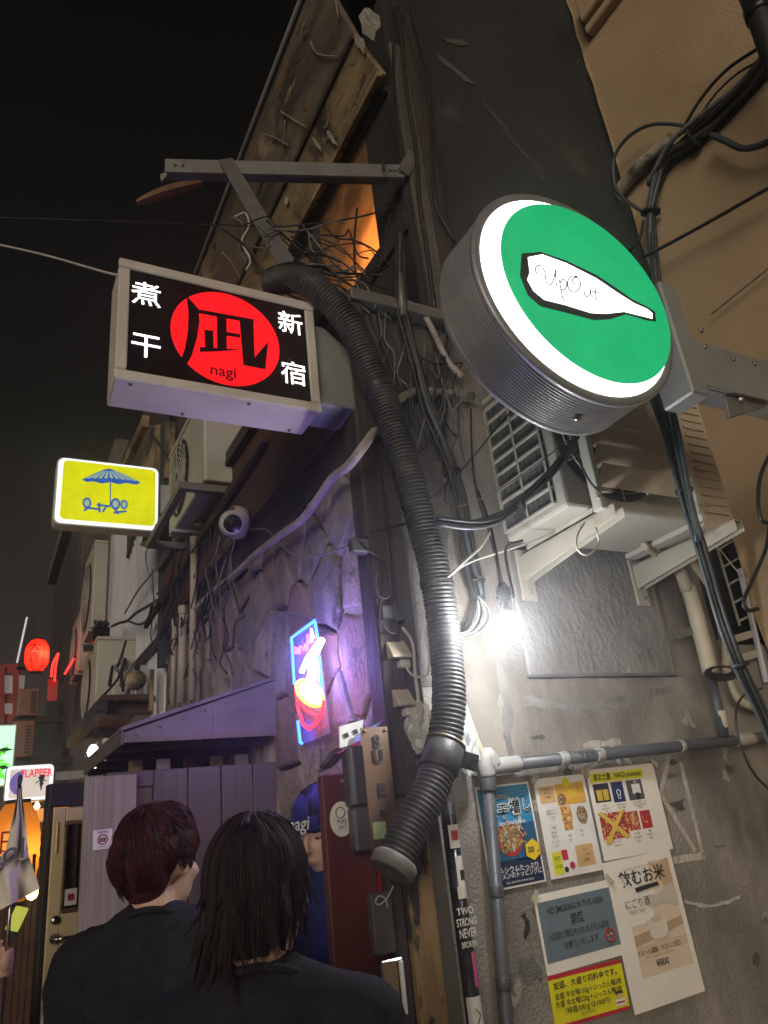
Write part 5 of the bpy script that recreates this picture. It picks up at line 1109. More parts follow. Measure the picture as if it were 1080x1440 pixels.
for label, pts, r_, mt_ in (
    ('white cord slanting from the sagging bundle down to the hose', P_(1.75, (694, 741), (675, 770), (655, 788), (630, 812)), .004, cablewhite),
    ('white cord stretched from the air conditioner bracket to the hose', P_(1.78, (800, 742), (730, 768), (668, 788), (634, 806)), .003, cablewhite),
    ('thin dark wire crossing from the hose to the air conditioner grille', P_(1.75, (604, 705), (650, 660), (700, 600), (735, 560)), .003, black),
    ('fine pale wire stretched in front of the air conditioner grille', P_(1.55, (612, 722), (680, 700), (745, 660), (810, 610)), .0018, cablegrey),
    ('thin black wire dropping in front of the air conditioner louvres', P_(1.46, (809, 612), (813, 640), (826, 672), (848, 698)), .004, black),
    ('black cable hanging left of the bulb down the plaster', P_(1.97, (662, 575), (664, 640), (672, 700), (688, 750), (700, 800), (706, 850)), .004, black),
    ('black cable loop hanging at the right edge on the tan wall', P_(1.2, (1082, 640), (1070, 668), (1066, 700), (1070, 730), (1082, 736)), .006, black),
    ('black cable curling down past the wire rack at the right edge', P_(1.3, (1082, 735), (1077, 771), (1060, 812), (1046, 845), (1052, 858), (1066, 856)), .006, black),
    ('black cable looping from the bundle over the level pipe at the right', P_(1.75, (1072, 968), (1048, 976), (1036, 996), (1036, 1025), (1046, 1060), (1062, 1090), (1090, 1118)), .004, black),
    ('white tie cord across the wire rack', P_(1.96, (1012, 772), (1030, 795), (1052, 820)), .003, cablewhite),
    ('pale cable tied round the left air conditioner bracket', P_(1.50, (822, 735), (812, 752), (812, 772), (826, 780), (842, 765), (838, 742)), .003, cablewhite)):
    cable('loose_cable', label, pts, r_, mt_)
cb = thing('cable_coil', 'small coil of black cable tied beside the beige trunking', 'cable', tuple(py(1015, 945, 1.85)))
for k in range(5): bld(MB().tube([py(1015 + (16 + k * 2) * math.cos(i * .449), 943 + (6 + k) * math.sin(i * .449) + k, 1.86 - k * .006) for i in range(14)], .004, 6, closed=True), 'turn', black, cb)
# pipes and cables at the corner between stones and gable
pipe('wrapped_pipe', 'tape wrapped pipe crossing the gable behind the hose', smoothpath(P_(1.96, (535, 592), (556, 566), (584, 551), (620, 552), (665, 557)), 6), .016, pm('tape_wrap', (.24, .21, .17), (.12, .10, .08), 16, .85, bump=.5))
pipe('slanting_stone_pipe', 'pale wrapped pipe slanting down across the stone wall', smoothpath(P_(1.968, (562, 560), (545, 580), (530, 602)) + X_(.985, (508, 632), (490, 655), (468, 672), (448, 700), (425, 730), (395, 752), (362, 778), (330, 808), (300, 832), (262, 872), (245, 900)), 6), .0155, pm('pale_wrap', (.42, .37, .36), (.28, .24, .24), 9, .7, bump=.4, dirt=(.14, .11, .1), dscale=9, dthr=.58))
pipe('conduit_stub', 'grey conduit stub standing on the ledge under the window', P_(1.94, (562, 386), (566, 445)), .013, galv)
pipe('conduit_elbow', 'pale conduit bending right from the ledge', smoothpath(P_(1.95, (566, 425), (585, 432), (602, 452), (628, 505), (650, 530)), 5), .012, pm('pale_wrap', (.42, .37, .36)))
for k, (u0, u1) in enumerate(((273, 270), (258, 255), (246, 243))):
    v0 = (755, 852, 868)[k]
    pipe('pale_downpipe', ('pale downpipe with a valve on top beside the security camera', 'pale downpipe next to the valve pipe above the awning', 'slim pale downpipe nearest the corrugated house')[k], X_(.975, (u0, v0), (u1, 985 + 4 * k)), (.019, .024, .016)[k], pm('pale_plastic', (.46, .41, .36), (.36, .31, .27), 6, .6, dirt=(.2, .16, .13), dscale=5, dthr=.6), [(px(u0, v0, .975), px(u0 - .2, v0 + 12, .975), 1.25)])
vv = thing('brass_valve', 'small corroded valve on the batten above the downpipe', 'valve', tuple(px(269, 735, .97)))
bld(MB().lathe([(.012, -.06), (.022, -.05), (.026, -.01), (.014, 0), (.014, .02), (.03, .03), (.03, .045), (.001, .05)], px(269, 728, .97), (0, 0, 1), 12), 'body', pm('corroded', (.20, .16, .12), None, 12, .6, metal=.4), vv)
bld(MB().tube(X_(.97, (258, 738), (282, 738)), .012, 8), 'cross_tube', pm('corroded', (.20, .16, .12)), vv)
bel = thing('brass_bell', 'small yellow brass bell hanging under the yellow sign', 'bell', tuple(px(208, 768, .9)))
bld(MB().lathe([(.001, .10), (.02, .095), (.035, .06), (.045, .0), (.058, -.02), (.052, -.022), (.001, -.01)], px(209, 762, .92), (0, 0, 1), 16), 'bell', pm('brass', (.55, .45, .10), None, 9, .35, metal=.8), bel)
bld(MB().tube(smoothpath(X_(.92, (209, 742), (216, 738), (226, 742)), 5), .008, 6), 'hook', galv, bel)
bld(MB().tube(smoothpath(X_(.92, (208, 770), (205, 785), (212, 820), (219, 850)), 5), .004, 5), 'pull_cord', cablegrey, bel)
for label, pts, r_, mt_ in (
    ('black cable run crossing the corrugated house to the black junction box', X_(.95, (157, 881), (168, 876), (179, 873), (192, 862), (214, 849), (230, 838), (246, 818)), .012, black),
    ('black cable loop hanging under the cable run on the corrugated house', X_(.95, (179, 873), (196, 878), (208, 870), (214, 850)), .009, black),
    ('black cable zigzag by the end post of the bar', X_(.95, (221, 835), (236, 830), (228, 846), (243, 826)), .008, black),
    ('faint diagonal cable on the corrugated house wall', X_(.99, (176, 862), (196, 828), (236, 782)), .007, cablegrey),
    ('thin cable down the corrugated house under the bell', X_(1.0, (214, 800), (216, 850), (212, 890), (214, 905)), .004, black),
    ('black wire hanging down the brown fascia by the downpipe', X_(.97, (285, 740), (288, 800), (282, 850), (290, 900)), .005, black),
    ('second black wire hanging down the fascia towards the awning', X_(.97, (296, 740), (294, 790), (300, 850), (296, 900), (305, 930)), .004, black),
    ('black wire strung along the batten above the fascia', X_(.96, (370, 620), (330, 690), (290, 745), (262, 790), (243, 830)), .006, black),
    ('grey wire dropping by the end post beside the yellow sign', X_(.96, (247, 720), (246, 780), (240, 830), (246, 880)), .006, black)):
    cable('alley_cable', label, pts, r_, mt_)
for label, pts, r_, mt_ in (
    ('black cable crossing the alley sky to the steel brace', [py(-30, 305, 3.2), py(150, 311, 2.8), py(300, 316, 2.3), py(400, 318, 2.05), py(500, 306, 1.97), py(562, 288, 1.96)], .004, black),
    ('pale cable crossing the sky to the top of the black box sign', [py(-30, 338, 2.9), py(60, 358, 2.5), py(160, 386, 2.02), py(185, 385, 2.0)], .0045, cablewhite),
    ('black cable swagged across the amber window', P_(1.97, (375, 310), (441, 367), (473, 383), (526, 383), (557, 366)), .005, black),
    ('black cable dropping down the middle of the amber window', P_(1.97, (502, 293), (498, 350), (506, 399), (548, 442)), .005, black),
    ('black cable curving down the right side of the amber window', P_(1.97, (549, 301), (538, 346), (518, 407), (520, 436)), .005, black),
    ('black cable from the steel brace over the black box sign', P_(1.96, (310, 320), (350, 350), (380, 395), (430, 425), (500, 440)), .005, black),
    ('grey cable bunched at the foot of the steel brace', P_(1.96, (388, 350), (410, 372), (440, 385), (480, 410), (520, 440)), .006, cablegrey),
    ('black cable down the upper corner post from the roof', P_(1.955, (548, -10), (551, 40), (553, 81), (548, 163), (537, 210), (540, 240)), .006, black),
    ('black cable wandering down the black gable beside the post', P_(1.96, (560, 10), (571, 122), (584, 204), (590, 285), (600, 350), (612, 440)), .010, black),
    ('second black cable down the black gable', P_(1.96, (575, 0), (600, 100), (606, 204), (612, 285), (640, 340)), .007, black),
    ('third thin black cable down the black gable', P_(1.97, (566, 20), (596, 120), (610, 190), (622, 260), (628, 330)), .005, black),
    ('white looped wire at the foot of the eaves boards', P_(1.97, (330, 305), (345, 300), (350, 318), (340, 340), (352, 365), (346, 380)), .004, cablewhite),
    ('black cable drooping from the ledge behind the hose', P_(1.96, (520, 445), (545, 500), (560, 545), (572, 560)), .005, black),
    ('black cable crossing the gable between the ledge and the sign', P_(1.95, (585, 500), (620, 512), (660, 505), (680, 470)), .004, black),
    ('pale cable end with a plug hanging left of the air conditioner grille', P_(1.93, (668, 535), (655, 556), (636, 578)), .0035, cablegrey),
    ('black cord hanging straight down the dark corner strip', P_(1.92, (575, 740), (577, 800), (583, 860), (590, 930)), .004, cablegrey),
    ('twisted black lead knotted above the upper outlet', P_(1.92, (508, 762), (520, 775), (538, 785), (546, 800), (550, 830), (540, 842), (528, 830), (530, 800)), .005, black),
    ('thin lead looping down to the upper outlet', P_(1.92, (535, 842), (534, 870), (545, 888), (556, 890)), .004, black),
    ('black wire stub crossing from the stones to the hose', P_(1.94, (512, 752), (540, 744), (575, 735)), .005, black)):
    cable('corner_cable', label, pts, r_, mt_)
bld(MB().lathe([(.001, .02), (.010, .018), (.010, -.016), (.001, -.02)], py(635, 580, 1.93), (.5, 0, .8), 10), 'plug', cablewhite, bel) if False else None
gbx = thing('small_junction_boxes', 'cluster of dark junction boxes at the top of the corner strip', 'box', tuple(py(505, 770, 1.94)))
for u, v, sw in ((505, 768, .03), (545, 862, .028), (560, 868, .02)):
    c = py(u, v, 1.94); bld(MB().box(c.x - sw, c.x + sw, 1.925, 1.96, c.z - sw * .8, c.z + sw * .8), 'box', pm('dark_slate', (.07, .07, .08)), gbx, .005)

# ================================================================== FAR ALLEY
def wallbox(name, label, x0_, x1_, y0_, y1_, z1_, mat):
    t = thing(name, label, 'building', (x0_, y0_, 0)); bld(MB().box(x0_, x1_, y0_, y1_, 0, z1_), 'wall', mat, t, .01); return t
# lower wall of white house region is core; house beyond
q0 = px(130, 800, XC)
b2 = wallbox('dim_grey_house', 'dim grey house beyond the corrugated one with a stepped parapet', XC - .02, 3.5, 7.70, 10.6, px(100, 800, XC).z, farwall)
B2 = px(100, 800, XC)
for k in range(2): bld(MB().box(XC - .05, XC - .021, 8.1 + k * 1.2, 8.9 + k * 1.2, 3.0, 5.2), 'window', fardark, b2); bld(MB().box(XC - .06, XC - .051, 8.1 + k * 1.2, 8.9 + k * 1.2, 4.05, 4.12), 'window_bar', farwall, b2)
b3 = wallbox('dark_house', 'dark narrow house further up the alley behind the red lantern', XC - .06, 3.4, 10.62, 14.5, px(60, 880, XC).z, fardark)
bld(MB().box(XC - .2, XC - .061, 11, 14.4, px(60, 880, XC).z - .25, px(60, 880, XC).z), 'cornice', farwall, b3)
b4 = wallbox('end_house', 'shadowy house closing the far end of the alley', -.6, 3, 22, 24, 5.2, fardark)
for k in range(3): bld(MB().box(-.3 + k * .45, 0 + k * .45, 21.96, 21.995, 2.6, 3.4), 'window', pm('dim_pane', (.10, .08, .07), None, 5, .3), b4)
# white/red end structure
rw = thing('red_white_gate', 'red framed white shop board at the far left end of the alley', 'sign', (.2, 15, 3))
for a in ((-6, 950, 30, 1012),):
    p, q = py(a[0], a[1], 15), py(a[2], a[3], 15); bld(MB().box(p.x, q.x, 15, 15.1, q.z, p.z), 'white_board', em('far_white_board', (.55, .50, .48), .28), rw)
fr_ = pm('far_red_paint', (.45, .06, .05), None, 4, .6)
for v in (942, 983, 1012): p, q = py(-8, v, 14.95), py(32, v - 2, 14.95); bld(MB().bar(p, q, .1, .16), 'red_beam', fr_, rw)
for u in (2, 22): bld(MB().bar(py(u, 938, 14.9), py(u, 1018, 14.9), .1, .1), 'red_post', fr_, rw)
# AC units on the left wall
p = px(130, 1008, .74)
acb = ac_unit('air_conditioner', 'beige outdoor unit with a pipe cover on the wooden shelf', (.92, 6.5, 2.9), -math.pi / 2, .80, .36, .62)
bq = py(131, 1006, 6.15); acb.location = (bq.x, 6.15 + .40, bq.z)
s_ = acb
# pipe cover on its near side (side panel faces the camera)
bld(MB().prism([(bq.x + .10, 6.14, bq.z + .02), (bq.x + .22, 6.14, bq.z + .02), (bq.x + .22, 6.14, bq.z + .24), (bq.x + .20, 6.14, bq.z + .27), (bq.x + .20, 6.14, bq.z + .42), (bq.x + .12, 6.14, bq.z + .42), (bq.x + .12, 6.14, bq.z + .27), (bq.x + .10, 6.14, bq.z + .24)], (0, -.05, 0)), 'pipe_cover_shell', acmat, s_) if False else None
pcv = thing('pipe_cover', 'moulded pale pipe cover on the side of the shelf air conditioner', 'cover', (bq.x + .16, 6.13, bq.z))
bld(MB().box(bq.x + .12, bq.x + .24, 6.06, 6.138, bq.z + .02, bq.z + .24), 'lower_cover', acmat, pcv, .015, 2); bld(MB().box(bq.x + .14, bq.x + .22, 6.09, 6.138, bq.z + .242, bq.z + .44), 'upper_cover', acmat, pcv, .015, 2)
shf = thing('wooden_shelf', 'rough wooden shelf carrying the air conditioner beyond the awning', 'shelf', (bq.x, 6.0, bq.z - .1))
bld(MB().box(bq.x - .06, XC - .03, 5.3, 6.95, bq.z - .045, bq.z - .004), 'board', wood_brown, shf, .006); bld(MB().box(bq.x - .1, bq.x - .02, 5.25, 7.0, bq.z - .13, bq.z - .05), 'beam', wood_dark, shf, .006); bld(MB().box(bq.x - .02, XC - .02, 5.4, 5.46, bq.z - .12, bq.z - .05), 'joist', wood_brown, shf, .006); bld(MB().box(bq.x - .02, XC - .02, 6.5, 6.56, bq.z - .12, bq.z - .05), 'joist', wood_brown, shf, .006)
clt = thing('shelf_clutter', 'tangle of black pipes and cables on the wooden shelf', 'clutter', (.9, 5.6, bq.z))
rg = random.Random(8)
for k in range(9):
    a_ = Vector((rg.uniform(.75, 1.0), rg.uniform(5.35, 6.05), bq.z + rg.uniform(.0, .2))); b_ = Vector((rg.uniform(.75, 1.0), rg.uniform(5.35, 6.05), bq.z + rg.uniform(.05, .5))); mid = (a_ + b_) / 2 + Vector((rg.uniform(-.05, .05), 0, rg.uniform(-.1, .15)))
    bld(MB().tube(smoothpath([a_, mid, b_], 5), rg.uniform(.008, .02), 7), 'tube', rg.choice([black, black, pvcbeige, cablegrey]), clt)
bld(MB().lathe([(.001, 0), (.07, .002), (.07, .012), (.001, .014)], (.93, 5.35, bq.z + .1), (0, -1, 0), 20), 'lid_disc', wood_tan, clt)
for k in range(4): 
    u = 186 + 14 * k; bld(MB().bar(px(u, 930 + 6 * k, 1.0), px(u - 2, 1000, 1.0), .02, .05), 'batten', (pvcbeige, corrwhite, wood_tan, corrwhite)[k], clt)
jb = thing('black_junction_box', 'black junction box with cables above the shelf air conditioner', 'box', tuple(py(143, 905, 6.4)))
a_, b_ = py(132, 880, 6.4), py(154, 908, 6.4); bld(MB().box(a_.x, b_.x, 6.4, 6.55, b_.z, a_.z), 'case', blackgloss, jb, .01); bld(MB().bar(py(118, 913, 6.4), py(152, 906, 6.4), .06, .04), 'bracket', black, jb)
for k in range(3): bld(MB().tube(smoothpath([py(136 + 6 * k, 882, 6.38), py(134 + 7 * k, 874, 6.38), py(140 + 6 * k, 878, 6.36)], 4), .015, 6), 'cable_gland', black, jb)
p = py(127, 884, 7.9); acc = ac_unit('air_conditioner', 'tall warm lit outdoor unit high beside the corrugated house', (p.x, 7.9 + .40, p.z), -math.pi / 2, .80, .32, .98)
p = py(108, 946, 9.2); acd = ac_unit('air_conditioner', 'smaller warm lit outdoor unit further up the alley', (p.x, 9.2 + .40, p.z), -math.pi / 2, .80, .30, .75)
p = px(300, 668, 1.12)
ace = ac_unit('air_conditioner', 'greenish outdoor unit hung under the black box sign', (1.02, 3.3 + .4, 3.60), -math.pi / 2, .80, .32, .56)
a_ = py(257, 684, 3.3); b_ = py(352, 690, 3.3)
ace.location = (a_.x + .10, 3.3 + .4, a_.z + .03)
un = thing('unit_hanger', 'dark hanger frame and tray under the greenish outdoor unit', 'bracket', (a_.x, 3.3, a_.z))
bld(MB().box(a_.x - .02, XU, 3.28, 3.32, a_.z - .02, a_.z + .02), 'front_rail', pm('hanger_grey', (.22, .2, .19), None, 8, .6), un, .003); bld(MB().box(a_.x - .02, XU, 4.08, 4.12, a_.z - .02, a_.z + .02), 'rear_rail', pm('hanger_grey', (.22, .2, .19)), un, .003)
bld(MB().box(a_.x - .02, a_.x + .02, 3.321, 4.079, a_.z - .02, a_.z + .02), 'side_rail', pm('hanger_grey', (.22, .2, .19)), un, .003)
# brown units on the far wall
for (u0, v0, u1, v1, Y, lab) in ((26, 968, 54, 1006, 11.0, 'reddish brown outdoor unit under the red lantern'), (18, 1014, 46, 1064, 10.0, 'brown outdoor unit with a dark grille beside the green sign')):
    a_, b_ = py(u0, v0, Y), py(u1, v1, Y); t = thing('air_conditioner', lab, 'air conditioner', (a_.x, Y, b_.z))
    bld(MB().box(a_.x, b_.x, Y, Y + .5, b_.z, a_.z), 'casing', pm('brown_unit', (.30, .17, .13), None, 4, .6), t, .02, 2)
    for k in range(9): z = b_.z + (a_.z - b_.z) * (.1 + .09 * k); bld(MB().box(a_.x + (b_.x - a_.x) * .6, b_.x - .04, Y - .012, Y - .002, z, z + .02), 'grille_slat', fardark, t)
    bld(MB().box(a_.x - .03, XC + .2, Y + .1, Y + .2, b_.z - .08, b_.z - .01), 'shelf_arm', wood_dark, t)
# red lantern (paper lit from within)
lc = py(52, 922, 9.2)
rl_ = thing('red_lantern', 'red paper lantern with black characters glowing up the alley', 'lantern', tuple(lc))
pr = []
for i in range(25):
    t = i / 24; h = (-.25 + .5 * t) * .72; r_ = .126 * (1 - abs(2 * t - 1) ** 3.2 * .55) * (1 + .018 * math.cos(i * math.pi)); pr.append((r_, h))
lpap = translucent('red_lantern_paper', (.90, .016, .010), .03, .25)
bld(MB().lathe(pr, lc, (0, 0, 1), 28), 'paper', lpap, rl_)
for h in (-.19, .19): bld(MB().lathe([(.001, -.012), (.06, -.012), (.06, .012), (.001, .012)], lc + Vector((0, 0, h)), (0, 0, 1), 20), 'cap', black, rl_)
for k in range(6): a_ = k * 1.047; bld(MB().tube([lc + Vector((.128 * math.cos(a_) * f_, .128 * math.sin(a_) * f_, h)) for f_, h in ((.5, -.18), (.95, -.09), (1.005, 0), (.95, .09), (.5, .18))], .004, 4), 'rib', fr_, rl_)
td = (CAM - lc); td.z = 0; td.normalize(); tx2 = Vector((-td.y, td.x, 0))
for k, chh in enumerate('大吉'): text(chh, lc + td * .133 - tx2 * .03 + Vector((0, 0, .07 - .12 * k)) - Vector(rl_.location), tx2, (0, 0, 1), .12, black, rl_, 'CENTER', .01, valign='CENTER')
def plight(name, loc, col, e_, parent, size=.04):
    ld = bpy.data.lights.new(name, 'POINT'); ld.energy = e_; ld.color = col; ld.shadow_soft_size = size
    o = bpy.data.objects.new(name, ld); COL.objects.link(o); o.location = Vector(loc) - Vector(parent.location); o.parent = parent; return o
plight('lantern_light', lc + td * .05 + tx2 * .03, (1, .62, .35), 8, rl_, .03)
# red neon strokes and pale light strip
rn = thing('red_neon_stroke', 'red neon arch beside the lantern', 'sign', tuple(py(76, 980, 9.4)))
bld(MB().tube(smoothpath([py(u, v, 9.4) for u, v in ((72, 952), (74, 935), (80, 922), (82, 920), (78, 940), (77, 958))], 5), .013, 8), 'tube', em('far_red_neon', (1, .04, .03), 2.2), rn); a_, b_ = py(68, 955, 9.45), py(80, 985, 9.45); bld(MB().box(a_.x, b_.x, 9.45, 9.5, b_.z, a_.z), 'board', pm('red_board', (.5, .1, .08), None, 4, .5), rn)
rn2 = thing('red_neon_bar', 'slanting red neon bar right of the neon arch', 'sign', tuple(py(92, 946, 9.0)))
bld(MB().tube([py(91, 948, 9.0), py(104, 926, 9.0)], .013, 8), 'tube', em('far_red_neon', (1, .04, .03), 2.2), rn2); bld(MB().tube([py(84, 960, 9.05), py(106, 923, 9.05)], .012, 6), 'holder', black, rn2)
ls = thing('pale_light_strip', 'thin pale light strip slanting down at the far left', 'lamp', tuple(py(24, 932, 12)))
bld(MB().tube([py(24, 932, 12), py(38, 868, 12)], .014, 8), 'tube', em('pale_strip', (.85, .80, .78), .55), ls); bld(MB().bar(py(30, 940, 12.1), py(46, 866, 12.1), .2, .12), 'housing', fardark, ls)
# green sign
a_, b_ = py(-30, 1019, 8.6), py(18, 1106, 8.6)
gsn = thing('green_sign', 'bright green and white lit sign cut off by the left edge', 'sign', (a_.x, 8.6, b_.z))
bld(MB().box(a_.x, b_.x, 8.62, 8.75, b_.z, a_.z), 'case', signwhite, gsn, .01); bld(MB().box(a_.x + .02, b_.x - .02, 8.61, 8.619, b_.z + .02, a_.z - .02), 'face', em('pale_green_face', (.55, .95, .70), 1.0), gsn)
lg = em('leaf_green', (.12, .75, .03), 1.0); rg = random.Random(3)
for k in range(26):
    cx_, cz_ = rg.uniform(a_.x + .08, b_.x - .08), rg.uniform(b_.z + .08, a_.z - .25); an = rg.uniform(-1.2, 1.2); L_ = rg.uniform(.08, .16); dv = Vector((math.cos(an), 0, math.sin(an))); pv = Vector((-dv.z, 0, dv.x))
    bld(MB().prism([Vector((cx_, 8.608 - k * .0008, cz_)) + v_ for v_ in (dv * L_ * .5, pv * .022, -dv * L_ * .5, -pv * .022)], (0, -.0005, 0)), 'leaf_print', lg if k % 4 else pm('leaf_dark', (.02, .12, .02), None, 5, .5), gsn)
# flapper sign
fsn = thing('flapper_sign', 'white lit box sign lettered in red with a purple record', 'sign', tuple(py(40, 1125, 6.3)))
a_, b_ = py(9, 1077, 6.3), py(74, 1124, 6.3); fx0, fx1, fz0, fz1 = a_.x, b_.x, b_.z - .0, a_.z
bld(MB().prism(rrect(fx0, fx1, fz0, fz1, .035, 6.31), (0, .12, 0)), 'case', signwhite, fsn, .004)
bld(MB().prism(rrect(fx0 + .006, fx1 - .006, fz0 + .006, fz1 - .006, .03, 6.305), (0, .004, 0)), 'lit_border', em('border_white', (.85, .95, 1), .95), fsn)
bld(MB().prism(rrect(fx0 + .028, fx1 - .028, fz0 + .025, fz1 - .028, .02, 6.302), (0, .002, 0)), 'face', em('flapper_face', (.62, .58, .52), .8, None, .25), fsn)
vio = em('record_violet', (.16, .12, .42), .6); fw_, fh_ = fx1 - fx0, fz1 - fz0
rc = Vector((fx0 + fw_ * .36, 6.2995, fz0 + fh_ * .50)); rr_ = fh_ * .34
bld(MB().prism([rc + Vector((rr_ * math.cos(t), 0, rr_ * math.sin(t))) for t in [math.pi * .5 + i * math.pi / 16 for i in range(17)]], (0, -.0006, 0)), 'record', vio, fsn)
bld(MB().prism([rc + Vector((rr_ * .28 * math.cos(t), -.001, rr_ * .28 * math.sin(t))) for t in [i * math.pi / 8 for i in range(16)]], (0, -.0006, 0)), 'record_label', em('flapper_face', (.62, .58, .52), .8, None, .25), fsn)
text('FLAPPER', Vector((fx0 + fw_ * .63, 6.2975, fz0 + fh_ * .74)) - Vector(fsn.location), (1, 0, 0), (0, 0, 1), fh_ * .30, em('flapper_red', (.75, .02, .06), .8), fsn, 'CENTER', .015, sx_=.74, valign='CENTER')
fc = Vector((fx0 + fw_ * .74, 6.2985, fz0 + fh_ * .5))
for pts in (((-.05, .0), (.05, .0), (.06, .06), (.03, .10), (-.03, .10), (-.06, .06)), ((-.02, .0), (.02, .0), (.045, -.08), (.02, -.12), (-.02, -.12), (-.035, -.08)), ((-.02, -.12), (.02, -.12), (.01, -.21), (-.005, -.21)), ((-.02, -.02), (-.10, -.07), (-.11, -.05), (-.02, .0)), ((.02, -.02), (.10, -.04), (.10, -.02), (.02, .0))):
    bld(MB().prism([fc + Vector((x_ * fh_ * 1.4, -.0006 * random.random(), z_ * fh_ * 1.4 + fh_ * .06)) for x_, z_ in pts], (0, -.0006, 0)), 'dancer_figure', pm('figure_ink', (.03, .03, .06), None, 5, .5), fsn)
bld(MB().box(fx1 + .001, fx1 + .35, 6.34, 6.38, fz1 - .12, fz1 - .06), 'bracket', galv, fsn)
# shop front with warm lights behind the flag
bf = thing('warm_bar_front', 'dark wooden bar front with warm glow behind the flag', 'building', (.25, 7, 0))
a_, b_ = py(-60, 1150, 7.2), py(62, 1420, 7.2)
for k in range(16):
    x_ = a_.x + (b_.x - a_.x) * k / 16; w2 = (b_.x - a_.x) / 16 - .006
    bld(MB().box(x_, x_ + w2, 7.2, 7.24, 0, a_.z - .2), 'board', wood_brown, bf)
bld(MB().box(a_.x, b_.x + .1, 7.25, 7.4, 0, a_.z + .02), 'back_wall', pm('amber_wall', (.45, .26, .12), (.35, .2, .09), 3, .7), bf); bld(MB().box(a_.x, b_.x + .1, 6.9, 7.18, a_.z - .16, a_.z - .1), 'shelf', wood_brown, bf)
plight('bar_front_light', py(30, 1140, 6.95), (1, .58, .22), 9, bf, .05)
yl = thing('orange_paper_lantern', 'large orange paper lantern half hidden by the flag', 'lantern', tuple(py(20, 1200, 5.9)))
lc2 = py(20, 1198, 5.9); pr = []
for i in range(19): t = i / 18; pr.append((.155 * (1 - abs(2 * t - 1) ** 3 * .5) * (1 + .015 * math.cos(i * math.pi)), -.30 + .6 * t))
bld(MB().lathe(pr, lc2, (0, 0, 1), 24), 'paper', translucent('orange_lantern_paper', (.95, .50, .10), .03, .2), yl)
for h in (-.31, .31): bld(MB().lathe([(.001, -.012), (.08, -.012), (.08, .012), (.001, .012)], lc2 + Vector((0, 0, h)), (0, 0, 1), 18), 'cap', black, yl)
text('日', lc2 + Vector((-.04, -.158, .05)) - Vector(yl.location), (1, 0, 0), (0, 0, 1), .16, fr_, yl, 'CENTER', valign='CENTER')
plight('orange_lantern_light', lc2 + Vector((.03, -.02, 0)), (1, .60, .25), 1.4, yl, .03)
for k, (u, v, Y, nm) in enumerate(((38, 1132, 6.4, 'small warm bulb under the white lettered sign'), (52, 1134, 6.5, 'second small warm bulb under the white lettered sign'), (45, 1255, 5.4, 'flame shaped warm lamp right of the flag'), (40, 1085, 9.0, 'small white bulb above the white lettered sign'))):
    c = py(u, v, Y); t = thing('small_lamp', nm, 'lamp', tuple(c)); s2 = (.03, .022, .04, .03)[k]
    bld(MB().lathe([(.001, -1.1 * s2), (.6 * s2, -.8 * s2), (s2, 0), (.6 * s2, .9 * s2), (.15 * s2, 1.6 * s2), (.001, 1.7 * s2)], c, (0, 0, 1), 14), 'bulb', em(('warm_bulb', 'warm_bulb', 'flame_bulb', 'white_bulb')[k], ((1, .55, .2), (1, .55, .2), (1, .66, .25), (1, .95, .85))[k], (10, 10, 8, 3)[k]), t)
    bld(MB().tube([c + Vector((0, 0, 1.6 * s2)), c + Vector((0, .02, 4 * s2 + .05))], .25 * s2, 6), 'stem', black, t)
# two white lamps below the shelf
for k, (u, v, Y) in enumerate(((131, 1058, 5.6), (133, 1082, 5.9))):
    c = py(u, v, Y); t = thing('shelf_lamp', ('bright white lamp under the wooden shelf', 'lower bright white lamp behind the screen')[k], 'lamp', tuple(c))
    bld(MB().lathe([(.001, -.03), (.03, -.025), (.04, 0), (.03, .03), (.015, .05), (.001, .052)], c, (0, 0, 1), 14), 'bulb', em('shelf_bulb', (1, .96, .9), 6), t); bld(MB().tube([c + Vector((0, 0, .05)), c + Vector((.1, .0, .14))], .012, 8), 'arm', black, t)
gl_ = thing('yellow_green_light_stick', 'yellow green light stick standing behind the flag pole', 'strip', tuple(py(22, 1300, 4.6)))
bld(MB().obox(py(24, 1292, 4.6), (.022, 0, .05), (0, .01, 0), (-.03, 0, .01)), 'strip', em('yg_strip', (.55, .60, .10), .5), gl_, .004); bld(MB().obox(py(22, 1312, 4.62), (.01, 0, .03), (0, .008, 0), (-.015, 0, .005)), 'stand', black, gl_)  # light stick made as an emissive strip with its own glow

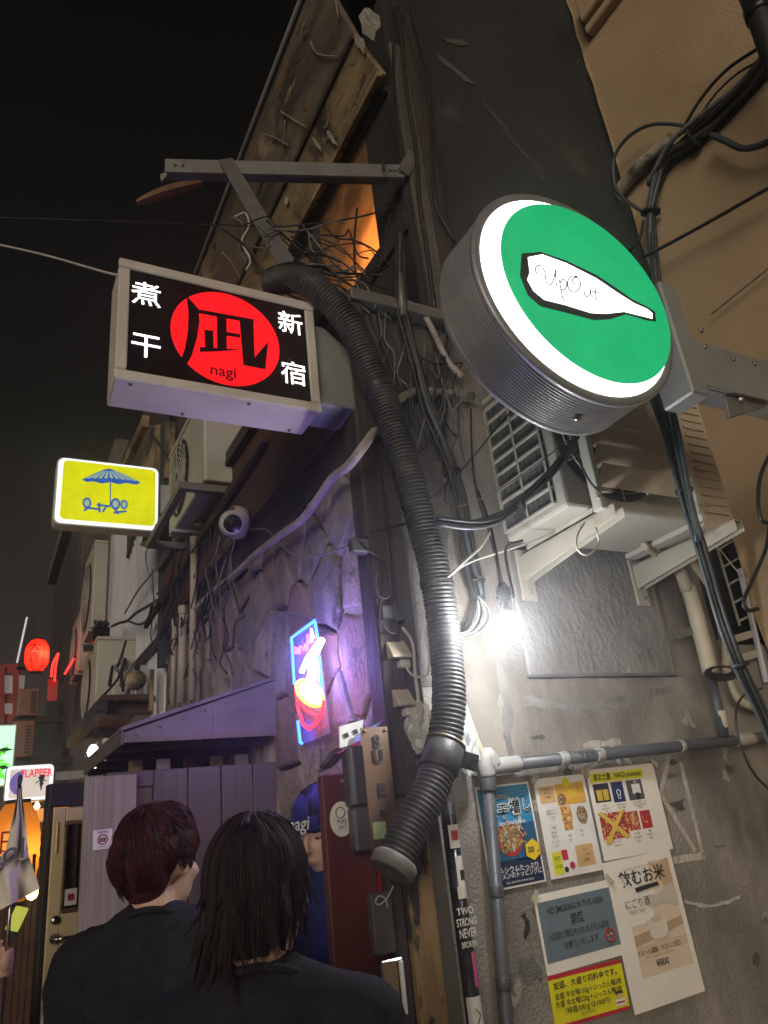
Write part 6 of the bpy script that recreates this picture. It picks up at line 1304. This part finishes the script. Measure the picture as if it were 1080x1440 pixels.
# ================================================================== PEOPLE
def remesh(mb, name, mat, parent, voxel=.010, smooth=4, disp=None):
    me = mb.mesh('tmp'); o = bpy.data.objects.new('tmp', me); COL.objects.link(o)
    md = o.modifiers.new('r', 'REMESH'); md.mode = 'VOXEL'; md.voxel_size = voxel; md.use_smooth_shade = True
    if smooth:
        ms = o.modifiers.new('s', 'SMOOTH'); ms.factor = .5; ms.iterations = smooth
    bpy.context.view_layer.update()
    res = bpy.data.meshes.new_from_object(o.evaluated_get(bpy.context.evaluated_depsgraph_get()))
    bpy.data.objects.remove(o); bpy.data.meshes.remove(me)
    if disp:
        for v in res.vertices: v.co = v.co + v.normal * disp(v.co)
    res.polygons.foreach_set('use_smooth', [True] * len(res.polygons)); res.name = name
    return put(name, res, mat, parent)
def hand(mb, w_, fwd_, side, up_, curl=.6, s=1.0):
    """palm and five fingers added to mb: wrist point, direction of fingers, thumb side, back-of-hand normal"""
    f_, sd_, u_ = Vector(fwd_).normalized(), Vector(side).normalized(), Vector(up_).normalized()
    w_ = Vector(w_)
    for k in range(4): mb.cap(w_ + sd_ * (.024 - .016 * k) * s, w_ + f_ * .085 * s + sd_ * (.030 - .020 * k) * s, .013 * s, .0115 * s)
    for k, L_ in enumerate((.070, .078, .072, .056)):
        p0 = w_ + f_ * .085 * s + sd_ * (.030 - .020 * k) * s; d_ = f_
        for j, fr_l in enumerate((.45, .32, .26)):
            an = curl * (j + .6); d2 = (f_ * math.cos(an) - u_ * math.sin(an)); p1 = p0 + d2 * L_ * fr_l * s
            mb.cap(p0, p1, (.0088 - .001 * j) * s, (.0080 - .001 * j) * s, 10); p0 = p1
    p0 = w_ + f_ * .022 * s + sd_ * .026 * s; p1 = p0 + (f_ * .55 + sd_ * .75 - u_ * .25).normalized() * .038 * s; p2 = p1 + (f_ * .85 + sd_ * .2 - u_ * .45).normalized() * .030 * s
    mb.cap(p0, p1, .012 * s, .0098 * s, 10); mb.cap(p1, p2, .0098 * s, .0080 * s, 10)
def person(label, headc, yaw, H, tee, hairfn=None, pants=None, arms=None, head_yaw=0, head_tilt=0, female=False, group=None, collar=None, shw=1.0, capfn=None):
    """local frame: x right, y forward, z up, origin between the feet; headc = world centre of the head"""
    root = thing('person', label, 'person', (headc[0], headc[1], 0), yaw)
    z_h = headc[2]; k_ = z_h / 1.60      # head centre height
    nb = z_h - .155                         # base of skull / neck top
    HM = Matrix.Rotation(head_yaw, 3, 'Z') @ Matrix.Rotation(head_tilt, 3, 'X')
    hc = Vector((0, 0, z_h)); hp = lambda x, y, z: hc + HM @ Vector((x, y, z))
    mb = MB()
    mb.ell(hp(0, -.012, .018), (.076, .098, .102), HM); mb.ell(hp(0, .035, -.045), (.060, .058, .075), HM); mb.ell(hp(0, .052, -.092), (.036, .030, .024), HM)
    mb.ell(hp(0, .078, .035), (.055, .018, .018), HM, 12, 7)
    mb.cap(hp(0, .092, .012), hp(0, .112, -.028), .009, .0135); mb.ell(hp(.010, .103, -.032), (.008, .010, .007), HM, 8, 6); mb.ell(hp(-.010, .103, -.032), (.008, .010, .007), HM, 8, 6)
    mb.ell(hp(0, .090, -.060), (.022, .012, .006), HM, 10, 6); mb.ell(hp(0, .088, -.070), (.020, .012, .007), HM, 10, 6)
    for s_ in (-1, 1):
        mb.ell(hp(s_ * .078, -.004, -.012), (.010, .019, .032), HM, 10, 8); mb.ell(hp(s_ * .045, .060, -.030), (.022, .024, .022), HM, 10, 8)
    mb.cap(hp(0, -.02, -.06), (0, -.035, z_h - .17), .052 * (.9 if female else 1), .058 * (.9 if female else 1))
    zs = z_h - .172; sw = (.165 if female else .185) * shw
    mb.cap((0, -.03, zs + .02), (0, -.01, zs - .15), .06, .10); mb.ell((0, -.01, zs - .12), (.15, .10, .17)); mb.ell((0, -.005, zs - .34), (.13, .092, .17)); mb.ell((0, 0, zs - .52), (.155, .105, .13))
    for s_ in (-1, 1):
        mb.cap((s_ * .05, -.03, zs + .02), (s_ * sw, -.02, zs - .035), .045, .052)
        J = (arms or {}).get(s_) or [(s_ * (sw + .03), -.03, zs - .30), (s_ * (sw + .03), .06, zs - .54)]
        e_, w_ = Vector(J[0]), Vector(J[1])
        mb.cap((s_ * sw, -.02, zs - .04), e_, .048, .038); mb.cap(e_, w_, .037, .024)
        fd = J[2] if len(J) > 2 else (w_ - e_)
        hand(mb, w_, fd, J[3] if len(J) > 3 else (-s_ * .3, 1, 0), J[4] if len(J) > 4 else (s_, 0, 0), J[5] if len(J) > 5 else .35)
        mb.cap((s_ * .085, 0, zs - .55), (s_ * .095, .01, .48 * k_), .078, .052); mb.cap((s_ * .095, .01, .48 * k_), (s_ * .10, -.02, .09), .050, .036); mb.cap((s_ * .10, -.03, .045), (s_ * .11, .13, .035), .035, .030)
    body = remesh(mb, 'body', skin, root, .0085, 3)
    # eyes and brows
    for s_ in (-1, 1):
        MB().ell(hp(s_ * .032, .079, .000), (.012, .008, .0045), HM, 10, 6).build('eye', pm('eye_white', (.34, .31, .28), None, 5, .3), root); MB().ell(hp(s_ * .032, .0852, -.001), (.0055, .003, .004), HM, 8, 6).build('iris', ink, root)
        MB().tube([hp(s_ * .016, .092, .020), hp(s_ * .035, .091, .025), hp(s_ * .052, .078, .020)], .0032, 6).build('brow', pm('brow_black', (.02, .015, .012), None, 5, .8), root)
    # T-shirt
    mb = MB(); hem = zs - .58
    mb.cap((0, -.03, zs + .005), (0, -.015, zs - .12), .072, .115); mb.ell((0, -.012, zs - .12), (.178, .122, .19)); mb.ell((0, -.005, zs - .34), (.165, .118, .19)); mb.ell((0, 0, hem + .06), (.178, .128, .12)); mb.box(-.16, .16, -.11, .10, hem, hem + .12)
    for s_ in (-1, 1):
        mb.cap((s_ * .040, -.038, zs + .026), (s_ * sw, -.02, zs - .035), .052, .064)
        J = (arms or {}).get(s_) or [(s_ * (sw + .03), -.03, zs - .30)]
        e_ = Vector(J[0]); a_ = Vector((s_ * sw, -.02, zs - .04)); mb.cap(a_, a_.lerp(e_, .80), .064, .062)
    def fold(co):
        k1 = noise.noise(Vector((co.x * 6 + co.z * 5, co.y * 6, co.z * 3.2 - co.x * 4)) + Vector((yaw * 9, 0, 0)))
        return .022 * (1 - abs(k1) * 2.2) * .8 + .005 * noise.noise(Vector((co.x * 20, co.y * 20, co.z * 9)))
    sh = remesh(mb, 'tshirt', tee, root, .011, 5, fold)
    nk = [Vector((.070 * math.cos(t), -.032 + .066 * math.sin(t), zs + .048 - .022 * math.sin(t) - .004 * math.cos(2 * t))) for t in [i * math.pi / 14 for i in range(28)]]
    MB().tube(nk, .0075, 8, closed=True).build('collar', collar or tee, root)
    # trousers and shoes
    mb = MB(); mb.ell((0, 0, hem + .02), (.17, .12, .12))
    for s_ in (-1, 1): mb.cap((s_ * .085, 0, hem - .0), (s_ * .097, .012, .48 * k_), .092, .070); mb.cap((s_ * .097, .012, .48 * k_), (s_ * .10, -.02, .12), .068, .058)
    remesh(mb, 'trousers', pants or pm('dark_denim', (.03, .035, .05), (.02, .025, .035), 20, .9), root, .014, 4)
    for s_ in (-1, 1): remesh(MB().cap((s_ * .10, -.045, .052), (s_ * .112, .14, .045), .048, .042), 'shoe', pm('shoe_dark', (.05, .05, .05), None, 8, .6), root, .012, 2)
    if hairfn: hairfn(root, hp, HM, hc)
    if capfn: capfn(root, hp, HM, hc)
    return root
def hair_mesh(root, strands, width, mat, name='hair'):
    """each strand a tapering three-sided sliver; all strands of a head form one part"""
    mb = MB()
    for pts, w_ in strands:
        n = len(pts); vs = []; fs = []
        for i, p in enumerate(pts):
            t = (pts[min(i + 1, n - 1)] - pts[max(i - 1, 0)]).normalized(); a_ = t.orthogonal().normalized(); b_ = t.cross(a_)
            r_ = w_ * (1 - .75 * (i / (n - 1)) ** 2)
            for k in range(3): an = 2.094 * k; vs.append(p + (a_ * math.cos(an) + b_ * math.sin(an)) * r_)
        for i in range(n - 1):
            for k in range(3): l = (k + 1) % 3; fs.append((i * 3 + k, i * 3 + l, i * 3 + 3 + l, i * 3 + 3 + k))
        mb.add(vs, fs, True)
    o = mb.build(name, mat, root); return o
def hairmat(name, c1, c2, rough=.48):
    return pm(name, c1, c2, 90, rough, spec=.18, stretch=(1, 1, .12), rvar=.1, detail=3)
def lockhair(rg, locks, per, guide, spread_az, spread_t, tipk, wlo, whi):
    """every lock has a guide curve; its strands start spread over the scalp and draw together towards the tip"""
    st = []
    for L in range(locks):
        g = guide(rg)
        if g is None: continue
        az, t0, f = g; gp_ = f(az, t0, 0)
        n = len(gp_); sd_ = rg.random() * 50
        for k in range(per):
            da, dt = rg.gauss(0, spread_az), rg.gauss(0, spread_t)
            p_ = f(az + da, max(.03, t0 + dt), rg.gauss(0, 1)); cut = rg.uniform(.72, 1.0)
            pts = []
            for j in range(n):
                w_ = tipk * (j / (n - 1)) ** 1.6; pts.append(p_[j].lerp(gp_[j], w_))
            m_ = max(4, int(n * cut)); st.append((pts[:m_], rg.uniform(wlo, whi)))
    return st
def short_hair(seed, mat, n=4200):
    def f(root, hp, HM, hc):
        rg = random.Random(seed)
        cap_ = MB(); cap_.ell(hp(0, -.018, .030), (.083, .103, .099), HM); cap_.ell(hp(0, -.056, -.034), (.064, .048, .060), HM); remesh(cap_, 'hair_cap', mat, root, .009, 3)
        crown = Vector((.02, -.38, .92)).normalized(); e1 = crown.orthogonal().normalized(); e2 = crown.cross(e1)
        def guide(rg):
            az = rg.uniform(0, 6.2832); t0 = math.acos(rg.uniform(.05, 1)) * .98; ln = rg.uniform(.55, 1.05); wob = rg.gauss(.18, .16); lift = max(0, rg.gauss(.035, .03)); endr = rg.gauss(0, .10); tipout = rg.gauss(0, .02)
            def path(a, t, q):
                tan_ = e1 * math.cos(a) + e2 * math.sin(a); face = tan_.dot(Vector((0, 1, 0)))
                end = (1.92 if face > .3 else 2.32 if face < -.2 else 2.14) + endr; pts = []
                for j in range(9):
                    s_ = j / 8; tt_ = min(t + ln * s_, end + .02 * s_); a2 = a + wob * s_
                    dv = crown * math.cos(tt_) + (e1 * math.cos(a2) + e2 * math.sin(a2)) * math.sin(tt_)
                    k_ = 1 + (.085 * noise.noise(Vector((math.cos(a2) * 3, math.sin(a2) * 3, tt_ * 1.5 + seed))) + .03) * math.sin(tt_) + lift * math.sin(s_ * 2.4) + tipout * s_ * s_ + q * .006
                    v_ = Vector((dv.x * .090 * k_, dv.y * .108 * k_ - .018 - (.008 if dv.z < -.1 else 0), dv.z * .106 * k_ * (1 if dv.z > 0 else 1.06) + .028)); pts.append(hp(*v_))
                return pts
            return az, t0, path
        st = lockhair(rg, max(60, n // 20), 24, guide, .10, .09, .42, .0006, .0012)
        st += lockhair(rg, max(20, n // 70), 3, guide, .25, .2, .1, .0004, .0007)
        hair_mesh(root, st, 0, mat)
    return f
def long_hair(seed, mat, n=5200):
    def f(root, hp, HM, hc):
        rg = random.Random(seed)
        cap_ = MB(); cap_.ell(hp(0, -.014, .030), (.083, .101, .097), HM)
        for x_, y_ in ((-.05, -.035), (-.028, -.07), (0, -.078), (.028, -.07), (.05, -.035)): cap_.cap(hp(x_, y_, .0), hp(x_ * .8, y_ * .85, -.085), .026, .012)
        remesh(cap_, 'hair_cap', mat, root, .009, 3)
        crown = Vector((-.05, -.10, .99)).normalized(); e1 = crown.orthogonal().normalized(); e2 = crown.cross(e1)
        def guide(rg):
            az = rg.uniform(0, 6.2832); tan_ = e1 * math.cos(az) + e2 * math.sin(az)
            if tan_.dot(Vector((0, 1, 0))) > .6: return None
            under = rg.random() < .45; t0 = rg.uniform(.75, 1.3) if under else math.acos(rg.uniform(.35, 1))
            side = abs(tan_.x)
            L_ = rg.uniform(.13, .20) if under else rg.uniform(.03, .13)
            if tan_.x > .3: L_ *= .78
            edge = 1.46 + rg.gauss(0, .06); kk0 = (.95 if under else 1.0) + rg.gauss(.012, .018); inw = rg.uniform(-.04, .16); flick = rg.gauss(-.004, .020); fy = rg.gauss(-.004, .014)
            def path(a, t, q):
                tn_ = e1 * math.cos(a) + e2 * math.sin(a); kk = kk0 + q * .006 + .05 * noise.noise(Vector((math.cos(a) * 2.6, math.sin(a) * 2.6, seed))); pts = []
                t = min(t, edge - .1)
                for j in range(6):
                    tt_ = t + (edge - t) * j / 5; dv = crown * math.cos(tt_) + tn_ * math.sin(tt_)
                    pts.append(Vector((dv.x * .088 * kk, dv.y * .108 * kk - .014, dv.z * .108 * kk + .030)))
                b = pts[-1].copy(); LL = L_ + q * .006
                for j in range(1, 10):
                    s_ = j / 9; r_ = 1 - inw * math.sin(s_ * 1.6) * (.6 + .4 * s_)
                    pts.append(Vector((b.x * r_ + flick * s_ * s_, (b.y + .02) * r_ - .02 + fy * s_ * s_, b.z - LL * s_)))
                return [hp(*p) for p in pts]
            return az, t0, path
        st = lockhair(rg, 260, 30, guide, .075, .10, .62, .0006, .0013)
        st += lockhair(rg, 60, 3, guide, .2, .2, .1, .0004, .0007)
        hair_mesh(root, st, 0, mat)
    return f
hair_red = hairmat('auburn_hair', (.085, .022, .018), (.032, .011, .010)); hair_blk = hairmat('black_hair', (.016, .010, .008), (.034, .021, .016), .68)
def look(v): return math.atan2(-v[0], v[1])       # yaw so that local +y points along v
person('person with a short auburn bowl cut in a plain black T-shirt queueing at the screen', (.424, 2.045, 1.576), look((.45, .9)), 1.74, teeblack, short_hair(3, hair_red), head_yaw=-.42, shw=.93)
person('person with long layered black hair in a black T-shirt, back to the camera', (.470, 1.425, 1.508), look((.42, .91)), 1.66, teeblack, long_hair(6, hair_blk), female=True, head_yaw=-.18, arms={1: [(.23, .0, 1.00), (.12, .22, 1.10), (-.1, .3, .1), (0, .3, .9), (.9, .3, 0), .5]})
def cap_hat(root, hp, HM, hc):
    cm = pm('royal_blue_cotton', (.014, .022, .15), (.010, .016, .11), 30, .85, bump=.15, bscale=200)
    mb = MB(); mb.ell(hp(0, -.006, .055), (.086, .108, .082), HM, 24, 14); mb.cap(hp(-.03, .075, .045), hp(.03, .075, .045), .03, .03)
    c_ = remesh(mb, 'cap', cm, root, .009, 3)
    mb = MB(); mb.tube([hp(.088 * math.cos(t), -.006 + .110 * math.sin(t), .030) for t in [i * math.pi / 14 for i in range(28)]], .006, 8, closed=True); mb.build('cap_band', cm, root)
    text('nagi', hp(.0, .118, .055), HM @ Vector((-1, 0, 0)), HM @ Vector((0, -.15, 1)), .055, pwhite, root, 'CENTER', .01, .3, valign='CENTER')
    text('nagi', hp(-.092, .03, .052), HM @ Vector((0, -1, 0)), HM @ Vector((.15, 0, 1)), .05, pwhite, root, 'CENTER', .01, .3, valign='CENTER')
bluetee = pm('royal_blue_tee', (.010, .020, .13), (.008, .015, .10), 30, .9, bump=.2, bscale=200)
person('shop worker in a blue cap and blue T-shirt leaning out behind the red brown door', (1.0, 2.36, 1.610), look((-.90, -.48)), 1.72, bluetee, short_hair(9, hair_blk, 1200), capfn=cap_hat, head_tilt=-.30, arms={1: [(.19, .02, 1.05), (.10, .20, 1.17), (-.3, .8, .1), (0, .2, 1), (.9, .3, 0), .5], -1: [(-.19, .02, 1.05), (-.10, .17, 1.17), (.3, .8, .1), (0, .2, 1), (-.9, .3, 0), .5]})
person('person with dark hair and a pale grey shirt mostly hidden behind the auburn haired one', tuple(py(216, 1236, 2.38)), look((.3, .95)), 1.62, pm('pale_grey_shirt', (.40, .42, .46), None, 20, .9, bump=.2, bscale=200), short_hair(12, hair_blk, 2200))
# bag strap on the half hidden person
# flag bearer at the left edge
FLOC = Vector((-.24, 2.93, 1.44)); fyaw = look((.25, -.95))
FI = Matrix.Rotation(-fyaw, 3, 'Z'); fl_ = lambda wv: FI @ (Vector(wv) - Vector((FLOC.x, FLOC.y, 0))); fd_ = lambda wv: FI @ Vector(wv)
gp = py(9, 1346, 2.80); pd_ = (py(28, 1098, 2.80) - py(9, 1346, 2.80)).normalized()
wr_ = gp + Vector((-.035, .07, -.02))
fb = person('person in a pale top holding a flag pole, cut off by the left edge', tuple(FLOC), fyaw, 1.58, pm('pale_top', (.42, .38, .36), None, 14, .9, bump=.2, bscale=160), short_hair(15, hair_blk, 1600), pants=pm('floral_skirt', (.10, .08, .08), (.35, .3, .28), 40, .9, lo=.5, hi=.55),
            arms={-1: [tuple(fl_((.12, 2.98, 1.05))), tuple(fl_(wr_)), tuple(fd_((.55, -.8, .05))), tuple(fd_(pd_)), tuple(fd_((.75, .6, 0))), .95]})
# ================================================================== FLAG
fg = thing('white_flag', 'white flag with mirrored lettering hanging from a pole at the left edge', 'flag', tuple(gp))
p_top = py(28, 1098, 2.80)
bld(MB().tube([gp - pd_ * .30, p_top], .0055, 8), 'pole', chrome, fg)
bld(MB().lathe([(.001, .02), (.006, .015), (.0075, .0), (.006, -.012)], p_top, pd_, 12), 'finial', black, fg)
flagm = pm('flag_cloth', (.74, .68, .60), (.66, .60, .53), 9, .9, bump=.15, bscale=90)
def cloth(rows, name):
    n = 14; vs = []; m_ = len(rows)
    grid = []
    for (a, b, amp) in rows:
        grid.append([(a, b, amp)])
    R2 = []
    for i in range((m_ - 1) * 5 + 1):
        k = min(i // 5, m_ - 2); t = (i - k * 5) / 5; (a0, b0, m0), (a1, b1, m1) = rows[k], rows[k + 1]
        a = (a0[0] + (a1[0] - a0[0]) * t, a0[1] + (a1[1] - a0[1]) * t); b = (b0[0] + (b1[0] - b0[0]) * t, b0[1] + (b1[1] - b0[1]) * t); am = m0 + (m1 - m0) * t
        R2.append((a, b, am))
    for i, (a, b, am) in enumerate(R2):
        for j in range(n + 1):
            t = j / n; vs.append(py(a[0] + (b[0] - a[0]) * t, a[1] + (b[1] - a[1]) * t, 2.79 + am * math.sin(t * 9 + i * .22) + .01 * math.sin(t * 17 - i * .3)))
    mb = MB(); mb.add(vs, [(i * (n + 1) + j, i * (n + 1) + j + 1, (i + 1) * (n + 1) + j + 1, (i + 1) * (n + 1) + j) for i in range(len(R2) - 1) for j in range(n)], True)
    return bld(mb, name, flagm, fg)
cloth([((26, 1108), (30, 1110), .002), ((18, 1150), (36, 1150), .012), ((8, 1195), (39, 1190), .022), ((-14, 1226), (41, 1206), .03)], 'upper_fold')
cloth([((-16, 1220), (39, 1200), .02), ((-12, 1250), (49, 1228), .028), ((-8, 1284), (56, 1250), .03)], 'lower_fold')
text('local', py(-2, 1207, 2.745) - Vector(fg.location), py(-30, 1213, 2.745) - py(-2, 1207, 2.745), (0, 0, 1), .075, pm('flag_ink', (.12, .11, .12), None, 8, .7), fg, 'LEFT', .01, valign='CENTER') if False else text('local', py(36, 1192, 2.745) - Vector(fg.location), py(-10, 1207, 2.745) - py(36, 1192, 2.745), (0, 0, 1), .085, pm('flag_ink', (.12, .11, .12), None, 8, .7), fg, 'LEFT', .01, valign='CENTER')


# ================================================================== extra cable tangle at the foot of the brace
rgt = random.Random(33)
tg = thing('cable_tangle', 'tangle of thin black cables where the brace meets the ledge', 'cable bundle', tuple(py(440, 390, 1.95)))
for k in range(26):
    u, v = rgt.uniform(335, 455), rgt.uniform(310, 385); pts = [py(u, v, 1.96)]
    for j in range(4): u += rgt.uniform(6, 42); v += rgt.uniform(-12, 36); pts.append(py(u, v, 1.955 + rgt.uniform(-.02, .02)))
    bld(MB().tube(smoothpath(pts, 5), rgt.uniform(.0018, .0042), 5), 'strand', rgt.choice([black, black, cablegrey, pm('dusty_cable', (.10, .085, .07))]), tg)
tg2 = thing('cable_tangle', 'tangle of thin dark wires hanging on the sooty plaster by the ledge', 'cable bundle', tuple(py(610, 560, 1.95)))
for k in range(34):
    u, v = rgt.uniform(530, 660), rgt.uniform(420, 520); pts = [py(u, v, 1.96)]
    for j in range(4): u += rgt.uniform(-18, 22); v += rgt.uniform(14, 60); pts.append(py(u, v, 1.955 + rgt.uniform(-.02, .02)))
    bld(MB().tube(smoothpath(pts, 5), rgt.uniform(.0018, .0042), 5), 'strand', rgt.choice([black, black, cablegrey, cableblue]), tg2)
tg3 = thing('cable_tangle', 'tangle of wires hanging down the fascia end beside the corrugated house', 'cable bundle', tuple(px(250, 900, .96)))
for k in range(26):
    u, v = rgt.uniform(236, 330), rgt.uniform(740, 860); pts = [px(u, v, .97)]
    for j in range(4): u += rgt.uniform(-14, 10); v += rgt.uniform(8, 42); pts.append(px(u, v, .965 + rgt.uniform(-.015, .015)))
    bld(MB().tube(smoothpath(pts, 5), rgt.uniform(.0025, .005), 5), 'strand', rgt.choice([black, black, cablegrey]), tg3)
# ================================================================== sub-parts: hang pieces under the part they belong to
SUB = {'stone': ['alley_wall'], 'plaster_repair': ['gable_wall'], 'sooty_plaster': ['gable_wall'], 'panel_edge': ['patch_panel'], 'torn_strap': ['eaves_board'], 'peeled_paint': ['fascia_board'], 'window_pane': ['window_frame'], 'mullion': ['window_frame'],
       'print': ['sheet', 'white_leaflet'], 'noodle_print': ['sheet'], 'fish_print': ['sheet'], 'flask_print': ['sheet'], 'cup_print': ['sheet'], 'cup_rim_print': ['sheet'], 'sake_print': ['sheet'], 'censor_bar': ['sheet'], 'yellow_tape': ['sheet'], 'yellow_tag': ['sheet'], 'black_patch': ['sheet'], 'green_note': ['sheet'],
       'lettering': ['sheet', 'panel', 'face', 'cap', 'pipe', 'paper', 'upper_fold', 'round_sticker'], 'red_disc': ['panel'], 'emblem_stroke': ['panel'], 'green_disc': ['white_face'], 'bottle_outline': ['white_face'], 'bottle': ['white_face'], 'script_stroke': ['white_face'],
       'grille_ring': ['fan_opening'], 'grille_spoke': ['fan_opening'], 'fan_blade': ['fan_opening'], 'side_slat': ['coil'], 'side_rib': ['coil'], 'panel_rib': ['service_panel'], 'iris': ['eye'], 'cap_band': ['cap'], 'collar': ['tshirt'], 'hair_cap': ['hair'],
       'lattice_bar': ['window_glass'], 'window_bead': ['window_glass'], 'notice_print': ['small_notice'], 'handle': ['handle_rose'], 'parasol': ['yellow_panel'], 'parasol_rib': ['yellow_panel'], 'parasol_pole': ['yellow_panel'], 'chair_back': ['yellow_panel'], 'chair_leg': ['yellow_panel'],
       'leaf_print': ['face'], 'record': ['face'], 'record_label': ['face'], 'dancer_figure': ['face'], 'sticker': ['pipe'], 'marker_scrawl': ['pipe'], 'lens_window': ['lens_ring'], 'lens': ['lens_ring'], 'hole': ['face'], 'window_bar': ['window']}
kids = {}
for o in list(bpy.data.objects):
    if o.parent: kids.setdefault(o.parent, []).append(o)
for root, ch_ in kids.items():
    if root.parent: continue
    byname = {}
    for c in ch_: byname.setdefault(c.name.split('.')[0], []).append(c)
    used_ = {}
    for nm, tgt in SUB.items():
        for k, c in enumerate(byname.get(nm, [])):
            for t_ in tgt:
                if byname.get(t_):
                    L_ = byname[t_]; c.parent = L_[k % len(L_)] if nm == 'iris' else L_[0]; break

# ================================================================== thin haze volume, added to put a bloom round the lamps
hz_ = MB().box(-7, 7, -6, 27, -1, 10.2)
hm = bpy.data.materials.new('bloom_haze'); hm.use_nodes = True; hn = hm.node_tree.nodes; hn.clear()
ho = hn.new('ShaderNodeOutputMaterial'); pv = hn.new('ShaderNodeVolumePrincipled'); pv.inputs['Color'].default_value = (.92, .94, 1, 1); pv.inputs['Density'].default_value = .022; pv.inputs['Anisotropy'].default_value = .88
hm.node_tree.links.new(pv.outputs[0], ho.inputs['Volume'])
hobj = hz_.build('haze', hm); hobj['kind'] = 'stuff'; hobj['label'] = 'thin haze added for the bloom round the lamps'; hobj['category'] = 'haze'
